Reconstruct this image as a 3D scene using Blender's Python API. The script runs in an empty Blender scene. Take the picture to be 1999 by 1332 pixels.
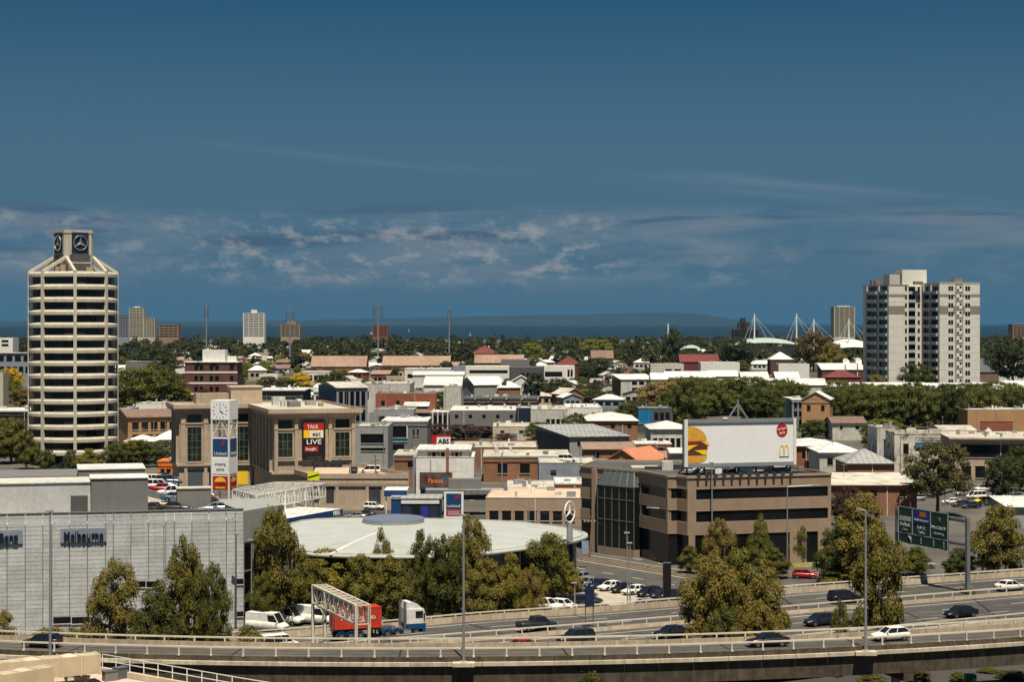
import bpy, bmesh, math, random
import numpy as np
from mathutils import Vector, Matrix
R = math.radians
random.seed(7)
sc = bpy.context.scene
COL = sc.collection

# ------------------------------------------------------------------ camera, sky, sun, exposure
F, H, UC, VH = 3800.0, 42.0, 999.5, 632.0     # focal length in photo pixels, eye height, principal column, horizon row
cam = bpy.data.cameras.new('camera'); cam_o = bpy.data.objects.new('camera', cam); COL.objects.link(cam_o)
cam.sensor_width = 36.0; cam.lens = F / 1999.0 * 36.0; cam.shift_y = -(666 - VH) / 1999.0
cam.clip_start = 1.0; cam.clip_end = 200000.0
cam_o.location = (0, 0, H); cam_o.rotation_euler = (R(90), 0, 0)
sc.camera = cam_o
SUN_EL, SUN_AZ = 68.0, 169.0                   # compass bearing: behind the camera, slightly to its right
sd = Vector((math.sin(R(SUN_AZ)) * math.cos(R(SUN_EL)), math.cos(R(SUN_AZ)) * math.cos(R(SUN_EL)), math.sin(R(SUN_EL))))
sun = bpy.data.lights.new('sun', 'SUN'); sun.energy = 5.0; sun.angle = R(0.53); sun.color = (1.0, 0.91, 0.76)
sun_o = bpy.data.objects.new('sun', sun); COL.objects.link(sun_o)
sun_o.rotation_euler = sd.to_track_quat('Z', 'Y').to_euler(); sun_o.location = (0, -50, 200)
sc.view_settings.view_transform = 'Standard'; sc.view_settings.look = 'None'
sc.view_settings.exposure = 0.35; sc.view_settings.gamma = 1.0; sc.view_settings.use_curve_mapping = False
sc.cycles.max_bounces = 5; sc.cycles.diffuse_bounces = 2; sc.cycles.glossy_bounces = 2
sc.cycles.transmission_bounces = 3; sc.cycles.transparent_max_bounces = 4; sc.cycles.volume_bounces = 0
sc.cycles.use_denoising = True; sc.cycles.caustics_reflective = False; sc.cycles.caustics_refractive = False

world = bpy.data.worlds.new('World'); sc.world = world; world.use_nodes = True
def build_world():
    nt = world.node_tree; n = nt.nodes; L = nt.links; n.clear()
    def N(t, **k):
        x = n.new(t)
        for a, b in k.items(): setattr(x, a, b)
        return x
    def M(op, a, b=None, c=None, clamp=False):
        x = N('ShaderNodeMath', operation=op, use_clamp=clamp)
        for i, q in enumerate((a, b, c)):
            if q is None: continue
            if isinstance(q, (int, float)): x.inputs[i].default_value = q
            else: L.new(q, x.inputs[i])
        return x.outputs[0]
    def ramp(x, a, b, lo=0.0, hi=1.0):
        r = N('ShaderNodeMapRange', interpolation_type='SMOOTHSTEP'); L.new(x, r.inputs[0])
        for i, q in zip((1, 2, 3, 4), (a, b, lo, hi)): r.inputs[i].default_value = q
        return r.outputs[0]
    out = N('ShaderNodeOutputWorld'); bg = N('ShaderNodeBackground'); bg.inputs[1].default_value = 0.1
    sky = N('ShaderNodeTexSky', sky_type='NISHITA'); sky.sun_disc = False
    sky.sun_elevation = R(SUN_EL); sky.sun_rotation = R(SUN_AZ)
    sky.altitude = 2500; sky.air_density = 0.5; sky.dust_density = 0.0; sky.ozone_density = 5.0
    # the polarised, deep teal response of the photograph: one power curve per channel over the whole sky
    sep = N('ShaderNodeSeparateColor'); L.new(sky.outputs[0], sep.inputs[0]); cmb = N('ShaderNodeCombineColor')
    for i, (k, p) in enumerate(SKYCURVE): L.new(M('MULTIPLY', M('POWER', sep.outputs[i], p), k), cmb.inputs[i])
    tc = N('ShaderNodeTexCoord'); sp = N('ShaderNodeSeparateXYZ'); L.new(tc.outputs['Generated'], sp.inputs[0])
    az = M('ARCTAN2', sp.outputs[0], sp.outputs[1]); el = M('ARCSINE', sp.outputs[2])
    def noise(sx, sy, off, scale, detail, rough=.55, dist=0.0):
        cb = N('ShaderNodeCombineXYZ'); L.new(M('MULTIPLY', az, sx), cb.inputs[0]); L.new(M('MULTIPLY', el, sy), cb.inputs[1]); cb.inputs[2].default_value = off
        t = N('ShaderNodeTexNoise'); L.new(cb.outputs[0], t.inputs['Vector'])
        t.inputs['Scale'].default_value = scale; t.inputs['Detail'].default_value = detail; t.inputs['Roughness'].default_value = rough; t.inputs['Distortion'].default_value = dist
        return t.outputs[0]
    def mix(c, fac, col):
        m = N('ShaderNodeMix', data_type='RGBA'); L.new(fac, m.inputs[0]); L.new(c, m.inputs[6])
        if isinstance(col, tuple): m.inputs[7].default_value = col
        else: L.new(col, m.inputs[7])
        return m.outputs[2]
    c = mix(cmb.outputs[0], ramp(el, .178, .075, 0, .88), (.54, 1.20, 1.80, 1))     # greyer air low down, all round
    # clouds: a low band all round the horizon, grey sheets first, then flat dark bases, then small sunlit puffs
    band = M('MULTIPLY', ramp(el, .010, .032), ramp(el, .0635, .050))
    dens = ramp(noise(4.2, 6, CO[0], 1.0, 2), .40, .60)
    s = noise(11, 60, CO[1], 1.0, 7, .60, .5)
    c = mix(c, M('MULTIPLY', M('MULTIPLY', ramp(s, .36, .62), band), M('MULTIPLY_ADD', dens, .66, .12)), (1.28, 1.68, 2.1, 1))
    s2 = noise(10, 120, CO[2], 1.0, 6, .55, .4)
    c = mix(c, M('MULTIPLY', M('MULTIPLY', ramp(s2, .52, .64), M('MULTIPLY', ramp(el, .030, .042), ramp(el, .066, .054))), .85), (.46, .88, 1.42, 1))
    s3 = noise(60, 120, CO[3], 1.0, 8, .66, .1)
    c = mix(c, M('MULTIPLY', M('MULTIPLY', ramp(s3, .47, .66), M('MULTIPLY', ramp(el, .014, .028), ramp(el, .061, .050))), M('MULTIPLY', ramp(noise(6, 14, CO[4], 1.0, 2), .40, .62), .52)), (3.2, 3.2, 3.1, 1))
    cb = N('ShaderNodeCombineXYZ')
    L.new(M('MULTIPLY', M('ADD', az, M('MULTIPLY', el, 1.5)), 3.0), cb.inputs[0]); L.new(M('MULTIPLY', M('ADD', el, M('MULTIPLY', az, .11)), 70), cb.inputs[1]); cb.inputs[2].default_value = CO[5]
    t = N('ShaderNodeTexNoise'); L.new(cb.outputs[0], t.inputs['Vector']); t.inputs['Scale'].default_value = 1.0; t.inputs['Detail'].default_value = 5
    c = mix(c, M('MULTIPLY', M('MULTIPLY', ramp(t.outputs[0], .52, .78), M('MULTIPLY', ramp(el, .056, .066), ramp(el, .10, .078))), .32), (2.0, 2.4, 2.8, 1))
    L.new(c, bg.inputs[0]); L.new(bg.outputs[0], out.inputs[0])
SKYCURVE = ((.178, .92), (.553, .47), (.885, .35))
CO = (13.7, 17.9, 47.7, 61.0, 43.1, 9.4)
build_world()

# ------------------------------------------------------------------ photo geometry -> metres
def D_(v, z=0.0): return F * (H - z) / (v - VH)          # distance of a point at height z seen on row v
def X_(u, D): return (u - UC) * D / F
def Z_(v, D): return H - (v - VH) * D / F
def G_(u, v, z=0.0):
    D = D_(v, z); return Vector((X_(u, D), D, z))

# ------------------------------------------------------------------ materials
MATS = {}
def mat(name, col, rough=.85, var=.18, scale=.6, metal=0.0, spec=.3, streak=0.0, spots=None, bump=0.0, emit=None, rnd=0.0, ribs=0.0, flow=None):
    if name in MATS: return MATS[name]
    m = bpy.data.materials.new(name); m.use_nodes = True; MATS[name] = m
    nt = m.node_tree; b = nt.nodes['Principled BSDF']; L = nt.links
    b.inputs['Roughness'].default_value = rough; b.inputs['Metallic'].default_value = metal
    b.inputs['Specular IOR Level'].default_value = spec
    c = (*col, 1)
    g = nt.nodes.new('ShaderNodeNewGeometry')
    def nz(sc_, det, vec=None):
        t = nt.nodes.new('ShaderNodeTexNoise'); t.inputs['Scale'].default_value = sc_; t.inputs['Detail'].default_value = det
        L.new(vec or g.outputs['Position'], t.inputs['Vector']); return t.outputs[0]
    def mr(x, a, b2, lo, hi):
        r = nt.nodes.new('ShaderNodeMapRange'); L.new(x, r.inputs[0])
        for i, q in zip((1, 2, 3, 4), (a, b2, lo, hi)): r.inputs[i].default_value = q
        return r.outputs[0]
    def mul(a, b2):
        r = nt.nodes.new('ShaderNodeMath'); r.operation = 'MULTIPLY'; L.new(a, r.inputs[0]); L.new(b2, r.inputs[1]); return r.outputs[0]
    if var > 0:
        f = mr(nz(scale, 5), .3, .7, 1 - var, 1 + var)
        f = mul(f, mr(nz(scale * .11, 2), .3, .7, 1 - var * .6, 1 + var * .6))
        if streak > 0:
            mp = nt.nodes.new('ShaderNodeMapping'); mp.inputs['Scale'].default_value = (1.4, 1.4, .12); L.new(g.outputs['Position'], mp.inputs[0])
            f = mul(f, mr(nz(1.6, 4, mp.outputs[0]), .35, .75, 1.05, 1 - streak))
        if ribs > 0:      # sheet-metal ribs across the roof
            sx = nt.nodes.new('ShaderNodeSeparateXYZ'); L.new(g.outputs['Position'], sx.inputs[0]); sm = nt.nodes.new('ShaderNodeMath'); sm.operation = 'MULTIPLY'; L.new(sx.outputs[0], sm.inputs[0]); sm.inputs[1].default_value = 4.4
            sn = nt.nodes.new('ShaderNodeMath'); sn.operation = 'SINE'; L.new(sm.outputs[0], sn.inputs[0]); f = mul(f, mr(sn.outputs[0], -1, 1, 1 - ribs, 1 + ribs))
        if flow is not None:   # wear drawn out along the direction of travel
            mp = nt.nodes.new('ShaderNodeMapping'); mp.inputs['Rotation'].default_value = (0, 0, flow); mp.inputs['Scale'].default_value = (.03, .9, 1); L.new(g.outputs['Position'], mp.inputs[0]); f = mul(f, mr(nz(1.0, 4, mp.outputs[0]), .3, .7, .72, 1.25))
        if rnd > 0:
            oi = nt.nodes.new('ShaderNodeObjectInfo'); f = mul(f, mr(oi.outputs['Random'], 0, 1, 1 - rnd, 1 + rnd))
        mx = nt.nodes.new('ShaderNodeVectorMath'); mx.operation = 'SCALE'; mx.inputs[0].default_value = col
        L.new(f, mx.inputs['Scale'])
        o = mx.outputs[0]
        if spots:
            col2, lo, hi, ssc = spots
            m2 = nt.nodes.new('ShaderNodeMix'); m2.data_type = 'RGBA'; L.new(mr(nz(ssc, 4), lo, hi, 0, 1), m2.inputs[0]); L.new(o, m2.inputs[6]); m2.inputs[7].default_value = (*col2, 1); o = m2.outputs[2]
        L.new(o, b.inputs['Base Color'])
    else:
        b.inputs['Base Color'].default_value = c
    if bump > 0:
        bp = nt.nodes.new('ShaderNodeBump'); bp.inputs['Strength'].default_value = bump; bp.inputs['Distance'].default_value = .1
        L.new(nz(scale * 6, 3), bp.inputs['Height']); L.new(bp.outputs[0], b.inputs['Normal'])
    return m
def leafmat(name, a, b_, c_, sc_=.9):
    m = bpy.data.materials.new(name); m.use_nodes = True; nt = m.node_tree; L = nt.links; n = nt.nodes
    P = n['Principled BSDF']; P.inputs['Roughness'].default_value = .6; P.inputs['Specular IOR Level'].default_value = .25
    g = n.new('ShaderNodeNewGeometry'); t = n.new('ShaderNodeTexNoise'); t.inputs['Scale'].default_value = sc_; t.inputs['Detail'].default_value = 3
    L.new(g.outputs['Position'], t.inputs['Vector'])
    oi = n.new('ShaderNodeObjectInfo')
    ad = n.new('ShaderNodeMath'); ad.operation = 'MULTIPLY_ADD'; L.new(oi.outputs['Random'], ad.inputs[0]); ad.inputs[1].default_value = .46; L.new(t.outputs[0], ad.inputs[2])
    ri = n.new('ShaderNodeMath'); ri.operation = 'MULTIPLY_ADD'; L.new(g.outputs['Random Per Island'], ri.inputs[0]); ri.inputs[1].default_value = .3; L.new(ad.outputs[0], ri.inputs[2])
    cr = n.new('ShaderNodeValToRGB'); L.new(ri.outputs[0], cr.inputs[0])
    e = cr.color_ramp.elements; e[0].position = .52; e[0].color = (*a, 1); e[1].position = 1.05; e[1].color = (*c_, 1)
    k = e.new(.78); k.color = (*b_, 1)
    L.new(cr.outputs[0], P.inputs['Base Color'])
    tr = n.new('ShaderNodeBsdfTranslucent'); L.new(cr.outputs[0], tr.inputs[0])
    mx = n.new('ShaderNodeMixShader'); mx.inputs[0].default_value = .28; L.new(P.outputs[0], mx.inputs[1]); L.new(tr.outputs[0], mx.inputs[2])
    L.new(mx.outputs[0], n['Material Output'].inputs[0]); MATS[name] = m; return m
def glass(name, col, rough=.12, spec=.6): return mat(name, col, rough, 0, spec=spec)

# ------------------------------------------------------------------ object helpers
def tag(o, label=None, cat=None, group=None, kind=None):
    if label: o['label'] = label
    if cat: o['category'] = cat
    if group: o['group'] = group
    if kind: o['kind'] = kind
    return o
def empty(name, loc, yaw=0.0, label=None, cat=None, group=None):
    o = bpy.data.objects.new(name, None); COL.objects.link(o); o.location = loc; o.rotation_euler = (0, 0, yaw)
    o.empty_display_size = .5
    return tag(o, label, cat, group)
def link(name, me, parent=None):
    o = bpy.data.objects.new(name, me); COL.objects.link(o)
    if parent is not None: o.parent = parent
    return o
def M_(m): return MATS[m] if isinstance(m, str) else m
_unit = {}
def unit_box(m):
    m = M_(m)
    if m.name not in _unit:
        me = bpy.data.meshes.new('box_' + m.name)
        v = [(x, y, z) for x in (-.5, .5) for y in (-.5, .5) for z in (-.5, .5)]
        me.from_pydata(v, [], [(0, 1, 3, 2), (4, 6, 7, 5), (0, 4, 5, 1), (2, 3, 7, 6), (0, 2, 6, 4), (1, 5, 7, 3)])
        me.materials.append(m); _unit[m.name] = me
    return _unit[m.name]
def box(name, p, x0, x1, y0, y1, z0, z1, m, rz=0.0):
    o = link(name, unit_box(m), p)
    o.location = ((x0 + x1) / 2, (y0 + y1) / 2, (z0 + z1) / 2); o.scale = (abs(x1 - x0), abs(y1 - y0), abs(z1 - z0)); o.rotation_euler = (0, 0, rz)
    return o
class MB:
    def __init__(s): s.v = []; s.f = []; s.mi = []
    def poly(s, pts, mi=0):
        b = len(s.v); s.v += [tuple(p) for p in pts]; s.f.append(tuple(range(b, b + len(pts)))); s.mi.append(mi); return s
    def box(s, x0, x1, y0, y1, z0, z1, mi=0):
        b = len(s.v); s.v += [(x, y, z) for x in (x0, x1) for y in (y0, y1) for z in (z0, z1)]
        for q in ((0, 1, 3, 2), (4, 6, 7, 5), (0, 4, 5, 1), (2, 3, 7, 6), (0, 2, 6, 4), (1, 5, 7, 3)): s.f.append(tuple(b + i for i in q)); s.mi.append(mi)
        return s
    def prism(s, pts, z0, z1, mi=0, top=None):        # pts counter-clockwise seen from above
        b = len(s.v); n = len(pts); t = top or pts
        s.v += [(p[0], p[1], z0) for p in pts] + [(p[0], p[1], z1) for p in t]
        s.f.append(tuple(b + i for i in reversed(range(n)))); s.mi.append(mi)
        s.f.append(tuple(b + n + i for i in range(n))); s.mi.append(mi)
        for i in range(n):
            j = (i + 1) % n; s.f.append((b + i, b + j, b + n + j, b + n + i)); s.mi.append(mi)
        return s
    def bar(s, a, c, w, h=None, mi=0, sides=4):
        a = Vector(a); c = Vector(c); d = c - a
        if d.length < 1e-6: return s
        q = d.to_track_quat('Z', 'Y'); h = h or w; b = len(s.v)
        if sides == 4: ring = [(-w / 2, -h / 2), (w / 2, -h / 2), (w / 2, h / 2), (-w / 2, h / 2)]
        else: ring = [(w / 2 * math.cos(2 * math.pi * i / sides), h / 2 * math.sin(2 * math.pi * i / sides)) for i in range(sides)]
        for p in (a, c): s.v += [tuple(p + q @ Vector((x, y, 0))) for x, y in ring]
        n = sides
        for i in range(n):
            j = (i + 1) % n; s.f.append((b + i, b + j, b + n + j, b + n + i)); s.mi.append(mi)
        s.f.append(tuple(b + i for i in reversed(range(n)))); s.mi.append(mi); s.f.append(tuple(b + n + i for i in range(n))); s.mi.append(mi)
        return s
    def taper(s, a, c, r0, r1, sides=7, mi=0):
        a = Vector(a); c = Vector(c); q = (c - a).to_track_quat('Z', 'Y'); b = len(s.v)
        for p, r in ((a, r0), (c, r1)): s.v += [tuple(p + q @ Vector((r * math.cos(2 * math.pi * i / sides), r * math.sin(2 * math.pi * i / sides), 0))) for i in range(sides)]
        for i in range(sides):
            j = (i + 1) % sides; s.f.append((b + i, b + j, b + sides + j, b + sides + i)); s.mi.append(mi)
        s.f.append(tuple(b + sides + i for i in range(sides))); s.mi.append(mi)
        return s
    def lathe(s, prof, n=20, c=(0, 0), mi=0, a0=0.0, a1=2 * math.pi):
        b = len(s.v); closed = abs(a1 - a0 - 2 * math.pi) < 1e-6; k = n if closed else n + 1
        for r, z in prof:
            for i in range(k):
                a = a0 + (a1 - a0) * i / n; s.v.append((c[0] + r * math.cos(a), c[1] + r * math.sin(a), z))
        for j in range(len(prof) - 1):
            for i in range(n):
                i2 = (i + 1) % k; s.f.append((b + j * k + i, b + j * k + i2, b + (j + 1) * k + i2, b + (j + 1) * k + i)); s.mi.append(mi)
        return s
    def sweep(s, path, nor, prof, mi=0, closed=True):   # prof: (offset along nor, dz)
        b = len(s.v); n = len(prof)
        for p, q in zip(path, nor): s.v += [(p[0] + q[0] * o, p[1] + q[1] * o, p[2] + dz) for o, dz in prof]
        for i in range(len(path) - 1):
            for j in range(n if closed else n - 1):
                k = (j + 1) % n; s.f.append((b + i * n + j, b + i * n + k, b + (i + 1) * n + k, b + (i + 1) * n + j)); s.mi.append(mi)
        if closed:
            s.f.append(tuple(b + i for i in range(n))); s.mi.append(mi); e = b + (len(path) - 1) * n; s.f.append(tuple(e + i for i in reversed(range(n)))); s.mi.append(mi)
        return s
    def mesh(s, name, mats, smooth=False):
        me = bpy.data.meshes.new(name); me.from_pydata(s.v, [], s.f)
        for m in (mats if isinstance(mats, (list, tuple)) else [mats]): me.materials.append(M_(m))
        me.polygons.foreach_set('material_index', s.mi)
        if smooth: me.polygons.foreach_set('use_smooth', [True] * len(s.f))
        bm = bmesh.new(); bm.from_mesh(me); bmesh.ops.recalc_face_normals(bm, faces=bm.faces); bm.to_mesh(me); bm.free()
        return me
    def build(s, name, mats, parent=None, smooth=False): return link(name, s.mesh(name, mats, smooth), parent)
def text(s, width, height, m, parent, loc, rot=(R(90), 0, 0), name='lettering', bold=0.0, ext=.02, slant=0.0):
    cu = bpy.data.curves.new('t', 'FONT'); cu.body = s; cu.size = 1.0; cu.align_x = 'CENTER'; cu.extrude = .001; cu.offset = bold; cu.shear = slant
    cu.resolution_u = 2
    o = bpy.data.objects.new('t', cu); COL.objects.link(o)
    dg = bpy.context.evaluated_depsgraph_get(); me = bpy.data.meshes.new_from_object(o.evaluated_get(dg))
    bpy.data.objects.remove(o); bpy.data.curves.remove(cu)
    vs = np.empty(len(me.vertices) * 3); me.vertices.foreach_get('co', vs); vs = vs.reshape(-1, 3)
    lo, hi = vs.min(0), vs.max(0)
    vs[:, 0] = (vs[:, 0] - (lo[0] + hi[0]) / 2) * width / max(1e-6, hi[0] - lo[0]); vs[:, 1] = (vs[:, 1] - (lo[1] + hi[1]) / 2) * height / max(1e-6, hi[1] - lo[1])
    vs[:, 2] *= ext / .001
    me.vertices.foreach_set('co', vs.ravel()); me.materials.clear(); me.materials.append(M_(m))
    t = link(name, me, parent); t.location = loc; t.rotation_euler = rot
    return t
def copy_tree(o, parent=None):
    c = o.copy(); COL.objects.link(c)
    if parent is not None: c.parent = parent
    for ch in o.children: copy_tree(ch, c)
    return c

# palette
mat('beige', (.44, .345, .255), .9, .10, streak=.12); mat('beige_dark', (.36, .28, .20), .9, .15, streak=.2)
mat('cream', (.50, .46, .36), .85, .08, streak=.22); mat('cream_light', (.54, .50, .40), .8, .06, streak=.15)
mat('brown', (.30, .215, .15), .85, .06, streak=.06); mat('brown_light', (.36, .26, .185), .85, .06, streak=.06)
mat('white', (.74, .72, .66), .7, .08, streak=.1); mat('offwhite', (.56, .54, .48), .8, .14, streak=.3); mat('white_roof', (.68, .665, .62), .5, .14, .35, spots=((.46, .42, .36), .54, .78, .15), ribs=.07)
mat('pale_roof', (.50, .46, .38), .75, .24, .3, spots=((.30, .26, .20), .52, .72, .22)); mat('grey_roof', (.33, .33, .32), .6, .22, .3, ribs=.12, spots=((.26, .19, .13), .56, .75, .3)); mat('tan_roof', (.56, .43, .31), .85, .15, .3)
mat('grey', (.30, .30, .29), .8, .10, streak=.12); mat('mid_grey', (.175, .172, .165), .8, .06, streak=.06); mat('dark_grey', (.085, .085, .085), .8, .12); mat('charcoal', (.04, .04, .042), .7, .2)
mat('blue_grey', (.24, .26, .30), .75, .12, streak=.12); mat('panel_grey', (.52, .525, .51), .65, .12, 3.0, streak=.06, bump=.6); mat('panel_grey_b', (.48, .485, .47), .65, .12, 3.0, streak=.06, bump=.6); mat('panel_grey_c', (.56, .565, .55), .65, .12, 3.0, streak=.06, bump=.6)
mat('green_grey', (.30, .31, .28), .8, .07, streak=.1)
mat('brick', (.26, .13, .075), .9, .2, 2.0, streak=.1); mat('brick_red', (.27, .09, .05), .9, .2, 2.0); mat('brick_orange', (.42, .24, .12), .9, .15, 2.0); mat('brick_dark', (.13, .055, .042), .9, .2, 2.0)
mat('terracotta', (.30, .20, .145), .85, .2, .5); mat('terracotta_bright', (.52, .20, .11), .85, .15, .6); mat('roof_red', (.15, .04, .035), .8, .2); mat('roof_brown', (.20, .13, .10), .9, .2)
mat('concrete', (.40, .335, .245), .9, .16, .9, streak=.25, bump=.2); mat('concrete_pale', (.56, .48, .36), .9, .12, .9, streak=.15); mat('concrete_stain_shade', (.085, .066, .046), .95, .3, 1.2, streak=.4)
mat('rail_white', (.66, .59, .47), .6, .1); mat('steel', (.36, .37, .37), .45, .08, metal=.5); mat('steel_dark', (.10, .11, .12), .5, .1); mat('steel_white', (.74, .72, .67), .5, .05)
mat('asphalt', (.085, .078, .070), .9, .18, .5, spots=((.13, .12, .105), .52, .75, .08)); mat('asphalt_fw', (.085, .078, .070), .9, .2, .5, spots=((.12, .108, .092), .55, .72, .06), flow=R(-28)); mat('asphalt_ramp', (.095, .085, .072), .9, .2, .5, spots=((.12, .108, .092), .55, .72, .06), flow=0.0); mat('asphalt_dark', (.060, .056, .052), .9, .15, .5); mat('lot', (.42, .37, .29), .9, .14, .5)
mat('paint_white', (.72, .70, .64), .8, .15, 2.0); mat('ballast', (.20, .15, .10), .95, .3, 2.0)
mat('skylight', (.16, .19, .24), .4, .08); mat('navy', (.018, .026, .055), .4, .1); mat('blue', (.012, .055, .16), .5, .08); mat('blue_bright', (.01, .16, .34), .6, .1); mat('sign_red', (.42, .02, .015), .5, .05); mat('sign_yellow', (.85, .55, .03), .5, .05); mat('acid', (.80, .78, .01), .5, .05)
mat('sign_white', (.82, .82, .80), .5, .03); mat('sign_black', (.012, .012, .014), .4, .05); mat('sign_green', (.008, .06, .034), .5, .08); mat('sign_blue', (.03, .04, .26), .5, .05); mat('orange', (.75, .20, .025), .6, .1); mat('silver', (.62, .62, .62), .25, .03, metal=.85); mat('sign_text', (.55, .58, .55), .6, 0)
glass('glass_dark', (.008, .009, .010), .18, .3); glass('glass_sheen', (.010, .011, .012), .06, .45); glass('glass_blind', (.045, .042, .035), .3, .3); glass('glass_green', (.008, .018, .013), .15); glass('glass_blue', (.02, .03, .055), .1, .8); glass('glass_teal', (.085, .10, .105), .2, .4)
mat('mullion', (.13, .14, .11), .6, .05); mat('bark', (.16, .12, .085), .95, .3, 3.0); mat('bark_pale', (.34, .29, .22), .95, .3, 3.0)
mat('grass_dry', (.19, .19, .06), .95, .3, .8, spots=((.10, .13, .03), .45, .65, .3)); mat('gravel_tan', (.34, .28, .19), .95, .25, .7)
mat('rubber', (.02, .02, .02), .9, .1); mat('tyre_rim', (.35, .35, .35), .4, 0, metal=.6); mat('lamp_red', (.35, .01, .01), .3, 0); mat('lamp_clear', (.75, .75, .72), .2, 0)
mat('flag_blue', (.25, .32, .48), .8, .1); mat('wood', (.23, .15, .08), .9, .2, 1.5)
mat('container', (.55, .05, .018), .55, .12, 1.0, streak=.15); mat('truck_blue', (.01, .06, .17), .3, .05)
mat('bun', (.70, .36, .05), .5, .12, 1.5); mat('patty', (.11, .035, .015), .7, .3, 3); mat('cheese', (.92, .60, .02), .5, .05); mat('ketchup', (.36, .02, .012), .5, .1)
# ------------------------------------------------------------------ ground, sea, hills
mat('ground', (.10, .092, .080), .95, .25, .08, spots=((.145, .128, .098), .5, .66, .03))
mat('sea', (.016, .034, .050), .55, .3, .004, spec=.08)
mat('hill', (.020, .034, .036), .95, .3, .002)
def sheet(name, pts, m, z=0.0):
    o = MB().poly([(p[0], p[1], z) for p in pts]).build(name, m); return tag(o, kind='structure')
sheet('ground', [(-3500, -120), (3500, -120), (3500, 5000), (-3500, 5000)], 'ground', 0.0)
mat('suburb_ground', (.075, .075, .045), .95, .3, .03, spots=((.14, .125, .09), .5, .62, .02))
sheet('suburb_ground', [(-3400, 690), (3400, 690), (3400, 4900), (-3400, 4900)], 'suburb_ground', .05)
tag(MB().poly([(-39000, 4400, -1.0), (39000, 4400, -1.0), (39000, 119000, -1.0), (-39000, 119000, -1.0)]).build('sea', 'sea'), kind='structure')
def hills():
    prof = [(-400, 626), (100, 627), (350, 627), (500, 627), (640, 624), (800, 621), (950, 617.5), (1050, 615.5), (1150, 614), (1230, 612), (1310, 610), (1360, 612), (1410, 620), (1450, 627.5), (1500, 634)]
    us = np.linspace(-400, 1500, 160); rng = random.Random(3)
    vs = np.interp(us, [p[0] for p in prof], [p[1] for p in prof])
    rows = [(41000, 0), (42500, .35), (44000, .75), (46000, 1.0), (48500, .5), (51000, 0)]
    v = []; f = []; k = len(us)
    for D, h in rows:
        for u, w in zip(us, vs):
            top = Z_(w, 46000); zz = -2 + (top + 2) * h * (1 + (.06 * math.sin(u * .05 + D) + .05 * math.sin(u * .13 + D * .3)) * (h < 1)); v.append((X_(u, 46000), D, max(-2, zz)))
    for j in range(len(rows) - 1):
        for i in range(k - 1): f.append((j * k + i, j * k + i + 1, (j + 1) * k + i + 1, (j + 1) * k + i))
    me = bpy.data.meshes.new('hills'); me.from_pydata(v, [], f); me.materials.append(MATS['hill']); me.polygons.foreach_set('use_smooth', [True] * len(f))
    tag(link('hills', me), kind='structure')
hills()
def haze():
    m = bpy.data.materials.new('haze'); m.use_nodes = True; nt = m.node_tree; nt.nodes.clear()
    o = nt.nodes.new('ShaderNodeOutputMaterial'); p = nt.nodes.new('ShaderNodeVolumePrincipled')
    p.inputs['Color'].default_value = (.10, .31, .56, 1); p.inputs['Density'].default_value = 1.3e-5; p.inputs['Anisotropy'].default_value = 0.0
    nt.links.new(p.outputs[0], o.inputs['Volume'])
    b = MB().box(-39500, 39500, -300, 119500, -3.0, 380.0).build('haze', m); tag(b, kind='stuff')
haze()

# ------------------------------------------------------------------ freeway: near ramp on girders, two carriageways behind it
def interp_line(pts, n):
    xs = [p[0] for p in pts]; t = np.linspace(xs[0], xs[-1], n)
    return [Vector((x, float(np.interp(x, xs, [p[1] for p in pts])), float(np.interp(x, xs, [p[2] for p in pts])))) for x in t]
def normals(path):
    out = []
    for i in range(len(path)):
        a = path[max(0, i - 1)]; b = path[min(len(path) - 1, i + 1)]; d = (b - a); d.z = 0; d.normalize(); out.append(Vector((-d.y, d.x, 0)))
    return out
def at_len(path, nor, s):
    acc = 0
    for i in range(len(path) - 1):
        l = (path[i + 1] - path[i]).length
        if acc + l >= s: 
            t = (s - acc) / l; d = (path[i + 1] - path[i]).normalized()
            return path[i].lerp(path[i + 1], t), nor[i], math.atan2(d.y, d.x)
        acc += l
    return path[-1], nor[-1], 0
def plen(path): return sum((path[i + 1] - path[i]).length for i in range(len(path) - 1))
ZR = 6.5
ramp = [Vector((x, 206.4 + (x + 13) ** 2 / 370, ZR)) for x in np.linspace(-78, 84, 55)]; rampN = normals(ramp)
def off(path, nor, o, dz=0.0): return [p + n * o + Vector((0, 0, dz)) for p, n in zip(path, nor)]
t = empty('elevated_ramp', ramp[27], 0, 'curved single lane concrete ramp on girders crossing the whole foreground', 'overpass')
def child(o, t): o.parent = t; o.matrix_parent_inverse = Matrix.Translation(t.location).inverted(); return o
child(MB().sweep(ramp, rampN, [(-.1, -.6), (5.9, -.6), (5.9, 0), (-.1, 0)]).build('deck', 'asphalt_ramp'), t)
child(MB().sweep(ramp, rampN, [(-.02, -3.1), (1.0, -3.1), (1.0, -.6), (-.02, -.6)]).build('girder', 'concrete_stain_shade'), t)  # shade below the ledge is put into this dark stained concrete colour
child(MB().sweep(ramp, rampN, [(4.6, -3.1), (5.6, -3.1), (5.6, -.6), (4.6, -.6)]).build('girder', 'concrete_stain_shade'), t)
for o_ in (.55, 5.25): child(MB().sweep(off(ramp, rampN, o_), rampN, [(0, .012), (.14, .012)], closed=False).build('edge_line', 'paint_white'), t)
for o_ in (2.1, 3.7): child(MB().sweep(off(ramp, rampN, o_), rampN, [(-.25, .008), (.25, .008)], closed=False).build('tyre_track', 'asphalt_dark'), t)
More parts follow.
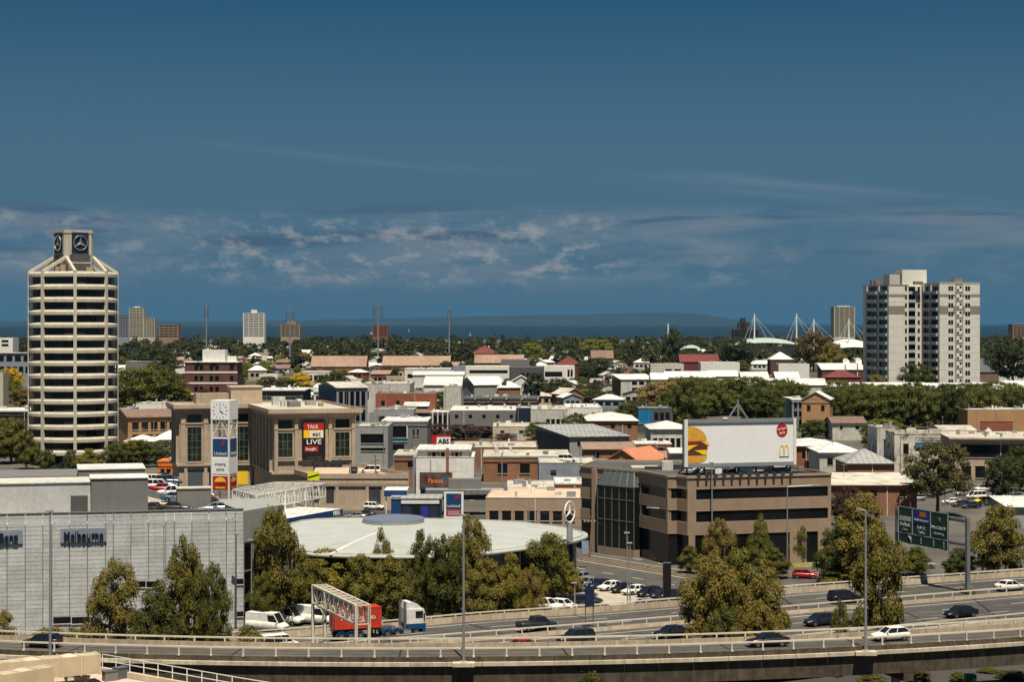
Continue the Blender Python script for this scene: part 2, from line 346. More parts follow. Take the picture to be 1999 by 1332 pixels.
for i in range(4, 52, 6): child(MB().poly([ramp[i] + rampN[i] * .1 + Vector((-.12, 0, .01)), ramp[i] + rampN[i] * .1 + Vector((.12, 0, .01)), ramp[i] + rampN[i] * 5.6 + Vector((.12, 0, .01)), ramp[i] + rampN[i] * 5.6 + Vector((-.12, 0, .01))]).build('expansion_joint', 'rubber'), t)
TOT = plen(ramp); npan = 44
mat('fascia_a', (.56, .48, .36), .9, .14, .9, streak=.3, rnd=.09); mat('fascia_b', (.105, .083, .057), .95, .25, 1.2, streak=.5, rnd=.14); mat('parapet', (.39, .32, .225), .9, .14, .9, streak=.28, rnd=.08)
def seg(path, nor, a, b): 
    q = []; m = []
    for k in range(4):
        p, n, _ = at_len(path, nor, a + (b - a) * k / 3); q.append(p); m.append(n)
    return q, m
for i in range(npan):
    a = TOT * i / npan + .02; b = TOT * (i + 1) / npan - .02
    q, m = seg(ramp, rampN, a, b)
    child(MB().sweep(q, m, [(-.42, -.86), (-.1, -.86), (-.1, -.42), (-.42, -.46)]).build('edge_beam', 'fascia_a'), t)
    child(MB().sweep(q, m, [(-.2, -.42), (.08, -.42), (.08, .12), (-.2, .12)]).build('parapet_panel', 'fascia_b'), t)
    child(MB().sweep(q, m, [(5.6, .0), (5.9, .0), (5.86, .62), (5.64, .62)]).build('parapet_panel', 'parapet'), t)
for o_, z0, z1, sp, nm in ((-.06, .12, .92, 3.5, 'rail'), (5.75, .62, 1.02, 3.5, 'rail')):
    child(MB().sweep(off(ramp, rampN, o_, z1), rampN, [(-.09, 0), (.09, 0), (.09, .17), (-.09, .17)]).build(nm, 'rail_white'), t)
    k = int(TOT / sp)
    for i in range(k):
        p, n, a = at_len(ramp, rampN, (i + .5) * sp); p = p + n * o_
        b = box('post', None, -.08, .08, -.1, .1, 0, z1 - z0, 'rail_white'); b.location = p + Vector((0, 0, (z0 + z1) / 2)); b.rotation_euler = (0, 0, a); child(b, t)
        if o_ < 0:
            q = box('post_foot', None, -.13, .13, -.2, .05, 0, .16, 'concrete_pale'); q.location = p + n * -.08 + Vector((0, 0, z0 + .02)); q.rotation_euler = (0, 0, a); child(q, t)
for s in (8, 34, 62, 90, 118, 146):                    # cross heads and columns under the ramp
    p, n, a = at_len(ramp, rampN, s + 6)
    c = p + n * 2.9
    b = box('crosshead', None, -.6, .6, -2.9, 2.9, -.5, .5, 'concrete_stain_shade'); b.location = c + Vector((0, 0, -3.55)); b.rotation_euler = (0, 0, a); child(b, t)
    child(MB().taper(c + Vector((0, 0, -ZR)), c + Vector((0, 0, -4.0)), .55, .55, 12).build('column', 'concrete'), t)

ZX = [(-90, .3), (-60, .5), (-30, 1.6), (-15, 2.6), (0, 3.6), (25, 4.5), (120, 4.5)]
def zfw(x): return float(np.interp(x, [p[0] for p in ZX], [p[1] for p in ZX]))
def fwline(pts, rail=.95):
    out = []
    for u, v in pts:
        z = 4.0
        for _ in range(12): D = F * (H - z - rail) / (v - VH); z = zfw(X_(u, D))
        out.append((X_(u, D), D, z))
    return interp_line(out, 48)
LF = fwline([(330, 1243), (512, 1234), (742, 1216), (925, 1199), (1150, 1184), (1335, 1169), (1540, 1146), (1760, 1130), (2000, 1113), (2170, 1101)])
L2 = fwline([(480, 1272), (700, 1254), (900, 1239), (1120, 1222), (1337, 1204), (1560, 1184), (1762, 1167), (1965, 1150), (2170, 1134)])
LN = fwline([(900, 1318), (1150, 1292), (1350, 1266), (1560, 1243), (1772, 1222), (1998, 1200), (2170, 1184)])
def carriage(name, A, B, lanes, label):
    mb = MB(); mb.v = []; n = len(A)
    for a, b in zip(A, B): mb.v += [tuple(a), tuple(b), (a.x, a.y, max(-.3, a.z - 1.1)), (b.x, b.y, max(-.3, b.z - 1.1))]
    for i in range(n - 1):
        k = i * 4; e = k + 4
        for q, mi in (((k, e, e + 1, k + 1), 0), ((k + 2, e + 2, e, k), 1), ((k + 1, e + 1, e + 3, k + 3), 1), ((k + 3, e + 3, e + 2, k + 2), 1)): mb.f.append(q); mb.mi.append(mi)
    o = mb.build(name, ['asphalt_fw', 'concrete']); tag(o, kind='structure')
    Wd = (A[20] - B[20]).length
    for fr in (.23, .49, .74):
        for o_ in (-.8, .8):
            P = [a.lerp(b, fr + o_ / Wd) + Vector((0, 0, .008)) for a, b in zip(A, B)]; MB().sweep(P, normals(P), [(-.28, 0), (.28, 0)], closed=False).build('tyre_track', 'asphalt_dark', o)
    for i in range(3, n - 2, 5):
        a, b_ = A[i] + Vector((0, 0, .012)), B[i] + Vector((0, 0, .012)); e_ = Vector((.14, .07, 0)); MB().poly([a - e_, b_ - e_, b_ + e_, a + e_]).build('expansion_joint', 'rubber', o)
    for fr, dash in lanes:
        P = [a.lerp(b, fr) + Vector((0, 0, .02)) for a, b in zip(A, B)]; Nn = normals(P); T = plen(P)
        if not dash: MB().sweep(P, Nn, [(0, 0), (.16, 0)], closed=False).build('lane_line', 'paint_white', o)
        else:
            s = 1.0
            while s < T - 4:
                q, m = seg(P, Nn, s, s + 3.2); MB().sweep(q, m, [(0, 0), (.14, 0)], closed=False).build('lane_dash', 'paint_white', o); s += 12
    return o
carriage('carriageway_far', L2, LF, ((.10, 0), (.36, 1), (.62, 1), (.86, 0)), '')
carriage('carriageway_middle', LN, L2, ((.12, 0), (.40, 1), (.66, 1), (.88, 0)), '')
def barrier(path, label, posts, hgt=.62):
    N_ = normals(path); t = empty('crash_barrier', path[len(path) // 2], 0, label, 'barrier', 'concrete crash barriers of the freeway')
    T = plen(path); k = int(T / 4.0)
    for i in range(k):
        q, m = seg(path, N_, T * i / k + .015, T * (i + 1) / k - .015)
        child(MB().sweep(q, m, [(-.28, 0), (.28, 0), (.12, hgt), (-.12, hgt)]).build('wall_panel', 'parapet'), t)
    child(MB().sweep(off(path, N_, 0, 1.0), N_, [(-.08, 0), (.08, 0), (.08, .15), (-.08, .15)]).build('rail', 'rail_white'), t)
    for i in range(int(T / posts)):
        p, n, a = at_len(path, N_, (i + .5) * posts)
        b = box('post', None, -.07, .07, -.09, .09, 0, 1.0 - hgt, 'rail_white'); b.location = p + Vector((0, 0, (1.0 + hgt) / 2)); b.rotation_euler = (0, 0, a); child(b, t)
barrier(LF, 'tan concrete barrier with pipe rail along the far edge of the freeway', 3.2, .78)
barrier(L2, 'concrete median barrier with white rail between the two freeway carriageways', 3.2, .45)
barrier(LN, 'concrete barrier with white rail between freeway and the near ramp', 3.2, .45)

# ------------------------------------------------------------------ street, forecourt, verge
def gs(pts): return [(G_(u, v).x, G_(u, v).y) for u, v in pts]
road = sheet('road', gs([(1080, 1020), (1150, 1046), (1330, 1096), (1560, 1128), (1999, 1150), (2100, 1155), (2100, 1260), (1345, 1176), (1122, 1130), (1080, 1118)]), 'asphalt', .02)
sheet('underpass_shade', [(-95, 196), (95, 196), (95, 262), (30, 246), (-95, 232)], 'asphalt_dark', .008)  # dark sheet puts the shade beneath ramp and freeway into the ground colour
sheet('side_street', gs([(600, 1001), (800, 996), (1000, 1013), (1080, 1024), (1090, 1045), (900, 1042), (600, 1030)]), 'asphalt_dark', .012)
sheet('parking_lot', gs([(1060, 1212), (1112, 1134), (1335, 1176), (1345, 1204)]), 'lot', .03)
sheet('verge', gs([(1500, 1072), (1640, 1068), (1650, 1104), (1520, 1112)]), 'grass_dry', .03)
sheet('path', gs([(1530, 1082), (1640, 1078), (1640, 1086), (1530, 1091)]), 'lot', .045)
sheet('verge', gs([(1262, 1060), (1330, 1072), (1330, 1086), (1262, 1076)]), 'grass_dry', .03)
sheet('pavement', gs([(1150, 1044), (1330, 1094), (1330, 1086), (1160, 1040)]), 'lot', .05)
def strip(name, a, b, w, m, z):
    a = G_(*a); b = G_(*b); d = (b - a).normalized(); n = Vector((-d.y, d.x, 0)) * w / 2
    o = MB().poly([(p.x, p.y, z) for p in (a - n, b - n, b + n, a + n)]).build(name, m, road); return o
MB().sweep([G_(1120, 1089), G_(1345, 1126), G_(1560, 1160), G_(1800, 1192)], normals([G_(1120, 1089), G_(1345, 1126), G_(1560, 1160), G_(1800, 1192)]), [(-2.8, 0), (2.8, 0), (2.8, .16), (-2.8, .16)]).build('tram_median', 'ballast', road)
for o_ in (-2.1, -.7, .7, 2.1):
    P = [G_(1120, 1089), G_(1345, 1126), G_(1560, 1160), G_(1800, 1192)]; N_ = normals(P)
    MB().sweep(off(P, N_, o_, .16), N_, [(-.05, 0), (.05, 0), (.05, .1), (-.05, .1)]).build('tram_rail', 'steel_dark', road)
for o_ in (-3.1, 3.1):
    MB().sweep(off(P, N_, o_), N_, [(-.2, 0), (.2, 0), (.2, .22), (-.2, .22)]).build('kerb', 'lot', road)
P2 = [G_(1115, 1110), G_(1345, 1150), G_(1500, 1175)]
for fr, vs in ((0, ((1115, 1108), (1345, 1148))), (1, ((1115, 1120), (1345, 1161))), (2, ((1150, 1060), (1500, 1130))), (3, ((1140, 1072), (1500, 1143)))):
    a, b = G_(*vs[0]), G_(*vs[1]); T = (b - a).length; d = (b - a).normalized(); n = Vector((-d.y, d.x, 0)); s = 1
    while s < T - 3:
        p = a + d * s; q = p + d * 3; MB().poly([(x.x, x.y, .034) for x in (p - n * .09, q - n * .09, q + n * .09, p + n * .09)]).build('lane_dash', 'paint_white', road); s += 8

# ------------------------------------------------------------------ shared emblem: ring with three-pointed star, facing -Y
def star_mesh(name, rad, m, ring=.075, th=.1):
    mb = MB(); n = 32; k = 6; b = 0
    for i in range(n):
        a = 2 * math.pi * i / n
        for j in range(k):
            c = 2 * math.pi * j / k; r = rad * (1 - ring) + rad * ring * math.cos(c); mb.v.append((r * math.sin(a), rad * ring * math.sin(c), r * math.cos(a)))
    for i in range(n):
        for j in range(k): mb.f.append((i * k + j, ((i + 1) % n) * k + j, ((i + 1) % n) * k + (j + 1) % k, i * k + (j + 1) % k)); mb.mi.append(0)
    for q in range(3):
        a = 2 * math.pi * q / 3; t = Vector((math.sin(a), 0, math.cos(a))) * rad * .95
        l = Vector((math.sin(a + math.pi / 3), 0, math.cos(a + math.pi / 3))) * rad * .2; r = Vector((math.sin(a - math.pi / 3), 0, math.cos(a - math.pi / 3))) * rad * .2
        f, g = Vector((0, -th * rad, 0)), Vector((0, th * rad, 0))
        for s, o in ((l, f), (r, f), (l, g), (r, g)): mb.poly([o, s, t])
    return mb.mesh(name, m)

# ------------------------------------------------------------------ round office tower
def round_tower():
    D = 583.0; s = F / D; Rr = 85 / s; fl = 24.5 / s; zt = Z_(532, D)
    t = empty('round_office_tower', (X_(143, D), D, 0), 0, 'tall round cream office tower with dark window bands and emblem box on top', 'office tower')
    th = [R(15 + 45 * k) for k in range(8)]
    def ang(a): return a - math.pi / 2            # 0 = towards the viewer
    n = 9
    bm = MB().lathe([(Rr - 1.2, .45 * fl), (Rr - .62, .45 * fl), (Rr, .28 * fl), (Rr, .06 * fl), (Rr - .3, .02 * fl), (Rr - 1.5, .02 * fl)], n, a0=0.0, a1=R(45)).mesh('band', 'cream')
    gms = [[MB().lathe([(Rr - .7, .38 * fl), (Rr - .7, fl * 1.03)], 3, a0=R(15 * q + .25), a1=R(15 * q + 14.75)).mesh('window', m_) for m_ in ('glass_dark', 'glass_sheen', 'glass_dark', 'charcoal')] for q in range(3)]; rg_ = random.Random(9)
    for k in range(15):
        z = zt - .44 * fl - k * fl
        for i in range(8):
            b = link('spandrel_band', bm, t); b.location = (0, 0, z); b.rotation_euler = (0, 0, ang(th[i]))
            if k:
                for q in range(3) if i in (0, 1, 6, 7, 5) else range(1, 2): g = link('window', rg_.choice(gms[q]), t); g.location = (0, 0, z); g.rotation_euler = (0, 0, ang(th[i]))
    zb = zt - .44 * fl - 14 * fl
    mb = MB().lathe([(Rr - 4.5, 0), (Rr - 4.5, zb + .2)], 28); mb.build('lobby_glass', 'glass_dark', t)
    MB().lathe([(Rr - .95, zb), (Rr - .95, zt - .5)], 32).build('floor_core', 'charcoal', t)
    MB().lathe([(Rr - 1.4, zt - .5), (.01, zt - .45)], 32).build('roof', 'pale_roof', t)
    yaw = R(38); a = 61 / s / 2; ch = 1.0
    ztop = Z_(450, D); zc = Z_(503, D)
    sq = [(-a + ch, -a), (a - ch, -a), (a, -a + ch), (a, a - ch), (a - ch, a), (-a + ch, a), (-a, a - ch), (-a, -a + ch)]
    rot = lambda x, y: (x * math.cos(yaw) - y * math.sin(yaw), x * math.sin(yaw) + y * math.cos(yaw))
    for i in range(8):
        p = Vector((math.sin(th[i]) * (Rr - .15), -math.cos(th[i]) * (Rr - .15), 0))
        w = 62 / 98 * 1.0
        b = box('rib', t, -.45, .45, -.35, .35, 0, zt - zb + 1.2, 'cream_light'); b.location = (p.x, p.y, (zt + zb - 1.2) / 2); b.rotation_euler = (0, 0, th[i])
        b = box('column', t, -.5, .5, -.5, .5, 0, zb + .3, 'cream'); b.location = (p.x * .95, p.y * .95, zb / 2); b.rotation_euler = (0, 0, th[i])
        c = [(-a, -a), (a, -a), (a, a), (-a, a)][{0: 0, 1: 1, 2: 1, 3: 2, 4: 2, 5: 3, 6: 3, 7: 0}[i]]
        # ribs rise in pairs to the corners of the emblem box
        cx, cy = rot(*c)
        MB().bar((p.x, p.y, zt - .1), (cx * .93, cy * .93, zc), .8, .8).build('roof_rib', 'cream_light', t)
    MB().prism([rot(*q) for q in sq], zt - 1, ztop - 1.0).build('emblem_box', 'cream', t)
    MB().prism([rot(x * 1.03, y * 1.03) for x, y in sq], ztop - 1.0, ztop).build('emblem_box_cap', 'cream', t)
    zs0, zs1 = Z_(496, D), Z_(455, D)
    st = star_mesh('emblem', (zs1 - zs0) * .37, 'silver')
    for i in range(4):
        r_ = yaw + i * math.pi / 2
        p = empty('sign_panel', (0, 0, 0), r_); p.parent = t
        box('panel', p, -a * .58, a * .58, -a - .15, -a - .01, zs0, zs1, 'navy')
        e = link('emblem', st, p); e.location = (0, -a - .35, (zs0 + zs1) / 2)
        box('recess_shade', p, -a * .72, a * .72, -a - .05, -a - .012, zt + .5, zs0 - .3, 'dark_grey')  # flat dark panel stands in for the shaded opening below the sign
        box('recess_bar', p, -a * .72, a * .72, -a - .12, -a - .06, (zt + zs0) / 2 - .2, (zt + zs0) / 2 + .2, 'cream')
    for x, y, w, h in ((-4, -6, 2, 1.6), (-2, -8, 1.4, 2.2), (5, -5, 2, 1.5)): box('roof_plant', t, x, x + w, y, y + w, zt - .46, zt + h, 'beige_dark')
round_tower()

# ------------------------------------------------------------------ panel-clad car dealership with roof parking (near, left)
def dealership():
    zt = 16.3; D1 = 269.0; X1 = X_(476, D1); D0 = F * (H - zt) / (1006 - VH); X0 = X_(-90, D0 - 1.0); D0 = D0 - 1.0
    yaw = math.atan2(D1 - D0, X1 - X0); W = math.hypot(X1 - X0, D1 - D0)
    t = empty('car_dealership', (X0, D0, 0), yaw, 'pale grey panelled car dealership wall with two navy lettered signs', 'building')
    def lx(u):                                        # photo column -> local x on the front plane
        k = (u - UC) / F; ca, sa = math.cos(yaw), math.sin(yaw)
        return (k * D0 - X0) / (ca - k * sa)
    def lz(v, x, y=0): return Z_(v, D0 + x * math.sin(yaw) + y * math.cos(yaw))
    Lb = 62
    MB().prism([(-3, .12), (W - .02, .12), (W - 16, Lb), (-3, Lb)], 0, zt - 1.6).build('core', 'mid_grey', t)
    cols = [lx(c / 4) for c in (-640, -500, -360, -222, -84, 55, 197, 335, 405, 543, 682, 823, 885, 1022, 1158, 1295, 1362, 1498, 1633, 1768, 1838, 1903)]
    holes = [(1030, 1250, 1136, 1148), (412, 700, 1206, 1219), (1700, 1766, 1131, 1142), (1838, 1903, 1131, 1142), (1838, 1903, 1195, 1205)]
    rows = 14; rng = random.Random(2)
    for i in range(len(cols) - 1):
        for j in range(rows):
            z0 = zt * j / rows; z1 = zt * (j + 1) / rows
            box('panel', t, cols[i] + .055, cols[i + 1] - .055, 0.0, .115, z0 + .02, z1 - .02, rng.choice(['panel_grey', 'panel_grey_b', 'panel_grey_c']))
            if j % 1 == 0:
                zm = (z0 + z1) / 2
    for j in range(rows * 2):
        if j % 2: box('reveal', t, cols[0], cols[-1], -.012, .002, zt * j / rows / 2 - .015, zt * j / rows / 2 + .015, 'mid_grey')
    for a, b, v0, v1 in holes:
        xa, xb = lx(a / 4), lx(b / 4); k = max(1, round((xb - xa) / 2.2))
        for q in range(k):
            x0 = xa + (xb - xa) * q / k + .06; x1 = xa + (xb - xa) * (q + 1) / k - .06
            w = box('window', t, x0, x1, -.05, .03, lz(v1, x0), lz(v0, x0), 'glass_dark')
            box('window_sill', t, x0 - .05, x1 + .05, -.14, -.02, lz(v1, x0) - .12, lz(v1, x0), 'offwhite')
    box('coping', t, -3, W, -.1, .4, zt, zt + .14, 'mid_grey')
    for txt, a, b, v0, v1 in (('Melbourne', 118, 208, 1031, 1058), ('Mercedes-Benz', -92, 44.5, 1035, 1062)):
        xa, xb = lx(a), lx(b); za, zb = lz(v1, xb), lz(v0, xb)
        p = box('sign_board', t, xa, xb, -.22, -.03, za, zb, 'blue_grey')
        text(txt, (xb - xa) * .86, (zb - za) * .56, 'navy', t, ((xa + xb) / 2, -.36, (za + zb) / 2 + .05), bold=.018, ext=.14)
    # return wing towards the oval showroom
    q = [(W + .02, .6), (W + 6.4, 9.0), (W + 6.4, 20), (W - 3, 20)]
    MB().prism(q, 11.6, zt - .3).build('return_wall', 'green_grey', t)
    MB().prism([(W + .03, 1.0), (W + 6.0, 9.2), (W + 6.0, 19), (W - 3, 19)], 0, 11.6).build('return_glazing', 'glass_dark', t)
    for k in range(5):
        f = k / 4; x, y = W + .05 + 6.0 * f, .8 + 8.2 * f
        box('mullion', t, x - .08, x + .08, y - .1, y + .1, 0, 11.6, 'steel', 0)
    for z in (3.6, 7.6):
        MB().bar((W + .05, .75, z), (W + 6.05, 8.95, z), .15, .15).build('transom', 'steel', t)
    # roof deck and its boxes
    zd = zt - 1.55
    MB().poly([(-3, .4, zd), (W - .3, .4, zd), (W - 16, Lb - 1, zd), (-3, Lb - 1, zd)]).build('roof_deck', 'lot', t)
    MB().bar((W - .3, .6, zd + .5), (W - 16.2, Lb - 1, zd + .5), .25, 1.1).build('deck_parapet', 'blue_grey', t)
    MB().bar((-3, Lb - .6, zd + .5), (W - 16.2, Lb - .6, zd + .5), .25, 1.1).build('deck_parapet', 'mid_grey', t)
    def rb(u0, u1, v0, y, dep, m, nm, cap=None):
        # a box standing on the deck, its front at local y
        k = math.cos(yaw); xs = []
        for u in (u0, u1):
            kk = (u - UC) / F; ca, sa = math.cos(yaw), math.sin(yaw)
            xs.append((kk * (D0 + y * ca) - X0 + y * sa) / (ca - kk * sa))
        z1 = lz(v0, xs[1], y)
        box(nm, t, xs[0], xs[1], y, y + dep, zd, z1, m)
        if cap: box(nm + '_cap', t, xs[0] - .12, xs[1] + .12, y - .15, y + dep + .1, z1, z1 + .14, cap)
        return xs, z1
    rb(-60, 176.5, 943, 4.0, 9, 'panel_grey', 'upper_wall', 'offwhite')
    rb(178, 289, 934, 3.2, 7, 'mid_grey', 'stair_block', 'white_roof')
    xs, z1 = rb(138, 175, 968, 3.9, .06, 'dark_grey', 'recess')
    box('downpipe', t, xs[1] - .25, xs[1] + .12, 3.6, 3.85, zd, z1 + .1, 'offwhite')
    rb(153, 283, 916, 20, 10, 'mid_grey', 'plant_block', 'white_roof')
    rb(-60, 151, 931, 27, 14, 'dark_grey', 'plant_screen', 'mid_grey')
    rb(346, 412, 954, 14.0, 2.4, 'mid_grey', 'ramp_wall', 'offwhite')
    return t, zd
deal, ZDECK = dealership()

# ------------------------------------------------------------------ oval showroom with white leaf-shaped roof
def oval():
    ze = 8.8
    px = [(548, 1040), (556, 1062), (585, 1078), (640, 1083), (700, 1085), (760, 1086), (820, 1086), (880, 1084), (940, 1080), (1000, 1073), (1060, 1065), (1105, 1058), (1135, 1051), (1147, 1045), (1141, 1038.5), (1110, 1031), (1060, 1024), (1000, 1018.5), (920, 1015), (840, 1013), (760, 1012), (680, 1012), (610, 1014), (565, 1022)]
    W = []
    for u, v in px: d = F * (H - ze) / (v - VH); W.append(Vector((X_(u, d), d)))
    # smooth the outline
    P = []
    n = len(W)
    for i in range(n):
        a, b, c, d = W[i - 1], W[i], W[(i + 1) % n], W[(i + 2) % n]
        for q in (0, .5):
            P.append(.5 * ((2 * b) + (c - a) * q + (2 * a - 5 * b + 4 * c - d) * q * q + (3 * b - a - 3 * c + d) * q ** 3))
    C = Vector((X_(800, 300), 302)); n = len(P)
    t = empty('oval_showroom', (C.x, C.y, 0), 0, 'glass car showroom under a big white leaf shaped curved roof', 'building')
    P = [p - C for p in P]
    rings = [(1.0, ze - .5), (1.004, ze - .3), (1.0, ze), (.93, ze + .10), (.8, ze + .22), (.6, ze + .38), (.4, ze + .48), (.2, ze + .52)]
    mb = MB()
    for k, z in rings: mb.v += [(p.x * k, p.y * k, z) for p in P]
    for j in range(len(rings) - 1):
        for i in range(n): mb.f.append((j * n + i, j * n + (i + 1) % n, (j + 1) * n + (i + 1) % n, (j + 1) * n + i)); mb.mi.append(0)
    mb.f.append(tuple(j for j in range((len(rings) - 1) * n, len(rings) * n))); mb.mi.append(0)
    mb.f.append(tuple(reversed(range(n)))); mb.mi.append(1)
    mat('membrane', (.43, .445, .41), .6, .06, .25, spots=((.34, .345, .31), .52, .85, .22))
    o = mb.build('roof', ['membrane', 'mid_grey'], t, True)
    MB().sweep([Vector((p.x * .975, p.y * .975, ze + .09)) for p in P + P[:1]], normals([Vector((p.x, p.y, 0)) for p in P + P[:1]]), [(-.07, 0), (.07, 0), (.07, .08), (-.07, .08)]).build('gutter', 'pale_roof', t)
    for a, b in (((735, 1034), (642, 1081)),):
        pa = G_(*a, ze + 1.15) - Vector((C.x, C.y, 0)); pb = G_(*b, ze + .3) - Vector((C.x, C.y, 0)); Q_ = []
        for i in range(13):
            q = pa.lerp(pb, i / 12); an = math.atan2(q.y, q.x); m_ = min(P, key=lambda p: abs((math.atan2(p.y, p.x) - an + math.pi) % (2 * math.pi) - math.pi)); k = q.xy.length / m_.length
            Q_.append(Vector((q.x, q.y, float(np.interp(k, [r_[0] for r_ in rings[2:]][::-1], [r_[1] for r_ in rings[2:]][::-1])) + .02)))
        MB().sweep(Q_, normals(Q_), [(-.22, 0), (.22, 0), (.16, .14), (-.16, .14)]).build('roof_seam', 'steel_white', t)
    # blue skylight ring
    pts = []
    for i in range(24):
        a = 2 * math.pi * i / 24; pts.append((X_(767, 322) - C.x + 5.2 * math.cos(a), 322 - C.y + 7.0 * math.sin(a)))
    MB().prism(pts, ze + .2, ze + .95, top=[(x * .98 + .02 * pts[0][0], y) for x, y in pts]).build('skylight', 'steel', t)
    MB().prism([(x * .97, y * .97 + .5) for x, y in pts], ze + .96, ze + 1.02).build('skylight_glass', 'skylight', t)
    Q = [p * .93 for p in P]
    for i in range(n):
        a, b = Q[i], Q[(i + 1) % n]
        if (b - a).length < .2: continue
        m = MB(); d = (b - a).normalized()
        m.poly([(a.x, a.y, .3), (b.x, b.y, .3), (b.x, b.y, ze - .5), (a.x, a.y, ze - .5)]); m.build('glass_panel', 'glass_blue', t)
        MB().bar((a.x * 1.004, a.y * 1.004, 0), (a.x * 1.004, a.y * 1.004, ze - .45), .14, .14).build('mullion', 'steel', t)
    for z in (3.4, 6.2): MB().sweep([Vector((p.x * 1.003, p.y * 1.003, z)) for p in Q + Q[:1]], normals([Vector((p.x, p.y, 0)) for p in Q + Q[:1]]), [(-.06, 0), (.06, 0), (.06, .1), (-.06, .1)]).build('transom', 'steel', t)
    MB().prism([(p.x * .935, p.y * .935) for p in P], 0, .3).build('plinth', 'concrete', t)
    for u in (1090, 1108, 1126):
        p = G_(u, 1053, ze) - Vector((C.x, C.y, 0)); MB().taper((p.x * .97, p.y * .97, 0), (p.x * .97, p.y * .97, ze - .4), .3, .3, 10).build('column', 'navy', t)
    # emblem standing at the tip of the roof
    D = 296.0; z0 = Z_(1042, D); e = empty('star_emblem', (X_(1112, D), D, ze + .05), R(48), 'big silver ring with three pointed star on the tip of the white roof', 'emblem')
    rr = (Z_(977, D) - Z_(1021, D)) / 2
    MB().taper((0, 0, 0), (0, 0, Z_(1021, D) - ze - .1), .5, .42, 14).build('pedestal', 'grey', e)
    s_ = link('ring_and_star', star_mesh('ring_and_star', rr, 'steel_white', .07, .12), e); s_.location = (0, 0, Z_(999, D) - ze - .15); s_.rotation_euler = (0, 0, R(12))
oval()

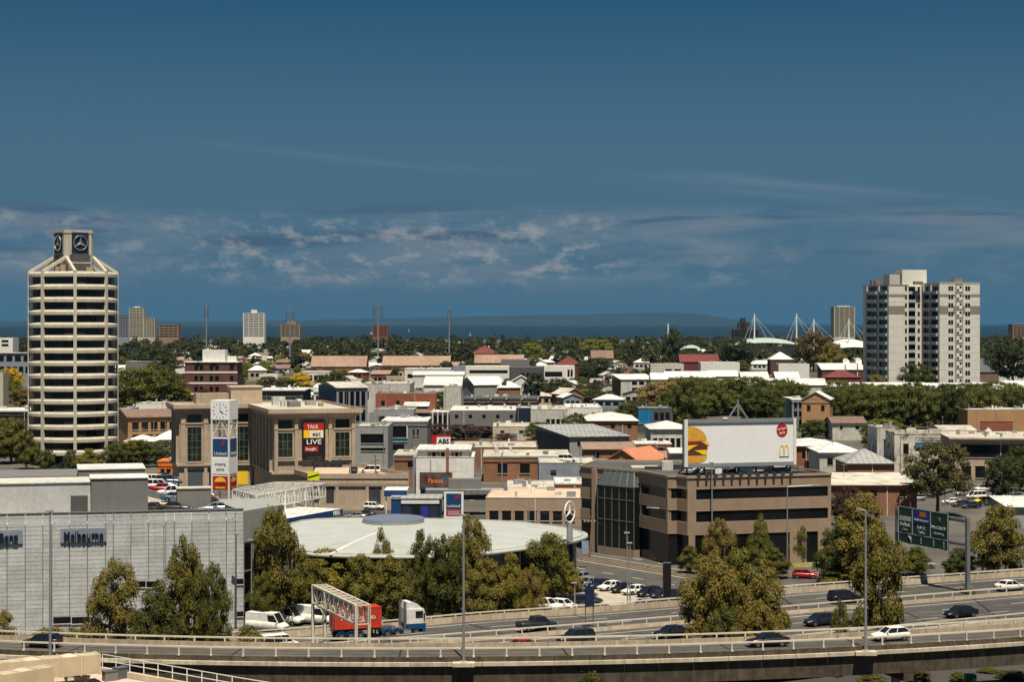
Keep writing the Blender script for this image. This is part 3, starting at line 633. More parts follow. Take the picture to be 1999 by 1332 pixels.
# ------------------------------------------------------------------ beige shopping centre (L-shaped)
def mall():
    D0 = F * 21 / (792 - VH); t = empty('shopping_centre', (X_(350, D0), D0, 0), R(16), 'beige stone shopping centre with deep cornice, tall gridded windows and pilasters', 'building')
    A, B, C_, E = 19.1, 39.0, -33.6, 16.0
    def poly(o): return [(-o, -o), (A - o, -o), (A - o, C_ - o), (B + o, C_ - o), (B + o, E + o), (-o, E + o)]
    MB().prism(poly(0), 0, 20.2).build('wall', 'beige', t)
    for o, z0, z1 in ((.35, 18.9, 19.5), (.95, 19.5, 20.2), (1.65, 20.2, 20.75)): MB().prism(poly(o), z0, z1).build('cornice', 'beige', t)
    MB().prism(poly(.4), 20.75, 20.85).build('roof', 'pale_roof', t)
    mb = MB(); q = [Vector((x, y, 20.75)) for x, y in poly(1.4)]; q.append(q[0])
    MB().sweep(q, [Vector((0, 0, 0))] * 7, [(0, 0), (0, .5)], closed=False)
    for i in range(6): MB().bar(q[i] + Vector((0, 0, .25)), q[i + 1] + Vector((0, 0, .25)), .4, .5).build('parapet', 'beige', t)
    for o, z0, z1 in ((.3, 4.9, 5.4), (.7, 5.4, 5.9)): MB().prism(poly(o), z0, z1).build('ledge', 'beige', t)
    def win(x0, x1, z0, z1, y, nx, nz, deco=False):
        w = empty('window', (0, 0, 0)); w.parent = t
        box('glass', w, x0, x1, y - .03, y + .2, z0, z1, 'glass_green')
        mb = MB()
        for i in range(nx + 1): x = x0 + (x1 - x0) * i / nx; mb.box(x - .05, x + .05, y - .1, y - .035, z0, z1)
        for j in range(nz + 1): z = z0 + (z1 - z0) * j / nz; mb.box(x0, x1, y - .098, y - .036, z - .05, z + .05)
        if deco:
            for zc in deco:
                r = (x1 - x0) * .3; xc = (x0 + x1) / 2
                for k in range(4):
                    a = k * math.pi / 2 + math.pi / 4; mb.bar((xc, y - .07, zc), (xc + r * math.cos(a), y - .07, zc + r * math.sin(a)), .1, .06)
                for k in range(12):
                    a, b = k * math.pi / 6, (k + 1) * math.pi / 6; mb.bar((xc + r * .7 * math.cos(a), y - .07, zc + r * .7 * math.sin(a)), (xc + r * .7 * math.cos(b), y - .07, zc + r * .7 * math.sin(b)), .1, .06)
        mb.build('mullions', 'mullion', w)
        box('sill', w, x0 - .35, x1 + .35, y - .35, y - .11, z0 - .45, z0 - .08, 'beige')
        for xx in (x0 - .22, x1 + .22): box('reveal', w, xx - .2, xx + .2, y - .16, y - .002, z0 - .07, z1 + .1, 'beige')
        box('head', w, x0 - .42, x1 + .42, y - .18, y - .003, z1 + .1, z1 + .35, 'beige')
    def pil(x0, x1, y, z0=5.9, z1=18.9, d=.55): box('pilaster', t, x0, x1, y - d, y + .05, z0, z1, 'beige'); box('pilaster_cap', t, x0 - .12, x1 + .12, y - d - .1, y + .05, z1 - 2.6, z1 - 2.3, 'beige')
    for x in (2.07, 14.2):
        win(x, x + 3.55, 16.6, 18.6, 0, 1, 1); win(x, x + 3.55, 6.6, 15.3, 0, 3, 5, (12.6, 8.4))
        pil(x - 1.7, x - .5, 0); pil(x + 4.1, x + 5.2, 0)
    for x in (A + .95, A + 15.0):
        win(x, x + 3.5, 16.5, 18.6, C_, 1, 1); win(x, x + 3.5, 9.6, 15.3, C_, 3, 3, (12.5,))
        pil(x + 4.0, x + 4.8, C_, 5.9); 
    for x in (A, A + 13.3): pil(x, x + .8, C_, 5.9)
    box('string_course', t, A - .1, B + .1, C_ - .5, C_ + .01, 8.6, 8.95, 'beige')
    # side faces looking to the west
    for k in range(6):
        y = C_ + 3 + k * 5.2
        if y < -2: 
            box('pilaster', t, A - .7, A - .002, y, y + 1.4, 5.9, 18.9, 'beige'); box('window', t, A - .06, A + .2, y + 2.0, y + 4.4, 6.8, 15.2, 'glass_dark'); box('window', t, A - .06, A + .2, y + 2.0, y + 4.4, 16.4, 18.5, 'glass_dark')
    for k in range(3):
        y = 1.2 + k * 4.8
        box('pilaster', t, -.7, -.002, y, y + 1.6, 5.9, 18.9, 'beige'); box('window', t, -.06, .2, y + 2.0, y + 4.2, 6.8, 15.2, 'glass_dark'); box('window', t, -.06, .2, y + 2.0, y + 4.2, 16.4, 18.5, 'glass_dark')
    # ground floor
    box('shop_window', t, 2.2, 6.0, -.06, .1, .4, 4.3, 'glass_teal'); box('shop_window', t, 14.5, 17.5, -.06, .1, .4, 4.0, 'sign_yellow')
    for x in (1.2, 6.3, 9.5, 13.4, 18): box('pier', t, x, x + .8, -.5, .01, 0, 4.9, 'beige')
    box('entrance', t, 7.6, 9.2, -.06, .1, 0, 4.4, 'glass_dark')
    box('loading_opening', t, A + 9.6, A + 16.6, C_ - .62, C_ + .1, 6.2, 8.4, 'charcoal')  # dark panel stands in for the shaded inside of the opening
    for k in range(4): box('opening_post', t, A + 10.2 + k * 1.9, A + 10.5 + k * 1.9, C_ - .85, C_ - .63, 7.6, 8.9, 'charcoal')
    # roof plant
    box('penthouse', t, 14.4, 22.6, 8.5, 15.5, 20.85, 25.2, 'beige'); box('penthouse_roof', t, 14.1, 22.9, 8.2, 15.8, 25.2, 25.5, 'tan_roof')
    box('penthouse', t, 5.5, 14.3, 10.5, 15.5, 20.85, 23.6, 'beige_dark')
    for x, y, w, d, h, m in ((23.5, -4, 3.2, 2.5, 2.2, 'offwhite'), (25, -8, 2.2, 6, 1.3, 'grey_roof'), (27.5, -7, 1.6, 7, 1.2, 'grey_roof'), (30, -3, 1.2, 3, 1.5, 'steel_white'), (32, -5, 2.5, 2.5, 1.0, 'grey'), (34, -12, 1.2, 1.2, .9, 'brown'), (26, -14, 3, 3, 1.4, 'mid_grey')):
        box('roof_plant', t, x, x + w, y, y + d, 20.85, 20.85 + h, m)
    for k in range(7): MB().taper((24 + k * .9, -11 + k * .3, 20.85), (24 + k * .9, -11 + k * .3, 22.2), .28, .28, 8).build('roof_vent', 'steel_white', t)
    # tall black sign
    s = empty('shop_sign', (0, 0, 0), R(16), 'tall black sign with stacked red, yellow and white word panels on the beige wall', 'sign')
    s.location = t.location + Vector((math.cos(R(16)) * (A + 6.7) - math.sin(R(16)) * (C_ - .6), math.sin(R(16)) * (A + 6.7) + math.cos(R(16)) * (C_ - .6), 9.2))
    box('board', s, 0, 5.7, -.25, .05, 0, 9.1, 'sign_black'); box('panel', s, .35, 5.3, -.29, -.251, 6.9, 8.6, 'sign_red'); box('panel', s, .35, 5.2, -.29, -.251, 4.95, 6.85, 'sign_yellow'); box('panel', s, 1.9, 5.2, -.295, -.291, 5.1, 6.7, 'white'); box('panel', s, .6, 3.9, -.29, -.251, 1.6, 2.9, 'sign_red')
    for tx, x, z, w, h, m in (('TALK', 2.6, 7.7, 2.8, .9, 'sign_white'), ('eat', 3.5, 5.85, 2.0, .9, 'sign_black'), ('LIVE', 2.9, 4.0, 3.6, 1.15, 'sign_white'), ('laugh', 2.1, 2.2, 2.4, .8, 'sign_white')):
        text(tx, w, h, m, s, (x, -.32, z), bold=.008)
    box('lamp_arm', s, 1.0, 4.6, -1.4, -1.3, .2, .3, 'steel_dark')
    # lower annex with roof parking
    Dn = 439.0; x0, x1 = X_(605, Dn), X_(797, Dn)
    a = empty('parking_annex', ((x0 + x1) / 2, Dn, 0), 0, 'low beige annex with parking deck on its roof beside the shopping centre', 'building')
    w = (x1 - x0) / 2
    MB().prism([(-w, 0), (w, 0), (w - 13, 33), (-w - 2, 33)], 0, 7.0).build('wall', 'beige', a)
    MB().poly([(-w, .3, 7.05), (w - .3, .3, 7.05), (w - 13, 33, 7.05), (-w - 2, 33, 7.05)]).build('roof_deck', 'tan_roof', a)
    MB().bar((-w - .1, 0, 7.55), (w + .1, 0, 7.55), .35, 1.1).build('parapet', 'beige', a); MB().bar((w, 0, 7.55), (w - 13, 33, 7.55), .35, 1.1).build('parapet', 'beige', a); MB().bar((-w, 0, 7.55), (-w - 5, 14, 7.55), .35, 1.1).build('parapet', 'beige', a)
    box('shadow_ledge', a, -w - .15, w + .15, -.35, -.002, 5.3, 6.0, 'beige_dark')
    for u0, u1, v0, v1 in ((637, 652, 950, 982), (718, 743, 953, 984), (775, 792, 948, 958)):
        box('opening', a, X_(u0, Dn) - (x0 + x1) / 2, X_(u1, Dn) - (x0 + x1) / 2, -.07, .1, Z_(v1, Dn), Z_(v0, Dn), 'charcoal')
    for u in (607, 655, 714, 746, 771): box('pier', a, X_(u, Dn) - (x0 + x1) / 2, X_(u + 6, Dn) - (x0 + x1) / 2, -.3, -.003, 0, 5.3, 'beige')
    y = empty('banner_sign', (X_(619, 445), 437, Z_(938, 437)), 0, 'small bright yellow banner sign with dark green stripe', 'sign')
    box('board', y, -1.3, 1.3, -.1, .1, 0, 1.9, 'acid'); MB().bar((-1.2, -.13, .6), (1.2, -.13, 1.3), .06, .32).build('stripe', 'sign_green', y); box('post', y, -.08, .08, .11, .25, -Z_(938, 437), .5, 'steel')
mall()

# ------------------------------------------------------------------ fuel station pylon with clock
def pylon():
    D = 430.0; s = F / D; a = 4.1
    t = empty('pylon_sign', (X_(438, D), D, 0), R(-16), 'tall white pylon sign with clock on top and stacked shop panels', 'sign')
    Zq = lambda v: Z_(v, D - 2)
    for sx in (-1, 1):
        for sy in (-1, 1): box('post', t, sx * a / 2 - .16, sx * a / 2 + .16, sy * a / 2 - .16, sy * a / 2 + .16, 0, Zq(820), 'steel_white')
    box('clock_box', t, -a / 2 - .2, a / 2 + .2, -a / 2 - .2, a / 2 + .2, Zq(820), Zq(782), 'sign_white')
    zc = (Zq(820) + Zq(782)) / 2
    mb = MB(); y = -a / 2 - .24
    for k in range(12):
        an = k * math.pi / 6; mb.bar((1.45 * math.sin(an), y, zc + 1.45 * math.cos(an)), (1.75 * math.sin(an), y, zc + 1.75 * math.cos(an)), .14, .06)
    mb.bar((0, y - .02, zc), (0, y - .02, zc + 1.4), .16, .06); mb.bar((0, y - .02, zc), (.8, y - .02, zc - .55), .18, .06); mb.build('clock_face', 'blue_grey', t)
    mb = MB()
    z0, z1 = Zq(856), Zq(820)
    for f in range(4):
        c, sn = math.cos(f * math.pi / 2), math.sin(f * math.pi / 2)
        rt = lambda x, y: (x * c - y * sn, x * sn + y * c)
        for p, q in (((-a / 2, z0), (0, z1)), ((0, z1), (a / 2, z0)), ((-a / 2, (z0 + z1) / 2), (a / 2, (z0 + z1) / 2))):
            mb.bar((*rt(p[0], -a / 2), p[1]), (*rt(q[0], -a / 2), q[1]), .11, .11)
    mb.build('lattice', 'steel_white', t)
    MB().taper((0, 0, z0), (0, 0, z1), .3, .3, 8).build('mast', 'steel_white', t)
    for v0, v1, m, nm in ((856, 892, 'blue', 'brand_panel'), (894, 927, 'sign_white', 'centre_panel'), (929, 958, 'sign_red', 'burger_panel')):
        box(nm + '_frame', t, -a / 2 - .05, a / 2 + .05, -a / 2 - .05, a / 2 + .05, Zq(v1) - .1, Zq(v0) + .1, 'sign_white')
        for r_ in (0, 1):
            if r_ == 0: box(nm, t, -a / 2 + .25, a / 2 - .25, -a / 2 - .12, -a / 2 - .052, Zq(v1) + .12, Zq(v0) - .12, m)
            else: box(nm, t, a / 2 + .052, a / 2 + .12, -a / 2 + .25, a / 2 - .25, Zq(v1) + .12, Zq(v0) - .12, m)
    y = -a / 2 - .16
    text('United', 2.9, .75, 'sign_text', t, (0, y, Zq(886)), bold=.02); text('shopping', 2.6, .75, 'dark_grey', t, (0, y, Zq(907)), bold=0); text('centre', 1.9, .55, 'dark_grey', t, (0, y, Zq(917)))
    MB().poly([(.1, y, Zq(868)), (.5, y, Zq(864)), (1.3, y, Zq(860)), (.8, y, Zq(867)), (.3, y, Zq(872))]).build('flash', 'sign_red', t)
    for r_ in (0, 1):
        e = empty('burger_mark', (0, 0, 0), 0 if r_ == 0 else math.pi / 2); e.parent = t
        mb = MB(); n = 14; zc = (Zq(929) + Zq(958)) / 2
        mb.poly([(1.35 * math.cos(math.pi * i / n), y, zc + .15 + 1.15 * math.sin(math.pi * i / n)) for i in range(n + 1)]); mb.poly([(-1.35, y, zc - .75), (-1.1, y, zc - 1.2), (1.1, y, zc - 1.2), (1.35, y, zc - .75)]); mb.build('bun', 'sign_yellow', e)
        text('HUNGRY', 2.5, .55, 'sign_red', e, (0, y - .04, zc + .1), bold=.01); text("JACK'S", 2.6, .75, 'sign_red', e, (0, y - .04, zc - .6), bold=.01)
    text('United', 2.9, .75, 'sign_text', t, (a / 2 + .16, 0, Zq(886)), rot=(R(90), 0, R(90)), bold=.02)
pylon()

# ------------------------------------------------------------------ fuel station: white lattice canopy, blue fascia canopy, kiosk, price sign
def station():
    zt, zb = 9.3, 6.6
    A = [G_(455, 957, zt), G_(535, 943, zt), G_(635, 945, zt), G_(500, 968, zt)]
    c = (A[0] + A[2]) / 2
    t = empty('lattice_canopy', (c.x, c.y, 0), 0, 'open white steel lattice canopy frame behind the dealership', 'canopy')
    P = [Vector((p.x - c.x, p.y - c.y, 0)) for p in A]
    for i in range(4):
        a, b = P[i], P[(i + 1) % 4]; mb = MB()
        n = max(6, int((b - a).length / 1.3))
        for z in (zt, zb): mb.bar(a + Vector((0, 0, z)), b + Vector((0, 0, z)), .26, .26)
        for k in range(n):
            p, q = a.lerp(b, k / n), a.lerp(b, (k + 1) / n)
            mb.bar(p + Vector((0, 0, zb)), q + Vector((0, 0, zt)), .12, .12); mb.bar(q + Vector((0, 0, zb)), q + Vector((0, 0, zt)), .12, .12)
        mb.build('truss', 'steel_white', t)
    for f in (.2, .4, .6, .8):
        for (a, b, c_, d) in ((0, 1, 3, 2), (1, 2, 0, 3)):
            p, q = P[a].lerp(P[b], f), P[c_].lerp(P[d], f); mb = MB(); mb.bar(p + Vector((0, 0, zt)), q + Vector((0, 0, zt)), .16, .16); mb.bar(p + Vector((0, 0, zb)), q + Vector((0, 0, zb)), .12, .12); mb.build('purlin', 'steel_white', t)
    for p in (P[0].lerp(P[2], .93), P[2].lerp(P[3], .3), P[2].lerp(P[3], .6), P[1].lerp(P[2], .4), P[0]):
        MB().bar(p, p + Vector((0, 0, zt)), .35, .35).build('column', 'steel_white', t)
    # blue fascia canopy running towards the street
    a, b = G_(560, 1013, 5.6), G_(668, 994, 5.6)
    t = empty('fascia_canopy', (b.x, b.y, 0), 0, 'flat fuel canopy with dark blue fascia board behind the white roof', 'canopy')
    d = (a - b); d.z = 0; n = Vector((-d.y, d.x, 0)).normalized()
    if n.y < 0: n = -n
    q = [Vector((0, 0, 0)), d, d + n * 11, n * 11]
    MB().prism([(p.x, p.y) for p in q], 5.4, 5.62).build('roof', 'white_roof', t)
    e = -n * .05
    MB().bar(Vector((e.x, e.y, 4.95)), Vector((d.x + e.x, d.y + e.y, 4.95)), .15, 1.3).build('fascia', 'blue', t)
    L_ = d.length; k = d.normalized(); an = math.atan2(-k.y, -k.x)
    text('NRG', 2.6, .95, 'sign_white', t, (k.x * 2.4 + e.x * 3, k.y * 2.4 + e.y * 3 - .08, 4.98), rot=(R(90), 0, an), bold=.04)
    for p in (q[0] * .6 + n * 2, q[1] * .5 + n * 4, q[1] * .8 + n * 8): MB().bar((p.x + d.x * .1, p.y + d.y * .1, 0), (p.x + d.x * .1, p.y + d.y * .1, 5.4), .35, .35).build('column', 'steel_white', t)
    # kiosk
    D = 402.0; t = empty('fuel_kiosk', (X_(812, D), D, 0), 0, 'dark blue fuel station kiosk with white sign band', 'building')
    w = (868 - 772) / F * D / 2
    box('wall', t, -w, w, 0, 9, 0, Z_(975, D), 'navy'); box('side_panel', t, -w - .05, -w * .62, -.15, -.01, 0, Z_(971, D), 'blue'); box('sign_band', t, -w * .6, w * .95, -.2, -.012, Z_(984, D), Z_(971, D), 'white'); box('roof', t, -w - .3, w + .3, -.3, 9.3, Z_(975, D), Z_(975, D) + .25, 'grey_roof')
    for k in range(4): box('poster', t, -w * .5 + k * w * .36, -w * .5 + k * w * .36 + w * .28, -.06, -.013, .8, Z_(988, D), ('glass_blue', 'sign_black', 'sign_blue', 'glass_blue')[k])
    a = empty('awning', (X_(766, D + 8), D + 6, 0), 0, 'small blue edged awning with white top on the kiosk side', 'canopy')
    box('top', a, -1.6, 3.2, 0, 8, Z_(962, D) - .2, Z_(962, D), 'white'); box('fascia', a, -1.62, 3.22, -.1, -.01, Z_(975, D), Z_(963, D), 'blue')
    for x in (-1.3, 2.8): box('post', a, x, x + .2, .3, .5, 0, Z_(962, D) - .2, 'steel_white')
    D = 388.0; t = empty('price_sign', (X_(886, D), D, 0), R(-4), 'blue and white fuel price sign with red lower panel', 'sign')
    Zq = lambda v: Z_(v, D); w = 19 / F * D
    box('frame', t, -w, w, -.2, .3, 0, Zq(961), 'sign_white'); box('panel', t, -w * .78, w * .78, -.27, -.202, Zq(995), Zq(964), 'blue'); box('panel', t, -w * .78, w * .78, -.27, -.203, Zq(1007), Zq(997), 'sign_red')
    text('united', w * 1.3, .6, 'sign_text', t, (0, -.3, Zq(988)), bold=.02); MB().poly([(w * .1, -.3, Zq(972)), (w * .7, -.3, Zq(964.5)), (w * .5, -.3, Zq(972)), (w * .2, -.3, Zq(976))]).build('flash', 'sign_red', t)
    for v in (1000, 1004): box('price_strip', t, -w * .6, w * .6, -.3, -.271, Zq(v + 1), Zq(v), 'sign_white')
station()
# ------------------------------------------------------------------ brown office with roof billboard
def office():
    O = Vector((30.2, 335.0, 0)); t = empty('brown_office', O, 0, 'brown concrete office block with dark ribbon windows and sloped glass stair tower', 'office building')
    pts = [(30.2, 335), (56.2, 342.8), (47, 373), (16.5, 376), (12.7, 361.8), (15.6, 357.6), (22.9, 349), (27.0, 337.6), (28.6, 337.9)]
    P = [Vector((x - O.x, y - O.y)) for x, y in pts]
    def inset(d):
        n = len(P); out = []
        for i in range(n):
            a, b, c = P[i - 1], P[i], P[(i + 1) % n]; e1 = (b - a).normalized(); e2 = (c - b).normalized(); n1 = Vector((-e1.y, e1.x)); n2 = Vector((-e2.y, e2.x)); k = n1 + n2
            out.append(b + k * (d / max(.35, k.length_squared / 2) / 1) * .5 * 2 / 2)
        return [(p.x, p.y) for p in out]
    pp = [(p.x, p.y) for p in P]
    for z0, z1 in ((13.5, 15.3), (9.7, 11.6), (5.6, 7.7)):
        MB().prism(pp, z0, z1).build('spandrel', 'brown', t); MB().prism(inset(-.03), z0 - .12, z0).build('drip_edge', 'brown_light', t)
    MB().prism(inset(.45), 0, 13.5).build('window_band', 'glass_dark', t)
    for i in range(len(P)):
        a, b = P[i], P[(i + 1) % len(P)]
        MB().bar((a.x, a.y, 15.5), (b.x, b.y, 15.5), .35, .4).build('parapet', 'brown_light', t)
    MB().prism(inset(.2), 15.3, 15.36).build('roof', 'dark_grey', t)
    def facade(a, b, ends, n, z0=5.6):
        d = (b - a); L_ = d.length; e = d.normalized(); an = math.atan2(e.y, e.x); nn = Vector((e.y, -e.x))
        for k, (s0, s1) in enumerate(ends):
            m = a + e * ((s0 + s1) / 2); q = box('pier', t, 0, s1 - s0, 0, .7, z0 if k < 2 else 0, 13.5, 'brown'); q.location = (m.x - nn.x * .34, m.y - nn.y * .34, (13.5 + (z0 if k < 2 else 0)) / 2); q.rotation_euler = (0, 0, an)
        for k in range(1, n):
            p = a + e * (L_ * k / n); q = box('mullion', t, -.05, .05, -.05, .05, 5.6, 13.5, 'charcoal'); q.location = (p.x - nn.x * .43, p.y - nn.y * .43, 9.5); q.rotation_euler = (0, 0, an)
        rw = random.Random(n)
        for k in range(n):
            for z0_, z1_ in ((7.72, 9.58), (11.62, 13.36)):
                p = a + e * (L_ * (k + .5) / n); q = box('window', t, 0, L_ / n - .12, 0, .05, z0_, z1_, rw.choice(['glass_dark', 'glass_sheen', 'glass_sheen', 'glass_blind', 'glass_dark'])); q.location = (p.x - nn.x * .38, p.y - nn.y * .38, (z0_ + z1_) / 2); q.rotation_euler = (rw.uniform(-.012, .012), 0, an + rw.uniform(-.012, .012))
    L1 = (P[1] - P[0]).length
    facade(P[0], P[1], [(0.02, 1.6), (L1 - .6, L1 - .02)], 12); facade(P[6], P[7], [(.02, .5), (11.4, 12.05)], 5); facade(P[4], P[5], [(4.0, 5.0)], 2)
    e0 = (P[1] - P[0]).normalized(); a0 = math.atan2(e0.y, e0.x)
    for s0, s1 in ((.02, 1.2), (6.5, 7.3), (13, 13.8), (19.0, 22.2), (24.4, L1 - .02)):
        m = P[0] + e0 * ((s0 + s1) / 2); q = box('ground_pier', t, 0, s1 - s0, 0, .7, 0, 5.6, 'brown'); q.location = (m.x - e0.y * -.34, m.y + -e0.x * -.34, 2.8); q.rotation_euler = (0, 0, a0)
    # dark hooks along the parapet
    e = (P[1] - P[0]).normalized(); an = math.atan2(e.y, e.x)
    for k in range(12):
        p = P[0] + e * (1.9 + k * 1.58); q = box('parapet_hook', t, -.2, .2, -.75, .75, -.2, .2, 'charcoal'); q.location = (p.x + .1, p.y + .55, 15.78); q.rotation_euler = (0, 0, an)
        q = box('parapet_hook_face', t, -.2, .2, -.1, .1, -.55, .55, 'charcoal'); q.location = (p.x + .05, p.y - .28, 15.3); q.rotation_euler = (0, 0, an)
    # glazed stair tower with sloping top
    a, b = P[5], P[6]; e = (b - a).normalized(); nn = Vector((e.y, -e.x)); w = (b - a).length; an = math.atan2(e.y, e.x)
    s = empty('stair_tower', (a.x, a.y, 0), an); s.parent = t
    dp = 1.3
    MB().prism([(.2, 0), (1.6, -dp), (w - .1, -dp), (w - .1, 0)], 1.4, 12.5).build('glazing', 'glass_dark', s)
    MB().prism([(.1, 0), (1.6, -dp - .1), (w, -dp - .1), (w, 0)], 0, 1.4).build('plinth', 'brown', s)
    mb = MB(); mb.poly([(1.6, -dp, 12.6), (w - .1, -dp, 12.6), (w - 1.3, -.1, 15.2), (2.4, -.1, 15.2)]); mb.poly([(.2, 0, 12.6), (1.6, -dp, 12.6), (2.4, -.1, 15.2)]); mb.poly([(w - .1, -dp, 12.6), (w - .1, 0, 12.6), (w - 1.3, -.1, 15.2)]); mb.build('skylight', 'glass_teal', s)
    mb = MB(); nb = 5
    for k in range(nb + 1):
        f = k / nb; x0 = 1.6 + (w - 1.7) * f; x1 = 2.4 + (w - 3.7) * f; mb.bar((x0, -dp - .05, 12.6), (x1, -.1, 15.25), .2, .16); mb.bar((x0, -dp - .05, 1.4), (x0, -dp - .05, 12.6), .13, .13)
    mb.bar((1.6, -dp - .05, 12.6), (w - .1, -dp - .05, 12.6), .22, .22); mb.bar((.2, 0, 12.6), (1.6, -dp - .05, 12.6), .22, .22); mb.bar((.2, 0, 12.6), (2.4, -.1, 15.25), .2, .2); mb.bar((2.4, -.1, 15.25), (w - 1.3, -.1, 15.25), .2, .2)
    mb.build('glazing_bars', 'mullion', s)
    for z in (10.2, 6.4): MB().bar((1.6, -dp - .06, z), (w - .1, -dp - .06, z), .1, .12).build('transom', 'mullion', s)
    box('pier', s, -.9, .15, -.5, .6, 0, 15.3, 'brown_light')
    for x, y, w_, h, m in ((-3, 18, 2, 1.6, 'offwhite'), (2, 12, 1.2, 1.4, 'white'), (5.5, 7, 1.2, 1.2, 'white'), (10, 10, 2.6, 1.0, 'white'), (15, 12, 1.2, .8, 'offwhite'), (17, 16, 3, .7, 'pale_roof'), (21, 13, 1, 1.0, 'mid_grey')):
        box('roof_plant', t, x, x + w_, y, y + w_, 15.36, 15.36 + h, m)
    for x_, y_, l_ in ((-6, 20, 9), (-2, 24, 12), (4, 14, 6), (12, 20, 8), (9, 26, 10)): box('roof_beam', t, x_, x_ + l_, y_, y_ + .4, 15.37, 15.9, 'charcoal')
    for x_, y_, w_, d_, m_ in ((1, 18, 6, 5, 'pale_roof'), (12, 14, 7, 4, 'grey_roof'), (-8, 24, 5, 6, 'pale_roof')): box('roof_patch', t, x_, x_ + w_, y_, y_ + d_, 15.361, 15.40, m_)
    for k in range(6): MB().bar((3 + k * 3.4, 8.5 + k, 15.4), (6.5 + k * 3.4, 3.2 + k, 15.7), .2, .25).build('roof_pipe', 'charcoal', t)
    # billboard
    yaw = R(16.7); D = 341.5; W = 21.4; z0, z1 = Z_(913, D), Z_(820, D)
    b = empty('billboard', (X_(1335.5, D), D, 15.36), yaw, 'large white roof billboard with burger picture, red disc and yellow arches', 'billboard')
    Z0, Z1 = z0 - 15.36, z1 - 15.36
    box('panel', b, .4, W - .4, 0, .3, Z0 + .6, Z1 - .6, 'sign_white')
    box('backing', b, 0, W, .31, .9, Z0, Z1, 'steel_dark')
    for a_ in ((0, .62, Z0, Z1), (W - .55, W, Z0, Z1)): box('frame_side', b, a_[0], a_[1], -.25, .3, a_[2], a_[3], 'steel_white')
    for a_ in ((Z0, Z0 + .62), (Z1 - .62, Z1)): box('frame_rail', b, .63, W - .56, -.22, .3, a_[0], a_[1], 'steel')
    box('walkway', b, 0, W, -1.2, -.24, Z0 - .02, Z0 + .08, 'steel_dark')
    for k in range(7): box('leg', b, .6 + k * 3.3, .85 + k * 3.3, .4, .7, 0, Z0, 'steel_dark'); MB().bar((.7 + k * 3.3, .6, Z0), (.7 + k * 3.3, 4.5, .1), .2, .2).build('brace', 'steel_dark', b)
    apex = (W * .49, .6, Z_(782, D) - 15.36)
    for x in (W * .40, W * .49, W * .575): MB().bar((x, .6, Z1), (apex[0], .6, apex[2] if x == W * .49 else Z_(790, D) - 15.36), .22, .22).build('mast', 'steel', b)
    box('floodlight', b, W * .34, W * .38, -.3, .5, Z1 + .01, Z1 + .3, 'white')
    px = lambda u: .62 + (u - 1341.5) / (1545 - 1341.5) * (W - 1.2)
    pz = lambda v: Z0 + .6 + (905 - v) / (905 - 825) * (Z1 - Z0 - 1.2)
    y = -.03
    g = empty('burger_print', (0, 0, 0)); g.parent = b
    def arc(u0, u1, va, vb, vtop, n=10, low=False):
        return [(px(u0 + (u1 - u0) * math.sin(math.pi / 2 * i / n)), 0, pz(vtop + (va - vtop) * (1 - math.cos(math.pi / 2 * i / n)))) for i in range(n + 1)]
    def flat(nm, pts, m, yy): MB().poly([(x, yy, z) for x, _, z in pts]).build(nm, m, g)
    L0 = 1341.8
    flat('bun_top', [(px(L0), 0, pz(861))] + arc(L0, 1378, 858, 0, 831.5) + [(px(1376), 0, pz(861))], 'bun', y - .012)
    flat('ketchup', [(px(L0), 0, pz(868)), (px(L0), 0, pz(861)), (px(1374), 0, pz(860)), (px(1376), 0, pz(866))], 'ketchup', y - .014)
    flat('patty', [(px(L0), 0, pz(880)), (px(L0), 0, pz(866)), (px(1372), 0, pz(864)), (px(1380), 0, pz(870)), (px(1379), 0, pz(881)), (px(1370), 0, pz(884))], 'patty', y - .016)
    flat('cheese', [(px(L0), 0, pz(880)), (px(L0), 0, pz(869)), (px(1362), 0, pz(868)), (px(1352), 0, pz(873))], 'cheese', y - .02)
    flat('cheese', [(px(1368), 0, pz(861)), (px(1380), 0, pz(862)), (px(1384), 0, pz(871)), (px(1376), 0, pz(867))], 'cheese', y - .02)
    flat('patty', [(px(L0), 0, pz(889)), (px(L0), 0, pz(881)), (px(1372), 0, pz(880)), (px(1379), 0, pz(884)), (px(1377), 0, pz(889))], 'patty', y - .024)
    flat('cheese', [(px(1354), 0, pz(879)), (px(1378), 0, pz(878)), (px(1379), 0, pz(888)), (px(1370), 0, pz(887)), (px(1362), 0, pz(882))], 'cheese', y - .028)
    flat('bun_base', [(px(L0), 0, pz(903)), (px(L0), 0, pz(889.5)), (px(1375), 0, pz(889)), (px(1379), 0, pz(893)), (px(1374), 0, pz(900)), (px(1364), 0, pz(903.5))], 'bun', y - .02)
    cx, cz, r = px(1523.5), pz(842), (px(1534.5) - px(1513))
    MB().poly([(cx + r * .5 * math.cos(2 * math.pi * i / 28), y - .01, cz + r * .58 * math.sin(2 * math.pi * i / 28)) for i in range(28)]).build('red_disc', 'sign_red', b)
    text('10-7pm', r * .78, r * .24, 'sign_white', b, (cx, y - .03, cz + r * .1), rot=(R(90), R(-12), 0), bold=.008); text('daily', r * .52, r * .24, 'sign_white', b, (cx + .03, y - .03, cz - r * .24), rot=(R(90), R(-12), 0), bold=.008)
    mb = MB(); x0, xm, x1 = px(1519), px(1527.5), px(1536); zb, zt_ = pz(891), pz(872)
    for a_, c_ in ((x0, xm), (xm, x1)):
        prev = None
        for i in range(13):
            an = math.pi * i / 12; p = ((a_ + c_) / 2 - (c_ - a_) / 2 * math.cos(an), y - .03, zb + (zt_ - zb) * math.sin(an) ** .6)
            if prev: mb.bar(prev, p, .02, .17)
            prev = p
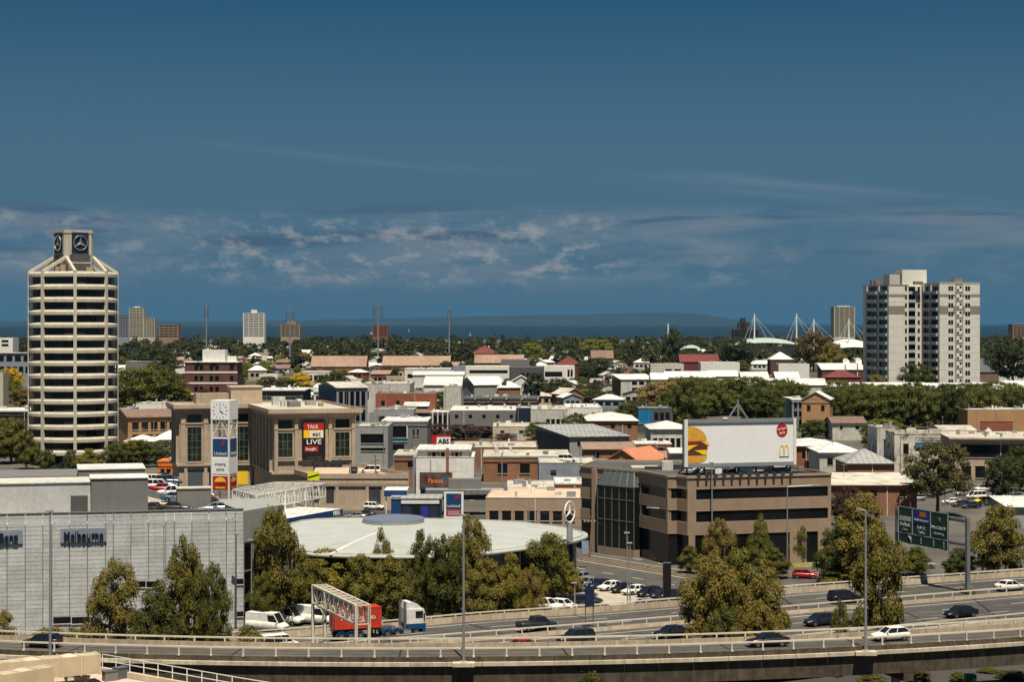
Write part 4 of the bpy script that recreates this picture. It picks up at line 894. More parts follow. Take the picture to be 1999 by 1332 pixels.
    mb.build('arches', 'sign_yellow', b); box('slogan_strip', b, px(1518), px(1537), y - .02, y - .005, pz(896), pz(894.2), 'dark_grey')
office()

# ------------------------------------------------------------------ apartment tower (right) and its balconies
def apartments():
    D = 1045.0; s = F / D; fh = 16.55 / s; yaw = R(25)
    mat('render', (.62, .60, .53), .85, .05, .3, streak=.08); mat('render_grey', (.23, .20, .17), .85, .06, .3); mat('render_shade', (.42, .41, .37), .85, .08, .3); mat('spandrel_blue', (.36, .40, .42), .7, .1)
    c0 = Vector((X_(1735, D), D, 0)); t = empty('apartment_tower', c0, R(14), 'tall cream and grey apartment tower with stacked balconies and rooftop lift core', 'apartment building')
    z557, z553 = Z_(557, D), Z_(553, D)
    ca, sa = math.cos(yaw), math.sin(yaw)
    def blk(ox, oy, b, a, zt, nm): box(nm, t, ox, ox + b, oy, oy + a, 0, zt, 'render')
    b1, a1 = 38 / s / ca, 51 / s / sa
    blk(0, 0, b1, a1, z557, 'left_block')
    b2, a2 = 78 / s / ca, 34.0
    # second block: local position of its front-left corner, seen at column 1832
    ox2 = (1832 - 1735) / s * ca * .98; oy2 = -(ox2 / ca - (1832 - 1735) / s) / sa if sa else 0
    ox2, oy2 = 25.0, -9.5
    blk(ox2, oy2, b2, a2, z553, 'right_block'); blk(b1 - .5, 10, ox2 - b1 + 1, 20, z557 - .4, 'link_block')
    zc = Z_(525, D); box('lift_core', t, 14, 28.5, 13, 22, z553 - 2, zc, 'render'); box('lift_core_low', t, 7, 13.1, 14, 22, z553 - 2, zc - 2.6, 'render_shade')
    box('parapet', t, -.2, b1 + .2, -.2, a1, z557 + .01, z557 + .35, 'render_grey'); box('parapet', t, ox2 - .2, ox2 + b2 + .2, oy2 - .2, oy2 + a2, z553 + .01, z553 + .35, 'render')
    box('stair_head', t, ox2 + 9, ox2 + 13.7, oy2 + .5, oy2 + 7, z553, z553 + 2.6, 'render_grey')
    for x, y, w, h in ((-.5, 16, 3, 1.6), (1, 24, 6, 2.2), (18, 6, 5, 1.2), (16, 15, 2, 6), (24, 14, 2, 6)): box('roof_plant', t, x, x + w, y, y + 2, z553 - .5, z553 + h, 'roof_brown')
    nf = 15
    for k in range(nf):
        zf = z557 - (k + 1) * fh
        zm = zf + fh * .35; zh = zf + fh * .88
        # front of left block: narrow window column at its right end
        box('window', t, b1 - 2.1, b1 - 1.0, -.08, .1, zm, zh, 'glass_dark')
        # left faces: balcony columns
        for (ox, oy, a, cols) in ((0, 0, a1, ((2.0, 10.5), (15, 26))), (ox2, oy2, a2, ((2.0, 8.5), (11.0, 17.5)))):
            for y0, y1 in cols:
                box('balcony_recess', t, ox - .1, ox + .2, oy + y0, oy + y1, zf + .25, zf + fh * .9, 'glass_dark')
                box('balcony_front', t, ox - 1.1, ox - .101, oy + y0 - .2, oy + y1 + .2, zf, zf + fh * .34, 'spandrel_blue')
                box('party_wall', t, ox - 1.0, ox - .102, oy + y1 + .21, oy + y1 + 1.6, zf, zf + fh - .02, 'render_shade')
        # link block balconies
        box('balcony_recess', t, b1 + 2.3, b1 + 8.6, 9.9, 10.1, zf + .25, zf + fh * .9, 'glass_dark'); box('balcony_front', t, b1 + 2.2, b1 + 8.7, 9.0, 9.89, zf, zf + fh * .33, 'spandrel_blue')
        for x in (b1 + .4, b1 + 10.2, b1 + 13.2): box('window', t, x, x + 1.2, 9.92, 10.1, zm, zh, 'glass_dark')
        # right block front: paired windows and a column of small ones
        for x in (5.2, 15.1):
            for d in (0, 1.5): box('window', t, ox2 + x + d, ox2 + x + d + 1.25, oy2 - .08, oy2 + .1, zm, zh, 'glass_dark')
        box('stair_panel', t, ox2 + 9.9, ox2 + 13.2, oy2 - .14, oy2 - .09, zf + fh * .25, zf + fh * .95, 'white')
        box('stair_window', t, ox2 + 10.1, ox2 + 11.3, oy2 - .18, oy2 - .141, zf + fh * .3, zf + fh * .52, 'glass_dark'); box('stair_window', t, ox2 + 11.6, ox2 + 12.9, oy2 - .18, oy2 - .141, zf + fh * .62, zf + fh * .9, 'glass_dark')
        box('floor_joint', t, -.02, b1 - 2.3, -.03, .01, zf, zf + .12, 'render_shade'); box('floor_joint', t, ox2, ox2 + 4.8, oy2 - .03, oy2 + .01, zf, zf + .12, 'render_shade'); box('floor_joint', t, ox2 + 18.3, ox2 + b2, oy2 - .03, oy2 + .01, zf, zf + .12, 'render_shade')
    box('stair_strip', t, ox2 + 9.2, ox2 + 13.7, oy2 - .085, oy2 + .05, 0, z553 + .3, 'render_grey')
    for z0, z1 in ((Z_(614, D), Z_(597.5, D)), (Z_(580, D), Z_(575, D))):
        box('colour_band', t, -.06, b1 - 2.2, -.05, .02, z0, z1, 'render_grey')
        for x0, x1 in ((0, 5.1), (8.0, 9.1), (13.8, 15.0), (18, b2)): box('colour_band', t, ox2 + x0, ox2 + x1, oy2 - .05, oy2 + .02, z0, z1, 'render_grey')
    box('washing', t, b1 + 1.2, b1 + 4, 9.8, 9.99, Z_(578, D), Z_(565, D), 'sign_yellow')
apartments()

# ------------------------------------------------------------------ rooftop in the bottom-left corner
def near_roof():
    t = empty('near_rooftop', (-32, 125, 0), 0, 'pale flat rooftop with guard rail in the lower left corner', 'building')
    o = Vector((32, -125))
    pts = [(-62, 96), (-14, 96), (-14, 129.5), (-18, 132.6), (-30, 142.6), (-62, 139)]
    P = [(x + o.x, y + o.y) for x, y in pts]
    MB().prism(P, 0, 16.3).build('wall', 'concrete', t)
    MB().prism([(x * .985, y * .985) for x, y in P], 16.3, 16.36).build('roof', 'tan_roof', t)
    for i in range(2, 5):
        a, b = Vector(P[i]), Vector(P[i + 1]) if i < 5 else Vector(P[0])
        MB().bar((a.x, a.y, 16.55), (b.x, b.y, 16.55), .35, .5).build('parapet', 'concrete_pale', t)
        n = max(2, int((b - a).length / 1.5)); 
        if i == 4: continue
        for k in range(n + 1): q = a.lerp(b, k / n); MB().bar((q.x, q.y, 16.8), (q.x, q.y, 17.75), .06, .06).build('guard_post', 'steel_white', t)
        for z in (17.3, 17.75): MB().bar((a.x, a.y, z), (b.x, b.y, z), .05, .05).build('guard_rail', 'steel_white', t)
    mat('duct', (.50, .42, .29), .6, .1, .8, spots=((.42, .34, .22), .5, .8, .5))
    for (ua, va, ub, vb, zt, h, w, n, lab) in ((-30, 1299, 195, 1279, 18.4, 1.35, 1.3, 6, 'long cream sheet metal air duct at the far side of the near rooftop'), (-30, 1325, 104, 1303, 19.0, 1.7, 1.2, 4, 'tall cream sheet metal air duct nearest the corner of the rooftop')):
        a, b = G_(ua, va, zt), G_(ub, vb, zt); d = (b - a); L_ = d.length; an = math.atan2(d.y, d.x)
        e = empty('air_duct', (a.x, a.y, 16.36), an, lab, 'duct', 'cream air ducts on the near rooftop')
        for k in range(n):
            x0, x1 = L_ * k / n, L_ * (k + 1) / n
            box('duct_section', e, x0 + .03, x1 - .03, 0, w, zt - 16.36 - h, zt - 16.36, 'duct'); box('duct_flange', e, x1 - .04, x1 + .04, -.06, w + .06, zt - 16.36 - h - .06, zt - 16.36 + .06, 'concrete_pale')
            if k % 2 == 0: MB().prism([(x0 + .2, .1), (x1 - .2, .1), (x1 - .2, w - .1), (x0 + .2, w - .1)], zt - 16.36, zt - 16.36 + .12, top=[(x0 + .5, .4), (x1 - .5, .4), (x1 - .5, w - .4), (x0 + .5, w - .4)]).build('duct_lid', 'concrete_pale', e)
            box('duct_foot', e, x0 + .3, x0 + .45, .2, .35, 0, zt - 16.36 - h, 'steel_dark')
    for k, (u, v) in enumerate(((160, 1328), (140, 1322), (215, 1326), (235, 1322))):
        p = G_(u, v, 16.5); e = empty('roof_unit', (p.x, p.y, 16.36), .3 * k, ('small pale roof hatch beside the air ducts', 'low cream vent hood beside the air ducts', 'dark grey upright roof panel near the guard rail', 'slim dark post by the guard rail')[k], 'roof unit')
        box('casing', e, -.5, .5, -.3, .3, 0, (.35, .3, .7, .8)[k], ('concrete_pale', 'duct', 'mid_grey', 'steel_dark')[k]); box('lid', e, -.55, .55, -.35, .35, (.35, .3, .7, .8)[k], (.4, .35, .74, .84)[k], ('duct', 'concrete_pale', 'steel_dark', 'steel_dark')[k])
near_roof()

# ------------------------------------------------------------------ generic town buildings
def bld(name, label, u0, u1, vt, D, dep, wall='offwhite', roof='pale_roof', kind='flat', yaw=0.0, wins=(), rise=2.0, cat='building', group=None, over=.2, clutter=0, left=None, zt=None, par=.45):
    z = Z_(vt, D) if zt is None else zt
    W = (u1 - u0) * D / F / max(.3, math.cos(R(yaw))); xc = X_((u0 + u1) / 2, D)
    t = empty(name, (xc, D + abs(math.sin(R(yaw))) * W / 2, 0), R(yaw), label, cat, group); w = W / 2
    box('wall', t, -w, w, 0, dep, 0, z, wall)
    if left: box('side_wall', t, -w - .06, -w - .001, .05, dep, 0, z, left)
    if kind == 'flat':
        box('roof', t, -w + .2, w - .2, .2, dep - .2, z - .001, z + .06, roof)
        if par:
            mb = MB()
            for a in ((-w, w, 0, .25), (-w, w, dep - .25, dep), (-w, -w + .25, .25, dep - .25), (w - .25, w, .25, dep - .25)): mb.box(a[0], a[1], a[2], a[3], z, z + par)
            mb.build('parapet', wall if par > .3 else roof, t)
    elif kind == 'slab': box('roof', t, -w - over, w + over, -over, dep + over, z, z + .3, roof)
    else:
        a = over + .3; mb = MB(); th = .18
        if kind == 'gable_x': Q = [[(-w - a, -a, z), (w + a, -a, z), (w + a, dep / 2, z + rise), (-w - a, dep / 2, z + rise)], [(w + a, dep + a, z), (-w - a, dep + a, z), (-w - a, dep / 2, z + rise), (w + a, dep / 2, z + rise)]]
        elif kind == 'gable_y': Q = [[(-w - a, dep + a, z), (-w - a, -a, z), (0, -a, z + rise), (0, dep + a, z + rise)], [(w + a, -a, z), (w + a, dep + a, z), (0, dep + a, z + rise), (0, -a, z + rise)]]
        elif kind == 'skillion': Q = [[(-w - a, -a, z), (w + a, -a, z), (w + a, dep + a, z + rise), (-w - a, dep + a, z + rise)]]
        else:
            k = min(w * .95, dep / 2)
            Q = [[(-w - a, -a, z), (w + a, -a, z), (w - k, dep / 2, z + rise), (-w + k, dep / 2, z + rise)], [(w + a, dep + a, z), (-w - a, dep + a, z), (-w + k, dep / 2, z + rise), (w - k, dep / 2, z + rise)], [(-w - a, dep + a, z), (-w - a, -a, z), (-w + k, dep / 2, z + rise)], [(w + a, -a, z), (w + a, dep + a, z), (w - k, dep / 2, z + rise)]]
        for q in Q: mb.poly(q); mb.poly([(x, y, zz - th) for x, y, zz in q]); n = len(q); [mb.poly([q[i], q[(i + 1) % n], (q[(i + 1) % n][0], q[(i + 1) % n][1], q[(i + 1) % n][2] - th), (q[i][0], q[i][1], q[i][2] - th)]) for i in range(n)]
        me = bpy.data.meshes.new('roof'); me.from_pydata(mb.v, [], mb.f); me.materials.append(M_(roof)); link('roof', me, t)
        if kind == 'gable_x':
            for x in (-w, w): MB().poly([(x, 0, z), (x, dep, z), (x, dep / 2, z + rise - .05)]).build('gable', wall, t)
        if kind == 'gable_y':
            for y in (0, dep): MB().poly([(-w, y, z), (w, y, z), (0, y, z + rise - .05)]).build('gable', wall, t)
        if kind == 'skillion':
            for x in (-w, w): MB().poly([(x, 0, z), (x, dep, z), (x, dep, z + rise)]).build('gable', wall, t)
    if D < 900:
        rq = random.Random(int(u0 * 3 + vt))
        if not hasattr(bld, 'aer'):
            mb = MB(); mb.bar((0, 0, 0), (0, 0, 3.0), .07, .07); mb.bar((-.8, 0, 2.8), (.8, 0, 2.8), .05, .05); [mb.bar((x_, -.4, 2.8), (x_, .4, 2.8), .04, .04) for x_ in (-.7, -.35, 0, .35, .7)]; bld.aer = mb.mesh('aerial', 'steel')
        if W > 6: o_ = link('aerial', bld.aer, t); o_.location = (rq.uniform(-w * .6, w * .6), dep * rq.uniform(.3, .7), z + (rise * .6 if kind not in ('flat', 'slab') else 0)); o_.rotation_euler = (0, 0, rq.uniform(0, 3))
        if kind not in ('flat',): box('gutter', t, -w - over - .3, w + over + .3, -over - .42, -over - .3, z - .2, z - .02, rq.choice(['white', 'mid_grey', 'roof_brown']))
        else: box('coping', t, -w - .06, w + .06, -.08, .3, z + par, z + par + .09, rq.choice(['white', 'offwhite', 'grey']))
        for k in range(1 + int(W / 14)): xx = rq.uniform(-w * .95, w * .95); box('downpipe', t, xx, xx + .14, -.16, -.01, 0, z - .05, rq.choice(['white', 'grey', 'mid_grey']))
        if not wins and W > 8:
            xx = rq.uniform(-w * .7, w * .2); box('roller_door', t, xx, xx + min(4.5, W * .3), -.07, -.004, 0, min(4.2, z * .6), rq.choice(['mid_grey', 'blue_grey', 'offwhite', 'charcoal']))
            for k in range(int(W / 5)): x2 = -w + W * (k + .5) / int(W / 5); box('window', t, x2 - .7, x2 + .7, -.05, .05, z * .62, z * .82, 'glass_sheen' if rq.random() < .4 else 'glass_dark'); box('window_frame', t, x2 - .82, x2 + .82, -.09, -.051, z * .62 - .14, z * .62, 'offwhite')
    for q in wins:
        fx0, fx1, fz0, fz1, n = q[:5]; m = q[5] if len(q) > 5 else 'glass_dark'; gap = q[6] if len(q) > 6 else .3
        x0, x1 = -w + W * fx0, -w + W * fx1; st = (x1 - x0) / n
        for i in range(n):
            a, b = x0 + st * (i + gap / 2), x0 + st * (i + 1 - gap / 2)
            wn = box('window', t, a, b, -.05, .06, z * fz0, z * fz1, m)
            if D < 900: box('window_sill', t, a - .08, b + .08, -.2, -.001, z * fz0 - .14, z * fz0 - .01, 'offwhite' if wall != 'offwhite' else 'grey'); box('window_head', t, a - .08, b + .08, -.16, -.002, z * fz1 + .01, z * fz1 + .12, wall)
    rg = random.Random(hash(label) % 9999 if False else len(label) * 7 + int(u0))
    if kind in ('flat', 'slab') and D < 1100 and not clutter: clutter = 3 + int(W / 8)
    for k in range(clutter + (int(W / 10) if D < 900 and clutter else 0)):
        x = rg.uniform(-w * .85, w * .8); y = rg.uniform(dep * .1, dep * .85); s = rg.uniform(.8, 2.0); h = rg.uniform(.6, 1.4)
        m = rg.choice(['white', 'steel', 'mid_grey', 'offwhite', 'grey'])
        if rg.random() < .4: MB().taper((x, y, z), (x, y, z + h + .4), s * .3, s * .3, 8).build('roof_vent', m, t)
        else: box('roof_unit', t, x, x + s, y, y + s * .8, z + .05, z + h, m)
    return t
W1 = lambda n, a=.06, b=.94, z0=.35, z1=.75: (a, b, z0, z1, n)
T = [
 # --- around the fuel station and behind the white oval roof
 ('corner_shop', 'white and grey two storey shop with brown cross on its front', 812, 925, 897, 462, 20, 'white', 'white_roof', 'flat', 0, ((.05, .95, .02, .3, 5),), {}),
 ('low_shop', 'long low taupe building with dark square windows behind the white oval roof', 948, 1135, 975, 404, 24, 'brown_light', 'tan_roof', 'flat', -3, ((.02, .95, .18, .55, 7),), {'par': .2}),
 ('service_shed', 'pale green grey flat roofed shed behind the taupe building', 990, 1118, 957, 447, 22, 'offwhite', 'pale_roof', 'flat', 0, (), {'clutter': 6}),
 ('brick_shed', 'small red brick shed with white flat roof next to the brown office', 1085, 1137, 946, 430, 16, 'brick_red', 'white_roof', 'slab', 0, (), {}),
 ('deck_building', 'grey and mauve low building with a parked white car on its roof', 1052, 1165, 908, 480, 24, 'blue_grey', 'pale_roof', 'flat', 0, (), {'clutter': 3}),
 ('brick_workshop', 'brown brick workshop with pale roof and black window squares', 944, 1112, 893, 515, 26, 'brick', 'pale_roof', 'slab', 0, ((.14, .30, .35, .75, 1), (.40, .56, .35, .75, 1), (.66, .8, .35, .75, 1)), {'clutter': 4}),
 ('brick_hall', 'low brown brick hall with vents along its pale roof', 880, 1050, 877, 562, 34, 'brick', 'pale_roof', 'flat', 0, ((.5, .9, .3, .7, 4),), {'clutter': 9}),
 ('gable_house', 'brown gabled house with bright terracotta roof', 1185, 1248, 903, 470, 16, 'brick', 'terracotta_bright', 'gable_y', -28, ((.4, .6, .2, .6, 1),), {'rise': 3.0, 'cat': 'house'}),
 ('rusty_shed', 'low shed with rust streaked corrugated roof behind the terracotta house', 1140, 1240, 877, 545, 16, 'brick', 'terracotta', 'skillion', 0, (), {'rise': 1.0}),
 ('brick_lean_to', 'brown brick wall building with flat dark roof left of the white shop', 770, 832, 890, 500, 20, 'brick', 'pale_roof', 'slab', 0, (), {'clutter': 3}),
 ('grey_office', 'grey rendered office with wide window recess beside the shopping centre', 692, 757, 836, 556, 24, 'grey', 'pale_roof', 'flat', 0, ((.18, .88, .64, .86, 1, 'glass_dark', .02), (.18, .93, .46, .53, 1, 'glass_dark', .02)), {}),
 ('dark_office', 'charcoal office with white roof and white framed window', 745, 834, 824, 585, 26, 'mid_grey', 'white_roof', 'slab', 0, ((.2, .56, .62, .9, 1, 'glass_dark', .05), (.66, .84, .66, .82, 2, 'glass_dark', .6), (.2, .56, .52, .58, 1, 'blue_bright', .02), (.2, .5, .3, .46, 1, 'glass_dark', .05)), {}),
 ('glass_warehouse', 'long dark grey warehouse with tall glass bays at its left end', 878, 1012, 803, 760, 45, 'mid_grey', 'white_roof', 'flat', 0, (), {'clutter': 6, 'par': .2}),
 ('glass_bays', 'glazed showroom front with slim white columns adjoining the dark warehouse', 834, 882, 806, 770, 40, 'dark_grey', 'white_roof', 'slab', 22, ((.06, .96, .05, .8, 5),), {}),
 ('navy_block', 'dark navy panel clad block between grey and pale warehouses', 1008, 1037, 799, 757, 25, 'navy', 'pale_roof', 'flat', 0, (), {}),
 ('pale_factory', 'pale factory with small dark openings under a cream roof', 1036, 1108, 802, 755, 40, 'offwhite', 'pale_roof', 'flat', 0, ((.4, .95, .25, .6, 4),), {'clutter': 8}),
 ('white_factory', 'white walled factory with long flat pale roof', 1106, 1176, 799, 775, 42, 'white', 'white_roof', 'flat', 0, (), {'clutter': 5}),
 ('concrete_yard', 'low unpainted concrete store in front of the dark warehouse', 962, 1036, 836, 690, 30, 'concrete_pale', 'pale_roof', 'flat', 0, (), {'clutter': 3}),
 ('grey_warehouse', 'light grey warehouse with ribbed metal roof and dark left side', 1112, 1230, 853, 585, 40, 'grey', 'grey_roof', 'skillion', 14, (), {'rise': 1.6, 'left': 'dark_grey', 'clutter': 0}),
 ('brick_store', 'orange brown brick store with low white hipped roof', 1148, 1245, 822, 690, 42, 'brick', 'white_roof', 'hip', 0, (), {'rise': 2.2}),
 ('blue_block', 'bright blue and charcoal two storey block with small roof boxes', 1246, 1312, 799, 745, 18, 'dark_grey', 'grey_roof', 'flat', 0, ((.45, .95, .5, .85, 3), (.0, .42, .4, 1.0, 1, 'blue_bright', .01)), {'clutter': 4}),
 ('cafe_terrace', 'low white roofed pavilion with umbrellas left of the billboard', 1270, 1345, 838, 600, 24, 'offwhite', 'white_roof', 'hip', 0, ((.05, .95, .2, .7, 6),), {'rise': 2.0}),
 ('timber_yard', 'cluttered brown timber frame structure below the white pavilion', 1240, 1310, 868, 560, 12, 'brick', 'white_roof', 'slab', 0, ((.05, .95, .1, .85, 6, 'charcoal', .35),), {}),
 ('brick_terrace', 'low brick house behind the left end of the billboard', 1225, 1330, 897, 500, 20, 'concrete', 'terracotta', 'gable_x', 0, (), {'rise': 1.5}),
 ('metal_shed', 'small pale corrugated metal shed under the billboard corner', 1310, 1345, 884, 470, 12, 'grey', 'white_roof', 'gable_x', 0, (), {'rise': .8}),
 # --- behind the shopping centre
 ('column_flats', 'grey apartment block with white columns and pitched cream roof', 657, 716, 757, 800, 30, 'blue_grey', 'pale_roof', 'gable_x', 20, ((.05, .95, .1, .4, 5), (.05, .95, .5, .9, 5)), {'rise': 2.0}),
 ('white_parapet_hall', 'wide off white hall with curved rooftop plant', 705, 800, 752, 830, 40, 'offwhite', 'pale_roof', 'flat', 0, (), {'clutter': 7}),
 ('red_brick_hall', 'long red brick hall below the off white hall', 733, 850, 771, 780, 16, 'brick_red', 'grey_roof', 'flat', 0, (), {'clutter': 2}),
 ('plain_grey_block', 'grey block with a row of boxes along its roof edge', 730, 808, 803, 680, 22, 'grey', 'grey_roof', 'flat', 0, ((.08, .3, .55, .85, 1), (.4, .65, .55, .85, 1), (.7, .92, .55, .85, 1)), {'clutter': 10}),
 ('blue_skip_shed', 'white roofed shed with blue wall right of the grey block', 790, 835, 793, 740, 18, 'blue', 'white_roof', 'gable_x', 0, (), {'rise': 1.2}),
 ('red_brick_cottage', 'small red brick house below the blue walled shed', 808, 836, 806, 690, 12, 'brick_red', 'roof_brown', 'gable_x', 0, ((.1, .9, .3, .7, 2),), {'rise': 1.0, 'cat': 'house'}),
 ('white_gable_hall', 'white hall with long white pitched roof and dark red end wall', 828, 900, 752, 900, 45, 'white', 'white_roof', 'gable_x', 0, (), {'rise': 3.5}),
 ('cream_wall_store', 'blank cream walled store right of the round green tree', 866, 900, 757, 850, 20, 'offwhite', 'pale_roof', 'flat', 0, (), {}),
 ('spiked_pavilion', 'long black roofed pavilion with white spikes along its eave', 905, 1052, 779, 880, 30, 'charcoal', 'dark_grey', 'slab', 0, ((.0, 1, .5, .62, 1, 'roof_brown', .02),), {'clutter': 12}),
 ('white_gable_house', 'white roofed gabled house with grey green end wall', 926, 985, 752, 940, 16, 'green_grey', 'white_roof', 'gable_x', 25, (), {'rise': 4.0, 'cat': 'house'}),
 ('solar_house', 'white roofed house with one dark solar panel', 972, 1016, 757, 930, 14, 'brick', 'white_roof', 'hip', 0, (), {'rise': 3.0, 'cat': 'house'}),
 ('white_cottage', 'small white gabled cottage left of the dark conifers', 1000, 1035, 745, 1010, 14, 'white', 'white_roof', 'gable_y', 0, (), {'rise': 3.0, 'cat': 'house'}),
 ('ribbon_villa', 'long white flat villa with one black window ribbon', 909, 994, 717, 1300, 25, 'white', 'white_roof', 'flat', 0, ((.08, .97, .68, .84, 1, 'glass_dark', .01),), {}),
 ('black_villa', 'black stepped flat roofed villa right of the white ribbon villa', 994, 1062, 718, 1310, 25, 'dark_grey', 'grey_roof', 'flat', 0, ((.3, .95, .45, .7, 4),), {}),
 ('black_upper_block', 'dark grey upper block behind the black villa', 978, 1032, 704, 1400, 20, 'mid_grey', 'grey_roof', 'flat', 0, (), {}),
 ('pale_villa', 'pale flat villa with dark window band near the dark red roof', 1062, 1122, 716, 1290, 22, 'white', 'white_roof', 'flat', 0, ((.02, .6, .5, .75, 1, 'glass_dark', .02), (.75, .95, .5, .85, 2)), {}),
 ('long_white_shed', 'long white shed roof above the white gable hall', 806, 905, 732, 1100, 30, 'offwhite', 'white_roof', 'gable_x', 0, (), {'rise': 1.5}),
 ('blue_grey_box', 'plain blue grey box left of the white ribbon villa', 884, 910, 716, 1320, 20, 'blue_grey', 'grey_roof', 'flat', 0, (), {}),
 ('white_loft', 'white loft with curved vents behind the curved roof trees', 790, 880, 721, 1250, 25, 'white', 'white_roof', 'slab', 0, ((.05, .95, .55, .75, 1, 'glass_dark', .02),), {'clutter': 6}),
 # --- grey flats and the row of white roofs to the right
 ('grey_flats', 'three storey grey flats with white skillion roof and brick end', 1212, 1278, 741, 1040, 16, 'offwhite', 'white_roof', 'skillion', 14, ((.3, .95, .75, .9, 3), (.3, .95, .48, .63, 3), (.3, .95, .2, .35, 3)), {'rise': 2.5, 'left': 'brick'}),
 ('brick_gable_flats', 'tall tan brick flats with white roof gable beside the tree row', 1567, 1620, 781, 765, 14, 'brick_orange', 'white_roof', 'gable_y', -14, (), {'rise': 3.2}),
 ('flats_wing', 'shaded grey wing of flats with white roof left of the tan brick gable', 1546, 1570, 781, 782, 26, 'blue_grey', 'white_roof', 'slab', 0, ((.1, .9, .1, .3, 2), (.1, .9, .4, .6, 2), (.1, .9, .7, .9, 2)), {}),
 # --- behind and right of the billboard
 ('brick_white_roof', 'red brick building with broad white roof right of the billboard', 1548, 1640, 871, 520, 26, 'brick_red', 'white_roof', 'hip', 0, (), {'rise': 1.4, 'clutter': 0}),
 ('white_hip_shed', 'white metal hipped shed in front of the grey roofed cottage', 1600, 1682, 883, 500, 18, 'offwhite', 'white_roof', 'hip', 0, (), {'rise': 2.0}),
 ('grey_cottage', 'brick cottage with grey hipped iron roof and terracotta ridge', 1655, 1745, 905, 480, 18, 'brick', 'grey_roof', 'hip', 0, ((.2, .5, .1, .7, 2), (.65, .9, .1, .7, 1)), {'rise': 3.0, 'cat': 'house'}),
 ('brick_garage', 'long low brick garage with tan concrete roof right of the brown office', 1622, 1790, 947, 425, 22, 'brick', 'pale_roof', 'skillion', 0, (), {'rise': 1.0}),
 ('ruined_wall', 'peeling white derelict building with a blue painted advert', 1746, 1836, 848, 500, 12, 'peeling', 'pale_roof', 'flat', 0, (), {}),
 ('ruined_side', 'dark shadowed side of the derelict building with chimney stub', 1712, 1752, 838, 520, 14, 'offwhite', 'pale_roof', 'flat', 0, ((.3, .9, .1, .8, 1, 'charcoal', .1),), {}),
 ('modern_showroom', 'low modern building with deep flat canopy and dark glazing', 1868, 2040, 858, 520, 30, 'beige', 'pale_roof', 'slab', -6, ((.02, .98, .55, .86, 1, 'glass_dark', .01), (.05, .98, .05, .34, 6)), {'clutter': 10, 'over': 1.6}),
 ('cream_hall', 'cream flat roofed hall behind the derelict building', 1840, 1905, 840, 600, 20, 'cream', 'pale_roof', 'gable_x', 0, (), {'rise': 1.0}),
 ('brick_depot', 'wide tan brick depot with flat roof at the right edge', 1889, 2050, 803, 740, 40, 'brick_orange', 'pale_roof', 'flat', 0, ((.15, .55, .1, .55, 1, 'brick_red', .01),), {'clutter': 8}),
 ('pale_villas', 'pale tiled houses behind the round dark shrubs', 1625, 1690, 826, 700, 16, 'offwhite', 'roof_brown', 'gable_x', 0, (), {'rise': 2.0, 'cat': 'house'}),
 ('carport', 'white flat carport roof at the right edge by the parked cars', 1968, 2040, 990, 400, 14, 'grey', 'white_roof', 'skillion', 0, (), {'rise': 1.0, 'cat': 'carport'}),
 # --- left, around the round tower
 ('brick_shop_row', 'tan brick two storey shop with brown tiled roof left of the shopping centre', 250, 345, 815, 650, 22, 'brick_orange', 'roof_brown', 'gable_x', 22, ((.05, .95, .6, .85, 5), (.05, .95, .1, .45, 4)), {'rise': 2.2}),
 ('white_strip_shop', 'thin white banner fronted shop beside the round tower', 232, 250, 802, 680, 20, 'offwhite', 'white_roof', 'flat', 0, ((.2, .8, .7, .9, 1),), {}),
 ('white_marquee', 'white peaked marquee roof behind the hedge', 243, 300, 862, 618, 12, 'white', 'white_roof', 'hip', 0, (), {'rise': 1.8, 'cat': 'marquee'}),
 ('white_marquee', 'larger white marquee against the beige wall', 298, 350, 858, 626, 14, 'white', 'white_roof', 'hip', 0, (), {'rise': 2.5, 'cat': 'marquee'}),
 ('maroon_sign_wall', 'maroon walled shop with pale rectangular sign', 304, 345, 826, 668, 14, 'brick_dark', 'grey_roof', 'flat', 0, ((.1, 1, .35, .75, 1, 'blue_grey', .01),), {}),
 ('orange_shop', 'bright orange fronted shop beside the shopping centre', 308, 338, 902, 545, 10, 'orange', 'orange', 'slab', 0, ((.1, .9, .02, .4, 2),), {'cat': 'shop'}),
 ('white_low_office', 'long low building with white roof behind the round tower', -40, 62, 803, 690, 22, 'charcoal', 'white_roof', 'slab', 0, (), {'over': .4}),
 ('yellow_shed', 'low yellow shed under the white marquee', 236, 270, 868, 612, 6, 'sign_yellow', 'sign_yellow', 'slab', 0, (), {'cat': 'shed'}),
 ('brick_flats', 'dark brick flats with white floor bands and white roof tank block', 361, 463, 708, 1040, 20, 'brick_dark', 'white_roof', 'slab', 0, ((.2, .3, .9, .97, 1), (.5, .6, .9, .97, 1), (.85, .97, .9, .97, 1)), {'over': .5}),
 ('white_flats', 'white cubic flats at the left edge', -30, 25, 661, 1500, 18, 'white', 'white_roof', 'flat', 0, ((.55, .9, .90, .96, 1), (.55, .9, .80, .86, 1)), {}),
 ('beige_terrace_flats', 'brown and grey terraced flats at the left edge', -40, 60, 690, 1300, 20, 'blue_grey', 'pale_roof', 'slab', 0, ((.0, 1, .75, .92, 6), (.0, 1, .4, .6, 8)), {'over': .8}),
 ('cream_tall_wall', 'narrow cream wall block at the left edge beneath the yellow tree', -10, 6, 730, 900, 10, 'cream', 'pale_roof', 'flat', 0, (), {}),
 ('grey_long_roof', 'long low grey roof right of the round tower among trees', 245, 310, 707, 1280, 12, 'mid_grey', 'grey_roof', 'slab', 0, (), {}),
 ('white_cafe', 'white roofed low building left of the beige block', 265, 325, 790, 760, 14, 'white', 'white_roof', 'flat', 0, ((.05, .6, .2, .8, 1),), {'clutter': 3}),
